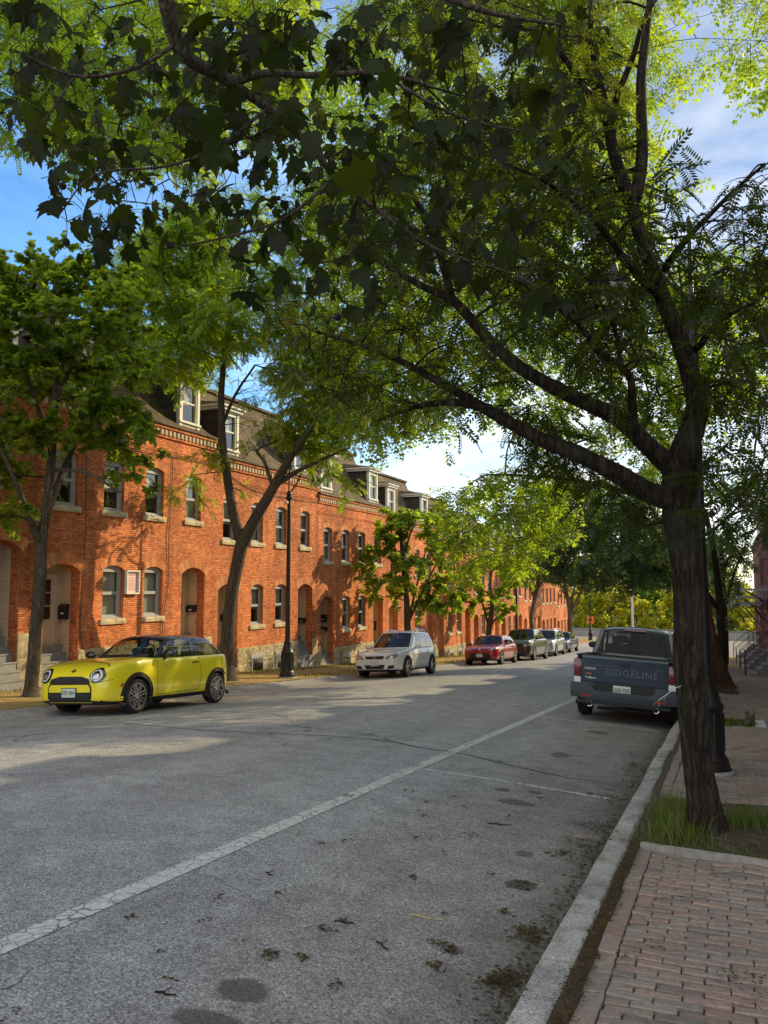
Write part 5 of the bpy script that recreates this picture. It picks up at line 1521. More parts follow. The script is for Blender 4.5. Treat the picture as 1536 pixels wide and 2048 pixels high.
# ---- the thicket beyond the end of the street
def bush_proto(name, leaf, seed, h, w, n, size, tpl='maple_far', tall=False):
    rrr = random.Random(seed)
    o = thing(name, 'x', 'tree', (0, 0, 0))
    mb = MB(); mb.tube(catmull([(0, 0, -.3), (.1, 0, h * .25), (-.05, .1, h * .55), (0, 0, h * .85)], 3), lerp_list([.22, .15, .1, .04], 3), 7)
    O, Dd, N, S = [], [], [], []
    for c in range(n):
        th = rrr.uniform(0, 2 * PI); zf = rrr.uniform(.12, 1.0)
        rad = w * math.sqrt(rrr.random()) * (math.sin(PI * min(1, zf * .9 + .08)) ** .6)
        cx, cy, cz = rad * math.cos(th), rad * math.sin(th), h * zf
        cr = rrr.uniform(.5, .95) * w * .3
        mb.tube([(0, 0, cz * .6), (cx * .5, cy * .5, cz * .85), (cx, cy, cz)], [.05, .03, .012], 4, cap=False)
        for i in range(90):
            v = Vector((rrr.gauss(0, 1), rrr.gauss(0, 1), rrr.gauss(0, .7))) * cr * .55
            O.append((cx + v.x, cy + v.y, cz + v.z)); Dd.append((rrr.gauss(0, 1), rrr.gauss(0, 1), rrr.gauss(-.3, .5))); N.append((rrr.gauss(0, .6), rrr.gauss(-.2, .6), 1)); S.append(size * rrr.uniform(.7, 1.3))
    mb.build('trunk', M['grey_bark'], o, smooth=60, fix=False)
    V, T = scatter(tpl, np.array(O), np.array(Dd), np.array(N), np.array(S))
    np_mesh('crown', V, T, [M[leaf]], o)
    return o
GRP = 'trees in the thicket beyond the end of the street'
protos = [(bush_proto('thicket_tree', 'lime_leaf', 1, 7.5, 3.4, 44, .36), 'lime green bushy tree in the thicket beyond the end of the street'),
          (bush_proto('thicket_tree', 'sunny_leaf', 2, 10.5, 4.2, 56, .42), 'mid green tree in the thicket beyond the end of the street'),
          (bush_proto('thicket_tree', 'bluish_leaf', 3, 13.5, 4.0, 56, .5), 'tall dark green tree at the back of the thicket beyond the street end')]
used = [False] * 3
rr = random.Random(9)
spots = []
for i in range(17): spots.append((-32 + i * 4.4 + rr.uniform(-1, 1), 113 + rr.uniform(-1.5, 3), 0, rr.uniform(.7, 1.05)))
for i in range(9): spots.append((-46 + i * 9.0 + rr.uniform(-1.5, 1.5), 132 + rr.uniform(-2, 3), 1, rr.uniform(.85, 1.15)))
for i in range(8): spots.append((-66 + i * 11 + rr.uniform(-2, 2), 158 + rr.uniform(-3, 8), 2, rr.uniform(1.0, 1.4)))
for (x, y, q, sc) in spots:
    o, lab = protos[q]
    loc = (x, y, zb(y) - .3)
    if not used[q]:
        used[q] = True; o.location = loc; o['label'] = lab; o['group'] = GRP; c = o
    else:
        c = copy_tree(o, loc, (0, 0, rr.uniform(0, 6.28)), lab, group=GRP)
    c.scale = (sc, sc, sc)
# ------------------------------------------------------------------ vehicles (local: x right, y forward, z up, wheels on z=0)
def lerp(a, b, t): return a + (b - a) * t
def spline1(vals, n):
    """catmull over list of tuples"""
    P = [tuple(2 * a - b for a, b in zip(vals[0], vals[1]))] + list(vals) + [tuple(2 * a - b for a, b in zip(vals[-1], vals[-2]))]
    out = []
    for i in range(1, len(P) - 2):
        for k in range(n):
            t = k / n
            out.append(tuple(.5 * (2 * b + (c - a) * t + (2 * a - 5 * b + 4 * c - d) * t * t + (3 * b - 3 * c + d - a) * t ** 3) for a, b, c, d in zip(P[i - 1], P[i], P[i + 1], P[i + 2])))
    out.append(vals[-1])
    return out

def tub_mesh(st, name, mats, axles, rc, win, deck=None, sub=5, boxy=0.0):
    rings = spline1(st, sub)
    mb = MB(); k = None
    for (y, zb_, zs, zc, w) in rings:
        H = zs - zb_
        half = [(0, zb_), (.55 * w, zb_), (.84 * w, zb_ + .015), (.955 * w, zb_ + .10 * H), (.99 * w, zb_ + .3 * H), (w, zb_ + .52 * H), (.992 * w, zb_ + .72 * H), (.97 * w, zb_ + .88 * H), (lerp(.925, .95, boxy) * w, zs), (lerp(.84, .90, boxy) * w, lerp(zs, zc, .45) + .012), (.6 * w, lerp(zs, zc, .8) + .01), (.3 * w, zc), (0, zc)]
        half = spline1(half, 2)
        ring = half + [(-x, z) for x, z in reversed(half[1:-1])]
        k = len(ring)
        mb.v.extend([(x, y, z) for x, z in ring])
    nr = len(rings)
    for i in range(nr - 1):
        for j in range(k):
            a = i * k + j; b = i * k + (j + 1) % k
            mb.f.append((a, b, b + k, a + k)); mb.m.append(0)
    mb.f.append(tuple(range(k - 1, -1, -1))); mb.m.append(0)
    mb.f.append(tuple(range((nr - 1) * k, nr * k))); mb.m.append(0)
    me = mb.mesh(name, mats)
    ob = bpy.data.objects.new('tmp', me); COL.objects.link(ob)
    cut = MB()
    for (ya, za) in axles:
        for s in (-1, 1):
            cut.lathe([(rc, s * win), (rc, s * (win + .6))], 40, M=Matrix.Translation((0, ya, za)), axis='x', caps=True)
    cme = cut.mesh('cut', [])
    co = bpy.data.objects.new('cut', cme); COL.objects.link(co)
    md = ob.modifiers.new('b', 'BOOLEAN'); md.operation = 'DIFFERENCE'; md.object = co; md.solver = 'EXACT'
    dg = bpy.context.evaluated_depsgraph_get()
    out = bpy.data.meshes.new_from_object(ob.evaluated_get(dg))
    bpy.data.objects.remove(ob); bpy.data.objects.remove(co)
    out.name = name
    for p in out.polygons:
        c = p.center; p.material_index = 0
        for (ya, za) in axles:
            if math.hypot(c.y - ya, c.z - za) <= rc * 1.002 and abs(c.x) > win - .01 and (abs(p.normal.x) > .97 and abs(c.x) < win + .02 or math.hypot(c.y - ya, c.z - za) > rc * .93 and abs(p.normal.x) < .3):
                p.material_index = 1
        if deck and deck[1] < c.y < deck[0] and p.normal.z > .8 and c.z > .5: p.material_index = 1
        if c.z < .28 and p.normal.z < -.5: p.material_index = 1
    out.shade_smooth(); out.set_sharp_from_angle(angle=R(38))
    return out

class Car:
    def __init__(s, name, label, cat, group=None):
        s.root = thing(name, label, cat, (0, 0, 0), 0, group)
    def part(s, name, mb, mat, parent=None, smooth=40, bevel=0.0):
        return mb.build(name, M[mat] if isinstance(mat, str) else mat, parent or s.root, smooth=smooth, bevel=bevel)
    def set_body(s, me):
        s.body = link('body', me, s.root)
        s.bvh = BVHTree.FromPolygons([v.co.copy() for v in me.vertices], [tuple(p.vertices) for p in me.polygons])
    def hit(s, a, b, axis):
        if axis == 'front': o, d = Vector((a, 8, b)), Vector((0, -1, 0))
        elif axis == 'rear': o, d = Vector((a, -8, b)), Vector((0, 1, 0))
        elif axis == 'right': o, d = Vector((8, a, b)), Vector((-1, 0, 0))
        elif axis == 'left': o, d = Vector((-8, a, b)), Vector((1, 0, 0))
        else: o, d = Vector((a, b, 8)), Vector((0, 0, -1))
        h = s.bvh.ray_cast(o, d)
        return h[0], d
    def patch(s, mb, poly, axis, off=.004, rings=5, mi=0, hole=None):
        n = len(poly)
        if n < 24:      # refine the outline
            q = []
            m = max(1, 24 // n)
            for i in range(n):
                a, b = poly[i], poly[(i + 1) % n]
                q += [(lerp(a[0], b[0], t / m), lerp(a[1], b[1], t / m)) for t in range(m)]
            poly = q; n = len(poly)
        cx = sum(p[0] for p in poly) / n; cy = sum(p[1] for p in poly) / n
        lo = hole or 0
        vs = []
        def pt(x, y):
            for f in (1, .97, .94, .9, .85, .8, .7, .5, .2, 0):
                h, d = s.hit(cx + (x - cx) * f, cy + (y - cy) * f, axis)
                if h is not None:
                    return h, d
            return Vector((0, 0, 0)), d
        h, d = pt(poly[0][0], poly[0][1])
        for (x, y) in poly:
            h, d = pt(x, y); vs.append(h + d * .012)
        for r in range(rings):
            f = lerp(1, lo, r / rings) if not hole else lerp(1, lo, r / (rings - 1))
            for (x, y) in poly:
                h, d = pt(cx + (x - cx) * f, cy + (y - cy) * f); vs.append(h - d * off)
        fs = []
        for r in range(rings):
            for i in range(n):
                j = (i + 1) % n
                fs.append((r * n + i, r * n + j, (r + 1) * n + j, (r + 1) * n + i))
        if not hole:
            h, d = pt(cx, cy); vs.append(h - d * off); c = len(vs) - 1
            fs += [(rings * n + i, rings * n + (i + 1) % n, c) for i in range(n)]
        mb.add(vs, fs, mi)
        return mb
    def seam(s, mb, pts, axis, w=.008, off=.0025, n=8):
        P = []
        for i in range(len(pts) - 1):
            P += [(lerp(pts[i][0], pts[i + 1][0], k / n), lerp(pts[i][1], pts[i + 1][1], k / n)) for k in range(n)]
        P.append(pts[-1]); vs = []
        for i, p in enumerate(P):
            a = P[max(0, i - 1)]; b = P[min(len(P) - 1, i + 1)]
            dx, dy = b[0] - a[0], b[1] - a[1]; L = math.hypot(dx, dy) or 1
            nx, ny = -dy / L * w / 2, dx / L * w / 2
            for q in (-1, 1):
                h, d = s.hit(p[0] + nx * q, p[1] + ny * q, axis)
                if h is None: h = Vector(vs[-2]) if len(vs) > 1 else Vector((0, 0, .3))
                else: h = h - d * off
                vs.append(h)
        mb.add(vs, [(2 * i, 2 * i + 1, 2 * i + 3, 2 * i + 2) for i in range(len(P) - 1)])
    # -------------------------------------------------- greenhouse
    def cabin(s, A, B, C, D, bf=.22, br=.10, crown=.05, roof_mat='gloss_black', pillar_mat='gloss_black', glass='tinted_glass', front_glass='car_glass', wins=((.14, .10, .47, .45), (.53, .51, .93, .9)), v0=.06, v1=.93, out=.02, c_pillar=None, rear_glass=None, rear_frame=None):
        """A,B,C,D = (y,z,halfwidth): windscreen foot, windscreen head, roof end, rear foot"""
        def side(sg, u, v, o=0.0):
            b = [lerp(A[i], D[i], u) for i in range(3)]; t = [lerp(B[i], C[i], u) for i in range(3)]
            t[1] += crown * .6 * 4 * u * (1 - u)
            y, z, x = [lerp(b[i], t[i], v) for i in range(3)]
            x += out * 4 * v * (1 - v) + o
            return (sg * x, y, z)
        def strip(mb, sg, ub0, ut0, ub1, ut1, va, vb, o, nu=4, nv=6):
            def P(i, j):
                v = lerp(va, vb, j / nv); u = lerp(lerp(ub0, ut0, v), lerp(ub1, ut1, v), i / nu)
                return side(sg, u, v, o)
            mb.grid(P, nu, nv)
        for sg in (-1, 1):
            for (ub0, ut0, ub1, ut1) in wins:
                mb = MB(); strip(mb, sg, ub0 - .01, ut0 - .01, ub1 + .01, ut1 + .01, v0 - .02, v1 + .02, 0.0)
                s.part('side_window', mb, glass)
            mb = MB(); o = .006
            u = 0.0
            edges = [(0, 0)] + [q for w_ in wins for q in ((w_[0], w_[1]), (w_[2], w_[3]))] + [(1, 1)]
            for i in range(0, len(edges), 2):
                strip(mb, sg, edges[i][0], edges[i][1], edges[i + 1][0], edges[i + 1][1], 0, 1, o)
            for (ub0, ut0, ub1, ut1) in wins:
                strip(mb, sg, ub0, ut0, ub1, ut1, 0, v0, o); strip(mb, sg, ub0, ut0, ub1, ut1, v1, 1, o)
            s.part('pillars', mb, pillar_mat)
        def shield(q, t, o=0.0, rear=False):
            P0, P1, bl = (D, C, -br) if rear else (A, B, bf)
            x = lerp(P0[2], P1[2], t) * q
            y = lerp(P0[0], P1[0], t) + bl * (1 - q * q) * lerp(1, .55, t)
            z = lerp(P0[1], P1[1], t) + crown * (1 - q * q) * t * .8
            nrm = Vector((0, P1[1] - P0[1], P0[0] - P1[0])).normalized() * (-1 if rear else 1)
            if rear: nrm = Vector((0, -(P1[1] - P0[1]), (P1[0] - P0[0]))).normalized()
            return (x, y + nrm.y * o, z + nrm.z * o)
        for rear in (False, True):
            g = MB(); g.grid(lambda i, j: shield(-.99 + 1.98 * i / 14, j / 6, 0, rear), 14, 6)
            s.part('rear_window' if rear else 'windscreen', g, (rear_glass or glass) if rear else front_glass)
            e = MB(); ew = .07 if not rear else .10
            for (a, b, c_, d_) in ((-1, -1 + ew, 0, 1), (1 - ew, 1, 0, 1), (-1 + ew, 1 - ew, 0, .07), (-1 + ew, 1 - ew, .93, 1)):
                e.grid(lambda i, j: shield(lerp(a, b, i / 8), lerp(c_, d_, j / 6), .006, rear), 8, 6)
            s.part('rear_window_frame' if rear else 'windscreen_frame', e, (rear_frame if rear and rear_frame else pillar_mat))
        r = MB()
        def roof(i, j):
            q = -1 + 2 * i / 16; u = j / 14
            w = lerp(B[2], C[2], u) + .018
            y = lerp(B[0] + bf * .55 * (1 - q * q) + .03, C[0] - br * .55 * (1 - q * q) - .03, u)
            z = lerp(B[1], C[1], u) + crown * .6 * 4 * u * (1 - u) + crown * (1 - q * q) * .8 + .016 - .05 * abs(q) ** 10 - .03 * abs(2 * u - 1) ** 14
            return (q * w, y, z)
        r.grid(roof, 16, 14)
        s.roof = s.part('roof', r, roof_mat, smooth=70)
        s.roofz = lambda q, u: roof(int((q + 1) * 8), int(u * 14))
    def interior(s, y_dash, y_front, y_rear, z, w, wheel_side=-1):
        mb = MB(); mb.box(-w * .9, w * .9, y_dash - .16, y_dash + .1, z - .1, z + .06); s.part('dashboard', mb, 'black_plastic', bevel=.03)
        for y in (y_front, y_rear):
            for x in (-w * .5, w * .5):
                mb = MB(); mb.box(x - .24, x + .24, y - .18, y - .06, z - .25, z + .18); mb.box(x - .13, x + .13, y - .19, y - .09, z + .2, z + .36)
                s.part('seat', mb, 'seat_cloth', bevel=.04)
        mb = MB(); c = Vector((wheel_side * w * .5, y_dash - .26, z + .08))
        mb.tube([c + Vector((.18 * math.cos(a), -.06 * math.sin(a), .17 * math.sin(a))) for a in frange(0, 2 * PI, .3)], .014, 6); mb.tube([c, c + Vector((0, .14, -.05))], .03, 6)
        s.part('steering_wheel', mb, 'black_plastic')
    def wheels(s, ys, track, Rw, wt, rim_mat='alloy', spokes=5, double=False, rim_r=None, dark='black_plastic'):
        rr_ = rim_r or Rw * .70
        t = MB()
        t.lathe([(rr_ * .97, -wt * .42), (rr_ + .01, -wt * .48), (Rw - .035, -wt * .5), (Rw - .008, -wt * .42), (Rw, -wt * .28), (Rw - .006, -wt * .27), (Rw - .006, -wt * .25), (Rw, -wt * .24), (Rw + .0, wt * .24), (Rw - .006, wt * .25), (Rw - .006, wt * .27), (Rw, wt * .28), (Rw - .008, wt * .42), (Rw - .035, wt * .5), (rr_ + .01, wt * .48), (rr_ * .97, wt * .42)], 40, axis='x')
        tm = t.mesh('tyre', [M['tyre_rubber']]); tm.shade_smooth(); tm.set_sharp_from_angle(angle=R(50))
        r = MB()
        r.lathe([(rr_, wt * .46), (rr_ * .93, wt * .44), (rr_ * .92, wt * .2), (.06, wt * .12), (.06, -wt * .3), (rr_ * .98, -wt * .3)], 32, mi=1, axis='x')
        r.lathe([(rr_ * 1.0, wt * .470), (rr_ * .93, wt * .465), (rr_ * .93, wt * .40), (rr_ * 1.0, wt * .40)], 32, axis='x')
        def bar(ang, off, a, b, w0, w1):
            ca, sa = math.cos(ang), math.sin(ang)
            vs = []
            for (rad, ww) in ((a, w0), (b, w1)):
                for (lat, x) in ((-ww, wt * .30), (ww, wt * .30), (ww * .8, wt * .455), (-ww * .8, wt * .455)):
                    l = lat + off
                    vs.append((x - (.012 if rad == a else 0), rad * ca - l * sa, rad * sa + l * ca))
            r.add(vs, [(0, 1, 2, 3), (7, 6, 5, 4), (0, 4, 5, 1), (1, 5, 6, 2), (2, 6, 7, 3), (3, 7, 4, 0)])
        for i in range(spokes):
            a = 2 * PI * i / spokes + .3
            if double:
                for q in (-1, 1): bar(a, q * .026, .05, rr_ * .95, .011, .012)
            else: bar(a, 0, .04, rr_ * .95, .035, .028)
        r.lathe([(.055, wt * .40), (.05, wt * .46), (.012, wt * .47)], 16, axis='x')
        rm = r.mesh('rim', [M[rim_mat], M[dark]]); rm.shade_smooth(); rm.set_sharp_from_angle(angle=R(30))
        for y in ys:
            for sg in (-1, 1):
                w = link('wheel', tm, s.root); w.location = (sg * track, y, Rw)
                if sg < 0: w.rotation_euler = (0, 0, PI)
                link('rim', rm, w)
    def plate(s, loc, axis, text, w=.305, h=.155, tilt=0.0):
        mb = MB(); mb.box(-w / 2, w / 2, -.006, .006, -h / 2, h / 2)
        p = s.part('licence_plate', mb, 'plate_white', bevel=.004)
        p.location = loc; rz = PI if axis == 'front' else 0
        p.rotation_euler = (tilt, 0, rz)
        if text:
            me = text_mesh(text, h * .60, .0015, bold=.0018); me.materials.append(M['plate_green'])
            o = link('plate_number', me, p); o.rotation_euler = (PI / 2, 0, 0); o.location = (0, -.0085, .0)
            me.transform(Matrix.Scale(w * .90 / max(.01, max(v.co.x for v in me.vertices) - min(v.co.x for v in me.vertices)), 4, (1, 0, 0)))
        return p
    def mirror(s, y, z, x, mat='black_plastic', cap=None):
        for sg in (-1, 1):
            mb = MB()
            M_ = Matrix.Translation((sg * (x + .12), y, z)) @ Matrix.Diagonal((.125, .075, .075, 1))
            mb.lathe([(.05, -1), (.75, -.8), (1, -.2), (1, .2), (.75, .8), (.05, 1)], 14, M=M_)
            mb.tube([(sg * (x - .04), y - .02, z - .11), (sg * (x + .06), y, z - .05)], .025, 6)
            s.part('mirror', mb, cap or mat, smooth=60)
    def place(s, X, Y, heading, pitch_extra=0.0):
        """sit on the road: heading +1 faces up +Y, -1 faces the camera"""
        e = .3
        n = Vector((-(gz(X + e, Y) - gz(X - e, Y)) / (2 * e), -(gz(X, Y + e) - gz(X, Y - e)) / (2 * e), 1)).normalized()
        f = Vector((0, heading, 0)); f = (f - n * f.dot(n)).normalized(); r = f.cross(n)
        m = Matrix((r, f, n)).transposed().to_4x4()
        # support points of the four tyres average to the road height
        m.translation = (X, Y, gz(X, Y) + .0)
        s.root.matrix_world = m
        s.root.location = (X, Y, gz(X, Y)); s.root.rotation_euler = m.to_euler()

def arch_trim(car, ya, Rw, r0, r1, x, a0=-.15, a1=PI + .15, mat='black_plastic'):
    for sg in (-1, 1):
        mb = MB(); n = 26
        vs = []
        for i in range(n + 1):
            a = lerp(a0, a1, i / n)
            for (r_, dx) in ((r0, -.05), (r0, .012), (r1, .004), (r1, -.05)):
                p = Vector((0, ya + r_ * math.cos(a), Rw + r_ * math.sin(a)))
                h, d = car.hit(p.y, p.z, 'right')
                h2, d2 = car.hit(ya + (r1 + .012) * math.cos(a), Rw + (r1 + .012) * math.sin(a), 'right')
                bx = h2.x if h2 is not None else x
                vs.append((sg * (bx + dx), p.y, max(p.z, .16)))
        fs = []
        for i in range(n):
            for k in range(4):
                a_ = 4 * i + k; b_ = 4 * i + (k + 1) % 4
                fs.append((a_, a_ + 4, b_ + 4, b_))
        mb.add(vs, fs); car.part('arch_trim', mb, mat, smooth=50)

def circle(cx, cz, r, n=28, ry=None): return [(cx + r * math.cos(2 * PI * i / n), cz + (ry or r) * math.sin(2 * PI * i / n)) for i in range(n)]
def rrect(x0, x1, z0, z1, r, n=5):
    out = []
    for (cx, cz, a0) in ((x1 - r, z1 - r, 0), (x0 + r, z1 - r, PI / 2), (x0 + r, z0 + r, PI), (x1 - r, z0 + r, 1.5 * PI)):
        out += [(cx + r * math.cos(a0 + PI / 2 * i / n), cz + r * math.sin(a0 + PI / 2 * i / n)) for i in range(n + 1)]
    return out

# ---- the yellow hatchback
def yellow_hatch():
    c = Car('hatchback', 'bright yellow hatchback with black roof and round headlights, parked at the left kerb', 'car', 'cars parked along the left kerb')
    st = [(2.045, .34, .60, .62, .50), (2.03, .27, .68, .70, .62), (1.96, .22, .775, .79, .735), (1.80, .19, .855, .88, .815), (1.55, .18, .905, .945, .852), (1.25, .18, .935, .985, .868), (.90, .18, .955, 1.01, .870), (.3, .18, .962, .968, .866), (-.5, .18, .975, .98, .868), (-1.15, .19, .99, .995, .872), (-1.5, .22, .995, 1.0, .85), (-1.72, .28, .97, .985, .775), (-1.80, .36, .92, .94, .69), (-1.825, .44, .86, .88, .60)]
    ax = [(1.2475, .31), (-1.2475, .31)]
    c.set_body(tub_mesh(st, 'body', [M['yellow_paint'], M['black_plastic']], ax, .355, .62, deck=(.80, -1.5), boxy=.6))
    c.cabin((.60, .962, .745), (.10, 1.335, .60), (-1.22, 1.335, .575), (-1.60, .985, .715), bf=.30, br=.12, crown=.075, glass='car_glass', wins=((.115, .02, .50, .49), (.53, .52, .90, .93)), v0=.03, v1=.92, c_pillar=None)
    c.interior(.62, -.15, -.95, 1.0, .62, wheel_side=-1)
    c.wheels((1.2475, -1.2475), .755, .31, .205, spokes=8, double=True, rim_r=.235)
    for ya in (1.2475, -1.2475): arch_trim(c, ya, .31, .352, .43, .868, -.35, PI + .35)
    # front
    mb = MB(); c.patch(mb, rrect(-.50, .50, .225, .60, .13), 'front', .006); c.part('grille_surround', mb, 'gloss_black')
    mb = MB(); c.patch(mb, [(-.47, .425), (-.47, .50), (-.42, .555), (.42, .555), (.47, .50), (.47, .425)], 'front', .013); c.part('grille_panel', mb, 'yellow_paint')
    mb = MB(); c.patch(mb, rrect(-.462, .462, .258, .405, .06), 'front', .010); c.part('lower_intake', mb, 'black_plastic')
    mb = MB(); c.patch(mb, [(-.47, .582), (-.42, .66), (-.25, .70), (.25, .70), (.42, .66), (.47, .582)], 'front', .010); c.part('upper_grille', mb, 'black_plastic')
    mb = MB(); c.patch(mb, rrect(-.49, .49, .238, .25, .006), 'front', .011); c.part('grille_trim', mb, 'yellow_paint')
    mb = MB(); c.patch(mb, [(-.70, .17), (-.62, .225), (.62, .225), (.70, .17)], 'front', .010); c.part('lower_bumper', mb, 'black_plastic')
    for sg in (-1, 1):
        mb = MB(); c.patch(mb, circle(sg * .585, .715, .142, ry=.132), 'front', .012); h = c.part('headlight', mb, 'gloss_black')
        mb = MB(); c.patch(mb, circle(sg * .585, .715, .108, ry=.10), 'front', .020, hole=.78); c.part('light_ring', mb, 'white_lens', h)
        mb = MB(); c.patch(mb, circle(sg * .585, .70, .062, ry=.052), 'front', .022); c.part('lamp_lens', mb, 'alloy', h)
    mb = MB(); h_ = c.hit(0, .79, 'front')[0]
    c.patch(mb, [(-.085, .797), (-.03, .785), (-.03, .77), (.03, .77), (.03, .785), (.085, .797), (.03, .80), (.028, .822), (-.028, .822), (-.03, .80)], 'front', .004, rings=3); c.part('bonnet_badge', mb, 'dark_alloy')
    y = c.hit(0, .44, 'front')[0].y
    mb = MB(); mb.box(-.175, .175, y - .01, y + .016, .325, .505); c.part('plate_holder', mb, 'black_plastic')
    c.plate((-.0, y + .024, .415), 'front', '575 424')
    # sides
    mb = MB()
    for ax_ in ('left', 'right'):
        c.seam(mb, [(.70, .95), (.72, .60), (.70, .30)], ax_); c.seam(mb, [(-.62, .97), (-.66, .62), (-.60, .33), (.70, .30)], ax_)
    c.part('door_gap', mb, 'black_plastic')
    mb = MB(); c.seam(mb, [(-.72, .86), (-.55, .915), (0, .955), (.55, .915), (.72, .86)], 'front', .008); c.seam(mb, [(-.80, .635), (-.66, .60), (-.53, .59)], 'front'); c.seam(mb, [(.80, .635), (.66, .60), (.53, .59)], 'front'); c.part('bonnet_gap', mb, 'black_plastic')
    for ax_, sg in (('left', -1), ('right', 1)):
        mb = MB()
        c.patch(mb, [(-.83, .17), (-.83, .27), (-.3, .275), (.3, .275), (.85, .27), (.85, .17)], ax_, .014); c.part('side_skirt', mb, 'black_plastic')
        h, d = c.hit(-.50, .87, ax_)
        mb = MB(); mb.tube([(h.x + sg * .004, -.58, .872), (h.x + sg * .026, -.55, .874), (h.x + sg * .026, -.42, .872), (h.x + sg * .004, -.39, .87)], .013, 6); c.part('door_handle', mb, 'black_plastic')
        mb = MB(); c.patch(mb, [(1.66, .50), (1.63, .56), (1.67, .56), (1.70, .50)], ax_, .006, rings=3); c.part('side_marker', mb, 'red_lens')
    c.mirror(.50, 1.06, .86, 'gloss_black')
    for sg in (-1, 1):
        mb = MB(); c.patch(mb, circle(sg * .60, .78, .13, ry=.15), 'rear', .01); c.part('tail_light', mb, 'red_lens')
    # cowl and wipers
    mb = MB(); mb.tube([(-.55, .86, 1.0), (.05, .84, 1.04)], .008, 5); mb.tube([(.0, .88, 1.005), (.55, .78, 1.05)], .008, 5); c.part('wiper', mb, 'black_plastic')
    return c

# ---- simple family of cars for further down the street
def family_car(name, label, cat, L, Wd, H, wb, Rw, hood, belt, paint_, kind='hatch', fo=.86, roof=None, pillar=None, rails=False, spokes=5, rim='alloy', face=None, group='cars parked along the left kerb', clad=False, plate_text=''):
    c = Car(name, label, cat, group)
    w = Wd / 2; yf = wb / 2 + fo; yr = yf - L
    cow = wb / 2 - .42
    zb_ = Rw * .62
    tail = belt + .03
    st = [(yf, zb_ + .16, hood - .22, hood - .2, w * .62), (yf - .03, zb_ + .08, hood - .14, hood - .12, w * .76), (yf - .14, zb_ + .02, hood - .07, hood - .045, w * .88), (yf - .38, zb_, hood - .02, hood + .015, w * .96), (wb / 2, zb_, hood + .02, hood + .055, w), (cow, zb_, belt, hood + .09, w), (cow - .5, zb_, belt + .0, belt + .01, w), (0, zb_, belt + .01, belt + .015, w), (-wb / 2, zb_ + .01, tail, tail + .01, w * .995), (yr + .32, zb_ + .05, tail, tail + .01, w * .95), (yr + .10, zb_ + .10, tail - .03, tail - .02, w * .86), (yr + .02, zb_ + .18, tail - .10, tail - .08, w * .77), (yr, zb_ + .25, tail - .18, tail - .16, w * .70)]
    c.set_body(tub_mesh(st, 'body', [M[paint_], M['black_plastic']], [(wb / 2, Rw), (-wb / 2, Rw)], Rw * 1.13, w - .25, deck=(cow - .1, yr + .25 if kind != 'sedan' else yr + .8)))
    rt = H - .07
    A = (cow - .18, belt + .005, w * .86); B = (cow - .18 - (rt - belt) * 1.25, rt, w * .69)
    if kind == 'sedan': C = (yr + 1.35, rt - .03, w * .66); D = (yr + .72, belt + .03, w * .80)
    elif kind == 'suv': C = (yr + .42, rt - .02, w * .68); D = (yr + .14, belt + .02, w * .82)
    else: C = (yr + .62, rt - .03, w * .66); D = (yr + .15, belt + .02, w * .80)
    wins = ((.13, .04, .42, .40), (.46, .44, .70, .70), (.73, .735, .90, .93)) if kind == 'suv' else ((.14, .04, .46, .44), (.50, .48, .84, .86))
    c.cabin(A, B, C, D, bf=.26, br=.1, crown=.05, roof_mat=roof or paint_, pillar_mat=pillar or paint_, wins=wins, v0=.05, v1=.90)
    c.interior(cow - .2, .0, -.85, belt + .03, w * .7)
    c.wheels((wb / 2, -wb / 2), w - .105, Rw, .215, rim_mat=rim, spokes=spokes)
    if clad:
        for ya in (wb / 2, -wb / 2): arch_trim(c, ya, Rw, Rw * 1.125, Rw * 1.27, w, -.3, PI + .3)
    mb = MB()
    for ax_ in ('left', 'right'):
        c.seam(mb, [(cow - .12, belt - .04), (cow - .1, belt - .3), (cow - .16, zb_ + .12)], ax_)
        c.seam(mb, [(-.22, belt - .03), (-.24, belt - .3), (-.22, zb_ + .12)], ax_)
        c.seam(mb, [(-wb / 2 + .25, belt - .03), (-wb / 2 + .45, belt - .35), (-wb / 2 + .5, zb_ + .12), (cow - .16, zb_ + .12)], ax_)
    c.part('door_gap', mb, 'black_plastic')
    for ax_, sg in (('left', -1), ('right', 1)):
        for y in (.02, -wb / 2 + .42):
            h, d = c.hit(y, belt - .10, ax_)
            if h is None: continue
            mb = MB(); mb.tube([(h.x, y - .08, belt - .10), (h.x + sg * .025, y - .05, belt - .098), (h.x + sg * .025, y + .06, belt - .098), (h.x, y + .09, belt - .10)], .012, 5); c.part('door_handle', mb, 'chrome' if not clad else paint_)
    mb = MB(); c.seam(mb, [(-w * .84, hood - .05), (-w * .6, hood + .0), (w * .6, hood + .0), (w * .84, hood - .05)], 'front'); c.part('bonnet_gap', mb, 'black_plastic')
    f = face or {}
    for sg in (-1, 1):
        poly = [(sg * w * a, hood + b) for a, b in f.get('light', [(.48, -.22), (.55, -.10), (.88, -.04), (.86, -.17), (.70, -.24)])]
        mb = MB(); c.patch(mb, poly, 'front', .008); hl = c.part('headlight', mb, 'lens_grey' if not f.get('dark') else 'gloss_black')
        mb = MB(); cx = sum(p[0] for p in poly) / len(poly); cz = sum(p[1] for p in poly) / len(poly)
        c.patch(mb, circle(cx, cz, .045), 'front', .013, rings=3); c.part('lamp_lens', mb, 'alloy', hl)
        mb = MB(); c.patch(mb, [(sg * w * a, belt + b) for a, b in ((.60, -.05), (.76, -.06), (.77, -.26), (.62, -.24))], 'rear', .01); c.part('tail_light', mb, 'red_lens')
        if f.get('fog'):
            mb = MB(); c.patch(mb, [(sg * w * a, zb_ + b) for a, b in ((.52, .10), (.56, .21), (.78, .23), (.76, .11))], 'front', .008); c.part('fog_recess', mb, 'black_plastic')
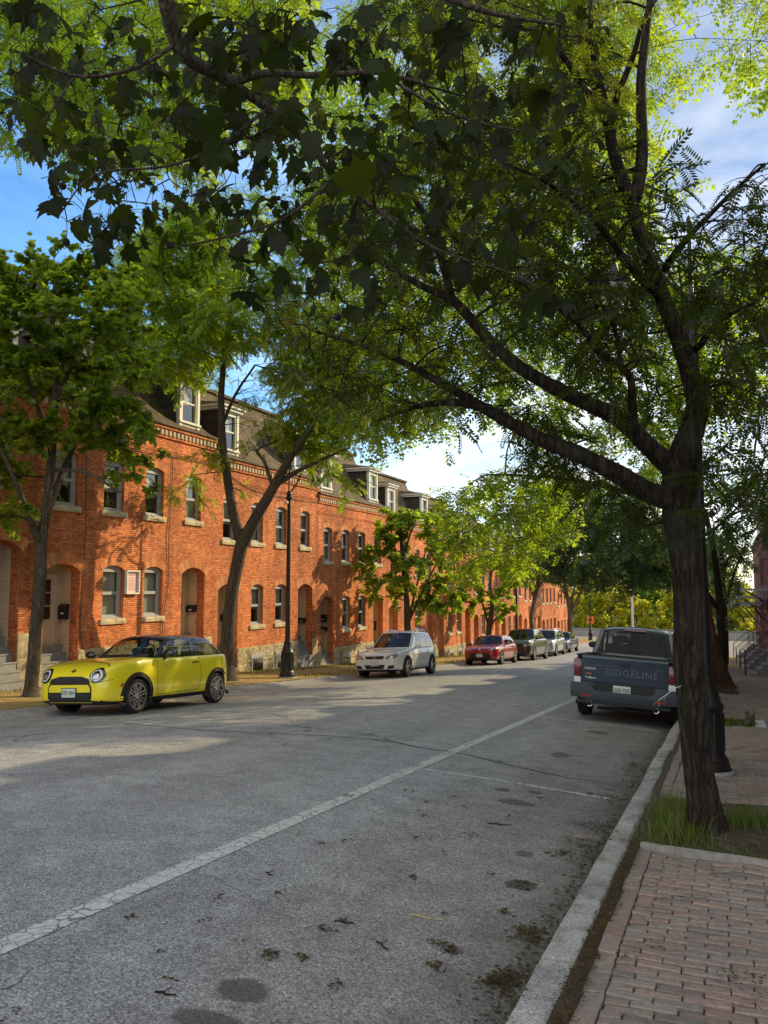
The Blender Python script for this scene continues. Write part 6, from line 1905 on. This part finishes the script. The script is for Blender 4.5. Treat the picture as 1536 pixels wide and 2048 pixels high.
    mb = MB(); c.patch(mb, [(w * a, hood + b) for a, b in f.get('grille', [(-.42, -.20), (-.46, -.11), (.46, -.11), (.42, -.20)])], 'front', .008); c.part('grille', mb, 'black_plastic')
    mb = MB(); c.patch(mb, [(w * a, zb_ + b) for a, b in f.get('intake', [(-.44, .08), (-.48, .24), (.48, .24), (.44, .08)])], 'front', .009); c.part('lower_intake', mb, 'black_plastic')
    mb = MB(); c.patch(mb, [(-w * .76, zb_ - .0), (-w * .72, zb_ + .06), (w * .72, zb_ + .06), (w * .76, zb_)], 'front', .012); c.part('lower_bumper', mb, 'black_plastic')
    mb = MB(); c.patch(mb, circle(0, hood + f.get('badge', -.155), .045, ry=.035), 'front', .016, rings=3); c.part('badge', mb, 'chrome')
    zp = zb_ + f.get('plate', .25)
    h = c.hit(0, zp, 'front')[0]
    c.plate((0, (h.y if h else yf) + .02, zp), 'front', plate_text)
    c.mirror(cow - .40, belt + .07, w * .94, paint_)
    mb = MB(); mb.tube([(-w * .7, cow + .02, belt + .10), (.02, cow + .0, belt + .14)], .008, 5); mb.tube([(0, cow + .06, belt + .1), (w * .62, cow - .05, belt + .16)], .008, 5); c.part('wiper', mb, 'black_plastic')
    if rails:
        for sg in (-1, 1):
            mb = MB(); x = sg * w * .62
            mb.tube(catmull([(x, B[0] - .1, rt + .02), (x, B[0] - .28, rt + .085), (x, lerp(B[0], C[0], .5), rt + .11), (x, C[0] + .25, rt + .08), (x, C[0] + .05, rt + .0)], 4), .02, 6); c.part('roof_rail', mb, paint_ if rails == 2 else 'alloy')
    return c

def slate_pickup():
    c = Car('pickup_truck', 'slate blue pickup truck seen from behind, parked at the right kerb beyond the tree', 'pickup truck')
    w = .98; wb = 3.18; Rw = .385; yf = 2.55; yr = -2.72; zb_ = .30
    st = [(yf, .45, .90, .95, .7), (yf - .1, .35, 1.03, 1.05, .86), (2.1, .30, 1.11, 1.15, .95), (1.59, .30, 1.15, 1.21, w), (1.1, .30, 1.19, 1.24, w), (.5, .30, 1.20, 1.21, w), (-.5, .30, 1.20, 1.20, w), (-.95, .30, 1.20, .92, w), (-1.05, .32, 1.205, .86, w), (-1.59, .34, 1.21, .86, w), (-2.3, .38, 1.215, .86, w * .985), (-2.6, .42, 1.215, .86, w * .965), (yr + .04, .46, 1.205, .86, w * .95), (yr, .48, 1.18, .86, w * .93)]
    c.set_body(tub_mesh(st, 'body', [M['slate_blue_paint'], M['black_plastic']], [(wb / 2, Rw), (-wb / 2, Rw)], .45, .70, deck=(1.0, yr + .01), boxy=1.0))
    c.cabin((1.0, 1.205, .86), (.22, 1.735, .72), (-.72, 1.735, .72), (-.98, 1.21, .86), bf=.25, br=.05, crown=.06, roof_mat='slate_blue_paint', pillar_mat='slate_blue_paint', glass='tinted_glass', wins=((.14, .03, .50, .48), (.54, .52, .90, .90)), v0=.05, v1=.9, rear_glass='rear_glass', rear_frame='gloss_black')
    c.interior(.85, .15, -.55, 1.27, .72)
    mb = MB(); mb.box(-.13, .13, -.60, -.2, 1.08, 1.2); c.part('seat', mb, 'seat_cloth')
    c.wheels((wb / 2, -wb / 2), w - .125, Rw, .245, rim_mat='dark_alloy', spokes=5)
    for ya in (wb / 2, -wb / 2): arch_trim(c, ya, Rw, .445, .51, w, -.3, PI + .3)
    # tailgate
    mb = MB()
    mb.prism([(yr - .012, .725), (yr - .030, .76), (yr - .032, 1.13), (yr - .055, 1.175), (yr - .055, 1.215), (yr - .02, 1.235), (yr + .06, 1.235), (yr + .06, .725)], 'x', -.79, .79)
    tg = c.part('tailgate', mb, 'slate_blue_paint', smooth=35, bevel=.008)
    mb = MB(); mb.box(-.70, .70, yr - .037, yr - .031, 1.055, 1.063); mb.box(-.70, .70, yr - .036, yr - .031, .80, .805); c.part('tailgate_crease', mb, 'slate_blue_paint', tg)
    me = text_mesh('RIDGELINE', .175, .004, bold=.004, spacing=1.16); me.materials.append(M['slate_blue_paint'])
    o = link('tailgate_lettering', me, tg); o.rotation_euler = (PI / 2, 0, 0); o.location = (.13, yr - .036, .945)
    me = text_mesh('HONDA', .055, .002, bold=.001, spacing=1.1); me.materials.append(M['chrome']); o = link('badge_lettering', me, tg); o.rotation_euler = (PI / 2, 0, 0); o.location = (-.63, yr - .036, .985)
    me = text_mesh('AWD', .04, .002, bold=.001); me.materials.append(M['orange_badge']); o = link('badge_lettering', me, tg); o.rotation_euler = (PI / 2, 0, 0); o.location = (-.65, yr - .036, .885)
    me = text_mesh('TrailSport', .05, .002, bold=.001); me.materials.append(M['white_lens']); o = link('badge_lettering', me, tg); o.rotation_euler = (PI / 2, 0, 0); o.location = (-.62, yr - .036, .815)
    mb = MB(); mb.prism(rrect(-.10, .10, 1.06, 1.13, .025), 'y', yr - .046, yr - .03); c.part('handle', mb, 'black_plastic', tg, bevel=.004)
    mb = MB(); mb.box(-.776, .776, yr - .0, yr + .05, 1.236, 1.25); mb.box(-.79, .79, -1.0, -.96, 1.19, 1.245)
    for sg in (-1, 1): mb.box(sg * .86 - .07, sg * .86 + .07, yr + .12, -1.0, 1.213, 1.24)
    c.part('bed_rail', mb, 'black_plastic', bevel=.006)
    for sg in (-1, 1):
        mb = MB(); mb.prism([(sg * .797, .80), (sg * .935, .82), (sg * .955, 1.13), (sg * .91, 1.165), (sg * .797, 1.155)], 'y', yr - .03, yr + .12)
        tl = c.part('tail_light', mb, 'dark_red_lens', smooth=30, bevel=.012)
        mb = MB(); mb.box(min(sg * .80, sg * .925), max(sg * .80, sg * .925), yr - .036, yr - .029, .71, .815); c.part('reverse_lamp', mb, 'white_lens', tl)
        mb = MB(); mb.box(min(sg * .80, sg * .93), max(sg * .80, sg * .93), yr - .034, yr - .0295, .82, .845); c.part('lamp_divider', mb, 'gloss_black', tl)
    # bumper with a stepped middle
    mb = MB()
    mb.prism([(-.97, .44), (-.985, .70), (-.62, .70), (-.50, .58), (.50, .58), (.62, .70), (.985, .70), (.97, .44), (.6, .39), (-.6, .39)], 'y', yr - .10, yr + .14)
    bp = c.part('bumper', mb, 'bumper_slate', bevel=.015)
    mb = MB(); mb.box(-.85, .85, yr - .075, yr + .1, .33, .40); c.part('lower_valance', mb, 'black_plastic', bp, bevel=.02)
    mb = MB(); mb.box(-.56, .56, yr - .02, yr + .0, .585, .722); c.part('plate_recess', mb, 'black_plastic', bp)
    for sg in (-1, 1):
        mb = MB(); mb.box(sg * .68 - .09, sg * .68 + .09, yr - .108, yr - .099, .455, .495); c.part('reflector', mb, 'red_lens', bp)
        mb = MB(); X = sg * .60
        mb.lathe([(.045, -.11), (.055, -.115), (.055, .1), (.045, .1)], 16, axis='y', M=Matrix.Translation((X, yr - .02, .335)), caps=False); mb.lathe([(.044, -.05), (.01, -.048)], 16, axis='y', M=Matrix.Translation((X, yr - .02, .335)), mi=1)
        c.part('exhaust_tip', mb, [M['chrome'], M['gloss_black']], bp, smooth=50)
    mb = MB(); mb.tube([(-.5, yr + .25, .24), (.5, yr + .25, .24)], .03, 8); mb.tube([(-.7, -wb / 2, .33), (.7, -wb / 2, .33)], .05, 8); mb.lathe([(.13, -.12), (.15, 0), (.13, .12)], 14, M=Matrix.Translation((0, -wb / 2, .33))); c.part('rear_axle', mb, 'black_plastic')
    c.plate((-.03, yr - .035, .625), 'rear', '500 920', w=.32, h=.165)
    c.mirror(.75, 1.36, .95, 'black_plastic')
    mb = MB(); mb.prism([(-.02, 1.845), (-.13, 1.845), (-.06, 1.90), (-.04, 1.90)], 'x', -.012, .012); mb.v = [(x + .0, y - .42, z - .02) for x, y, z in mb.v]; c.part('roof_fin', mb, 'slate_blue_paint')
    mb = MB(); mb.box(-.22, .22, -.80, -.77, 1.745, 1.77); c.part('brake_light', mb, 'red_lens')
    mb = MB()
    for ax_ in ('left', 'right'):
        c.seam(mb, [(-.62, 1.08), (-.64, .7), (-.55, .42)], ax_); c.seam(mb, [(.10, 1.08), (.08, .7), (.10, .42)], ax_)
    c.part('door_gap', mb, 'black_plastic')
    return c
simple('slate_emboss', (.085, .115, .155), .25, metal=.3, coat=1.0)
simple('bumper_slate', (.035, .042, .055), .5)

def brown_pickup():
    c = family_car('pickup_truck', 'brown black pickup truck parked between the red hatchback and the silver crossover', 'pickup truck', 5.35, 1.92, 1.80, 3.24, .385, 1.12, 1.16, 'brown_black_paint', kind='sedan', fo=.92, clad=True, spokes=6,
                   face=dict(light=[(.56, -.34), (.56, -.20), (.90, -.18), (.90, -.32)], grille=[(-.46, -.46), (-.52, -.16), (.52, -.16), (.46, -.46)], intake=[(-.5, .06), (-.5, .2), (.5, .2), (.5, .06)], badge=-.28, plate=.2, fog=True))
    return c

ych = yellow_hatch()
ych.root.scale = (1, 1, 1)
mx, my = -10.72, 13.17
ych.place(mx, my, -1)
wsx = family_car('crossover_car', 'white crossover car with roof rails, parked beyond the street lamp', 'car', 4.12, 1.755, 1.585, 2.50, .325, .86, .95, 'pearl_white_paint', kind='suv', clad=True, rails=2, spokes=5, plate_text='',
                 face=dict(light=[(.44, -.24), (.52, -.13), (.86, -.02), (.90, -.12), (.80, -.23)], grille=[(-.36, -.23), (-.40, -.13), (.40, -.13), (.36, -.23)], intake=[(-.36, .10), (-.42, .24), (.42, .24), (.36, .10)], fog=True, plate=.28, badge=-.18))
wsx.place(-10.80, 27.05, -1)
rch = family_car('hatchback', 'dark red hatchback with a wide black front grille, parked under the smaller maple', 'car', 4.37, 1.79, 1.435, 2.64, .33, .86, .93, 'red_paint', kind='hatch', spokes=5,
                 face=dict(light=[(.46, -.15), (.52, -.09), (.90, -.02), (.86, -.11)], grille=[(-.28, -.13), (-.3, -.11), (.3, -.11), (.28, -.13)], intake=[(-.70, .06), (-.46, .38), (.46, .38), (.70, .06)], plate=.26, badge=-.10))
rch.place(-10.75, 39.6, -1)
bpk = brown_pickup(); bpk.place(-10.75, 46.9, -1)
slv = family_car('crossover_car', 'silver crossover car parked behind the brown pickup on the left', 'car', 4.62, 1.86, 1.68, 2.69, .35, 1.0, 1.04, 'silver_paint', kind='suv', rails=1, clad=True)
slv.place(-10.75, 53.3, -1)
nvy = family_car('sedan_car', 'dark navy sedan parked behind the silver crossover', 'car', 4.8, 1.84, 1.45, 2.8, .33, .85, .93, 'navy_paint', kind='sedan')
nvy.place(-10.75, 58.6, -1)
pbl = family_car('sedan_car', 'pale blue grey sedan, last parked car at the far end of the left kerb', 'car', 4.8, 1.84, 1.45, 2.8, .33, .85, .93, 'pale_blue_paint', kind='sedan')
pbl.place(-8.0, 74.5, -1)
spk = slate_pickup(); spk.place(-1.82, 18.6, 1)
dsv = family_car('crossover_car', 'black crossover car with roof rails, parked ahead of the slate pickup', 'car', 4.75, 1.9, 1.78, 2.8, .36, 1.02, 1.08, 'black_paint', kind='suv', rails=1, group='cars parked along the right kerb')
dsv.place(-1.98, 27.0, 1)
wsd = family_car('sedan_car', 'white sedan parked furthest ahead at the right kerb, mostly hidden by the trunk', 'car', 4.8, 1.84, 1.46, 2.8, .33, .85, .93, 'pearl_white_paint', kind='sedan', group='cars parked along the right kerb')
wsd.place(-1.98, 33.6, 1)
# ------------------------------------------------------------------ street lamps
def lamp_proto(label, group):
    o = thing('street_lamp', label, 'street lamp', (0, 0, 0), 0, group)
    mb = MB()
    mb.lathe([(.30, -.3), (.30, .10), (.27, .13)], 24); mb.build('footing', M['concrete'], o, smooth=40)
    mb = MB()
    mb.lathe([(.25, .131), (.25, .19), (.235, .21), (.235, .25), (.20, .29), (.19, .33), (.185, .80), (.20, .83), (.205, .87), (.175, .91), (.15, 1.0), (.115, 1.12), (.12, 1.15), (.12, 1.18), (.095, 1.21)], 20)
    for k in range(12):
        a = 2 * PI * k / 12
        mb.tube([(.186 * math.cos(a), .186 * math.sin(a), .34), (.186 * math.cos(a), .186 * math.sin(a), .79)], .017, 6)
    mb.build('base', M['black_iron'], o, smooth=35)
    mb = MB()
    mb.lathe([(.085, 1.2), (.072, 2.2), (.058, 5.3), (.056, 5.62), (.10, 5.66), (.105, 5.72), (.075, 5.76), (.085, 5.82), (.06, 5.9), (.03, 5.94), (.024, 6.86), (.034, 6.88), (.026, 6.93), (.004, 6.97)], 16)
    mb.build('pole', M['black_iron'], o, smooth=40)
    mb = MB()
    mb.tube(catmull([(.03, 0, 5.86), (.30, 0, 6.20), (.55, 0, 6.72), (.80, 0, 6.85), (.92, 0, 6.65), (.93, 0, 6.48)], 5), .024, 8)
    mb.tube([(.02, 0, 6.7), (.56, 0, 6.73)], .014, 6)
    ar = mb.build('arm', M['black_iron'], o, smooth=60)
    mb = MB(); mb.lathe([(.03, 6.50), (.05, 6.44), (.07, 6.36), (.12, 6.30), (.25, 6.24), (.265, 6.19), (.26, 6.17)], 20, M=Matrix.Translation((.93, 0, 0)))
    mb.build('lamp_shade', M['black_iron'], o, smooth=40)
    mb = MB(); mb.lathe([(.235, 6.169), (.22, 6.11), (.16, 6.05), (.08, 6.02), (.004, 6.01)], 20, M=Matrix.Translation((.93, 0, 0)))
    mb.build('lamp_globe', M['lamp_glass'], o, smooth=60)
    mb = MB(); mb.lathe([(.05, -.07), (.052, .07)], 10, M=Matrix.Translation((-.03, -.09, 5.55)) , axis='y'); mb.build('photo_cell', M['white_trim'], o, smooth=40)
    return o
G_L = 'black street lamps along both kerbs'
lp = lamp_proto('slim black street lamp on the left pavement beside the forked tree', G_L)
lp.location = (-12.55, 22.1, gz(-12.55, 22.1) - .08)
for (x, y, rz, lab) in ((-.225, 10.5, PI, 'black street lamp with fluted base hidden behind the near locust trunk'),
                        (-12.55, 52.5, 0, 'black street lamp on the left pavement behind the red hatchback and brown pickup'),
                        (-12.55, 84.5, 0, 'black street lamp at the far end of the left pavement near the forked tree')):
    copy_tree(lp, (x, y, gz(x, y) - .08), (0, 0, rz), lab)
# a pale pole and an orange road sign at the far end
def far_post(name, px, Y, h, r, mat, label, cat, sign=False):
    d = ray(px, 1200); x = d.x * Y / d.y
    z = zb(Y) - .05
    o = thing(name, label, cat, (x, Y, z))
    mb = MB(); mb.lathe([(r, 0), (r * .8, h)], 10); mb.build('post', M[mat], o, smooth=40)
    if sign:
        mb = MB(); mb.box(-.38, .38, -.06, -.03, h - .75, h + .05); mb.build('sign_panel', M['orange_sign'], o, bevel=.01)
        mb = MB(); mb.box(-.22, .22, -.068, -.0605, h - .42, h - .28); mb.build('panel_mark', M['black_plastic'], o)
    return o
far_post('road_sign', 1180, 92, 2.6, .10, 'wood_post', 'orange sign panel on a pale post at the far end of the street', 'road sign', True)
far_post('utility_pole', 1264, 94, 7.0, .13, 'pale_slab', 'pale metal pole rising behind the slate pickup cab', 'pole')
far_post('bollard', 1443, 60, 1.15, .11, 'wood_post', 'short wooden post at the far end of the right pavement', 'post')
# low wall and hedge closing the view
o = thing('end_wall', 'long low concrete wall running across the end of the street', 'wall', (0, 108.6, zb(108.6) - .1))
mb = MB(); mb.box(-75, 75, -.18, .18, -.3, 1.0); mb.build('wall_body', M['concrete'], o)
mb = MB(); mb.box(-75, 75, -.26, .26, 1.003, 1.13); mb.build('coping', M['dark_stone'], o)

# ------------------------------------------------------------------ grass, litter
def blades(name, spots, n, hmin, hmax, mat, seed, zf, cr=.09, kind='stuff', w=.006):
    rr = random.Random(seed); V = []; T = []
    for i in range(n):
        (cx, cy, sx, sy) = rr.choice(spots)
        x, y = cx + rr.gauss(0, sx), cy + rr.gauss(0, sy)
        h = rr.uniform(hmin, hmax) * (.5 + .5 * rr.random()); a = rr.uniform(0, 2 * PI)
        lean = Vector((rr.gauss(0, 1), rr.gauss(0, 1), 0)) * h * .35
        z = zf(x, y); dx, dy = math.cos(a) * w, math.sin(a) * w
        b = len(V)
        V += [(x - dx, y - dy, z - .01), (x + dx, y + dy, z - .01), (x - dx * .7 + lean.x * .35, y - dy * .7 + lean.y * .35, z + h * .6), (x + dx * .7 + lean.x * .35, y + dy * .7 + lean.y * .35, z + h * .6), (x + lean.x, y + lean.y, z + h * .95)]
        T += [(b, b + 1, b + 3), (b, b + 3, b + 2), (b + 2, b + 3, b + 4)]
    return np_mesh(name, np.array(V), np.array(T), [M[mat]], kind=kind)
x0, x1, y0, y1 = PIT
blades('tree_pit_grass', [(x0 + .16, y0 + .65, .07, .30), (x0 + .26, y0 + .95, .12, .35), (x0 + .12, y0 + 1.3, .07, .3), (x0 + .3, y0 + 1.5, .16, .2), (.12, 7.75, .10, .12), (x0 + .3, y0 + .4, .12, .14), (.2, 7.9, .16, .1)], 2300, .04, .26, 'grass_blade', 3, lambda x, y: pit_z(x, y), w=.0032)
blades('low_weeds', [(x0 + .3, y0 + .12, .2, .05), (.1, y0 + .1, .3, .05), (-.2, 6.9, .25, .1), (.6, 6.7, .35, .12), (.9, 7.6, .4, .3), (.5, 7.4, .3, .3), (1.1, 8.3, .3, .2)], 1300, .015, .05, 'grass_blade', 4, lambda x, y: pit_z(x, y), w=.004)
blades('grass_patch', [((PIT2[0] + PIT2[1]) / 2, (PIT2[2] + PIT2[3]) / 2, .17, .28), (PIT2[0] + .15, PIT2[2] + .25, .1, .15), (PIT2[1] - .15, PIT2[2] + .3, .1, .15)], 2600, .03, .09, 'grass_blade', 5, lambda x, y: gz(x, y), w=.006)
blades('verge_grass', [(-14.6, y, .25, 1.6) for y in frange(14, 60, 2.5)] + [(-12.5, y, .3, 1.2) for y in frange(24, 60, 4)], 9000, .03, .10, 'grass_blade', 6, lambda x, y: gz(x, y), w=.010)
def strips(name, lst, mat, seed, zf, size=(.006, .02), kind='stuff'):
    """crumbs of dry flowers, bark and leaf: little curled flakes in drifts"""
    rr = random.Random(seed); V = []; T = []
    for (cx, cy, sx, sy, n, hgt) in lst:
        for i in range(n):
            x, y = cx + rr.gauss(0, sx), cy + rr.gauss(0, sy)
            L = rr.uniform(*size); w = L * rr.uniform(.25, .7); a = rr.uniform(0, 2 * PI)
            g = math.exp(-((x - cx) / (sx * 1.4)) ** 2 - ((y - cy) / (sy * 1.4)) ** 2)
            z = zf(x, y) + .003 + rr.random() * hgt * g
            ca, sa = math.cos(a), math.sin(a); k = rr.uniform(.0, .5) * L; t = rr.uniform(-.4, .4) * w
            b = len(V)
            for (u, v, q) in ((-L, -w, t), (L, -w, k), (L, w, k - t), (-L, w, 0)): V.append((x + u * ca - v * sa, y + u * sa + v * ca, z + max(0, q)))
            V.append((x, y, z + k * .9))
            T += [(b, b + 1, b + 4), (b + 1, b + 2, b + 4), (b + 2, b + 3, b + 4), (b + 3, b, b + 4)]
    return np_mesh(name, np.array(V), np.array(T), [M[mat]], kind=kind)
def road_spot(px, py): return groundpt(px, py)
L1 = []
for (px, py, sx, sy, n) in ((1010, 1962, .05, .10, 420), (1060, 1870, .06, .10, 380), (985, 1968, .05, .05, 160), (1175, 1700, .10, .20, 420), (1195, 1655, .12, .16, 300), (1120, 1710, .05, .06, 150), (1265, 1540, .09, .25, 300), (1265, 1530, .04, .1, 120), (1225, 1597, .07, .12, 180), (905, 1905, .03, .03, 110), (870, 1935, .025, .03, 70), (880, 1890, .03, .02, 60), (538, 1913, .03, .025, 80), (605, 1918, .03, .02, 50), (1045, 1772, .06, .06, 150), (1010, 1828, .02, .02, 50), (830, 1757, .02, .02, 40), (945, 1673, .05, .05, 60), (690, 1846, .03, .015, 40), (650, 1860, .03, .02, 50), (1180, 1300 + 290, .03, .05, 40), (1265, 1860 - 350, .04, .2, 80)):
    p = road_spot(px, py); L1.append((p[0], p[1], sx * .9, sy * .9, int(n * .55), .03))
for i in range(60):
    L1.append((random.uniform(-3.2, -1.0), random.uniform(2.6, 11), .02, .03, random.randint(3, 14), .01))
L1 += [(KR - .10, y, .05, .5, 160, .012) for y in frange(2, 22, .9)]
strips('leaf_litter', L1, 'dry_litter', 8, gz, (.004, .014))
strips('pavement_litter', [(KR + KW + .045, y, .028, .3, 300, .012) for y in frange(2.4, 6.6, .35)] + [(random.uniform(-.5, 1.4), random.uniform(2.5, 6.3), .05, .05, random.randint(4, 16), .008) for i in range(40)] + [(.05, 4.35, .10, .05, 70, .012), (.3, 3.05, .10, .05, 80, .012)], 'dry_litter', 9, gz, (.003, .010))
strips('gold_litter', [(random.uniform(-15, -12.2), random.uniform(14, 60), .3, .5, 45, .01) for i in range(90)] + [(KL + .15, y, .1, .6, 70, .015) for y in frange(12, 60, 1.2)], 'yellow_litter', 10, gz, (.008, .028))
# twigs lying on the asphalt: each can be picked up
tw = [(850, 1838, 845, 1836, 46), (690, 1815, 670, 1862, 0), (945, 1672, 960, 1680, 0)]
mbt = None
for i, (px, py, ang, L, lab) in enumerate(((850, 1838, .15, .20, 'pale dry twig lying on the asphalt left of the largest litter clump'), (765, 1895, -.6, .12, 'short bent twig on the asphalt below the line'), (688, 1846, .3, .11, 'thick short stick among bits of litter on the asphalt'), (330, 1992, .2, .10, 'small dark stick on the asphalt near the round damp spot'), (538, 1750, -.5, .08, 'small dark twig beside the worn parking line'), (1000, 1650, .4, .22, 'thin long twig on the asphalt below the damp patches'), (1160, 1676, .05, .12, 'pale splinter of wood on the asphalt near the kerb'))):
    x, y = road_spot(px, py)
    mb = MB(); P = [(x + (t - .5) * L * math.cos(ang), y + (t - .5) * L * math.sin(ang) + .01 * math.sin(t * 7), 0) for t in (0, .3, .6, 1)]
    P = [(a, b, gz(a, b) + .007) for a, b, c_ in P]
    mb.tube(P, [.005, .0055, .005, .003], 5)
    mb.tube([P[1], (P[1][0] + .03, P[1][1] + .03, P[1][2] + .012)], .003, 4)
    tag(mb.build('twig', M['wood_post' if 'pale' in lab else 'dark_twig'], smooth=60), lab, 'twig', 'twigs lying on the asphalt')
# the cut sprig growing out of the trunk
p0 = deep(1362, 1372, DL - .14)
o = thing('trunk_sprig', 'thin pale sprig sticking out of the near locust trunk towards the pickup', 'sprig', p0)
mb = MB(); e1 = deep(1335, 1388, DL - .2) - p0; e2 = deep(1318, 1400, DL - .22) - p0
mb.tube(catmull([(0, 0, 0), e1 * .5 + Vector((0, 0, .01)), e1, e2], 3), .0032, 5); mb.build('stem', M['pale_slab'], o)
V, T = scatter('locust_far', np.array([tuple(e1), tuple(e2), tuple(e2)]), np.array([(-.6, 0, -.6), (-.8, .2, -.4), (-.2, 0, -1.)]), np.array([(0, -.5, 1)] * 3, float), np.array([.05, .055, .045]))
np_mesh('sprig_leaves', V, T, [M['lime_leaf']], o)

# ------------------------------------------------------------------ the squirrel by the slab
def skinned(name, joints, edges, mat, parent, sub=2):
    me = bpy.data.meshes.new(name)
    me.from_pydata([j[0] for j in joints], edges, [])
    ob = bpy.data.objects.new('tmp', me); COL.objects.link(ob)
    md = ob.modifiers.new('s', 'SKIN'); md.use_smooth_shade = True
    for i, j in enumerate(joints):
        r = j[1]; me.skin_vertices[0].data[i].radius = (r, r) if not isinstance(r, tuple) else r
    me.skin_vertices[0].data[0].use_root = True
    s2 = ob.modifiers.new('d', 'SUBSURF'); s2.levels = sub; s2.render_levels = sub
    dg = bpy.context.evaluated_depsgraph_get()
    out = bpy.data.meshes.new_from_object(ob.evaluated_get(dg)); bpy.data.objects.remove(ob)
    out.name = name; out.materials.clear(); out.materials.append(mat); out.shade_smooth()
    return link(name, out, parent)
sq = thing('squirrel', 'small grey squirrel sitting upright on the grass patch beside the pale slab', 'squirrel', (.36, 16.15, gz(.36, 16.15)), R(20))
J = [((0, 0, .06), .055), ((.0, -.015, .12), .050), ((-.012, -.03, .175), .040), ((-.02, -.035, .215), .026), ((-.035, -.04, .245), .030), ((-.068, -.045, .237), .016), ((-.088, -.046, .230), .008),
     ((-.03, -.058, .165), .014), ((-.055, -.062, .135), .010), ((-.07, -.055, .15), .007), ((-.03, -.005, .165), .014), ((-.055, .0, .135), .010), ((-.07, -.01, .15), .007),
     ((-.02, -.05, .06), .036), ((-.06, -.06, .035), .018), ((-.04, -.06, .012), .011), ((-.085, -.062, .01), .008), ((-.02, .04, .06), .036), ((-.06, .05, .035), .018), ((-.04, .05, .012), .011), ((-.085, .052, .01), .008),
     ((-.028, -.062, .276), .009), ((-.028, -.020, .276), .009)]
E_ = [(0, 1), (1, 2), (2, 3), (3, 4), (4, 5), (5, 6), (2, 7), (7, 8), (8, 9), (2, 10), (10, 11), (11, 12), (0, 13), (13, 14), (14, 15), (15, 16), (0, 17), (17, 18), (18, 19), (19, 20), (4, 21), (4, 22)]
skinned('squirrel_body', J, E_, M['squirrel_fur'], sq)
skinned('tail', [((.05, 0, .03), .018), ((.085, .0, .05), .030), ((.095, .0, .11), .038), ((.085, 0, .17), .036), ((.105, 0, .215), .026), ((.13, 0, .225), .012)], [(0, 1), (1, 2), (2, 3), (3, 4), (4, 5)], M['squirrel_fur'], sq)
for s_ in (-1, 1):
    mb = MB(); mb.lathe([(.001, -.005), (.0045, 0), (.001, .005)], 8, M=Matrix.Translation((-.048, -.042 + s_ * .024, .25))); mb.build('eye', M['gloss_black'], sq, smooth=60)
# ------------------------------------------------------------------ daylight and camera
SUN_AZ, SUN_EL = R(35.0), R(26.5)          # azimuth from +Y towards +X
sd = Vector((math.sin(SUN_AZ) * math.cos(SUN_EL), math.cos(SUN_AZ) * math.cos(SUN_EL), math.sin(SUN_EL)))
sun = bpy.data.lights.new('sun', 'SUN'); sun.energy = 5.0; sun.angle = R(.53); sun.color = (1.0, .80, .46)
so = bpy.data.objects.new('sun', sun); COL.objects.link(so)
so.rotation_euler = sd.to_track_quat('Z', 'Y').to_euler(); so.location = (30, 40, 40)

wt = NT('World', world=True)
sky = wt.n('ShaderNodeTexSky', sky_type='NISHITA'); sky.sun_disc = False
sky.sun_elevation = SUN_EL; sky.sun_rotation = SUN_AZ; sky.air_density = 1.0; sky.dust_density = .3; sky.ozone_density = 2.6
co = wt.coord('Generated')
sz = wt.n('ShaderNodeSeparateXYZ'); wt.l(co, sz.inputs[0])
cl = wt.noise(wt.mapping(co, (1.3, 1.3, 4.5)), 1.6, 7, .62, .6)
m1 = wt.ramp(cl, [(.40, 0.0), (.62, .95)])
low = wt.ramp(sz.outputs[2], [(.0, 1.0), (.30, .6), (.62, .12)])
back = wt.ramp(wt.math('MULTIPLY_ADD', sz.outputs[1], -1.0, .45), [(.3, 0.0), (.75, 1.0)])  # unseen bright cloud added behind the camera to fill the shaded sides
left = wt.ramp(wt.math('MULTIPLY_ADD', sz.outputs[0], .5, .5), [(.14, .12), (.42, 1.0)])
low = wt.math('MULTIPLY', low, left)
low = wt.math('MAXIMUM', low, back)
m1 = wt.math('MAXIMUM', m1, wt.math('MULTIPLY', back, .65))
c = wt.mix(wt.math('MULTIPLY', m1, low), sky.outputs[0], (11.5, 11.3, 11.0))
deepen = wt.math('MULTIPLY', wt.math('SUBTRACT', 1.0, left), wt.ramp(wt.math('MULTIPLY_ADD', sz.outputs[1], .5, .5), [(.5, 0.0), (.65, 1.0)]))
c = wt.mix(deepen, c, wt.mix(1.0, c, (.98, 1.65, 2.1), 'MULTIPLY'))
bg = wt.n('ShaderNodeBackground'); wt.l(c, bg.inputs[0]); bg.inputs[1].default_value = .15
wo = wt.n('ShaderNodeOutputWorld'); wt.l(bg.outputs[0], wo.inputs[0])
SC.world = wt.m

cam = bpy.data.cameras.new('camera'); co_ = bpy.data.objects.new('camera', cam); COL.objects.link(co_)
cam.sensor_fit = 'HORIZONTAL'; cam.sensor_width = 36; cam.lens = 36 * FPX / 1536
cam.clip_start = .05; cam.clip_end = 3000
mm = Matrix((c_r, c_u, -c_f)).transposed().to_4x4(); mm.translation = CAM
co_.matrix_world = mm
SC.camera = co_
SC.render.engine = 'CYCLES'
SC.view_settings.view_transform = 'Standard'; SC.view_settings.look = 'None'; SC.view_settings.exposure = 0; SC.view_settings.gamma = 1
SC.cycles.max_bounces = 7; SC.cycles.diffuse_bounces = 3; SC.cycles.glossy_bounces = 3; SC.cycles.transmission_bounces = 4; SC.cycles.transparent_max_bounces = 10
SC.cycles.caustics_reflective = False; SC.cycles.caustics_refractive = False
SC.cycles.use_adaptive_sampling = True; SC.cycles.adaptive_threshold = .02
SC.cycles.use_denoising = True
try: SC.cycles.denoiser = 'OPENIMAGEDENOISE'
except Exception: pass
SC.cycles.sample_clamp_indirect = 6
SC.render.resolution_x = 768; SC.render.resolution_y = 1024
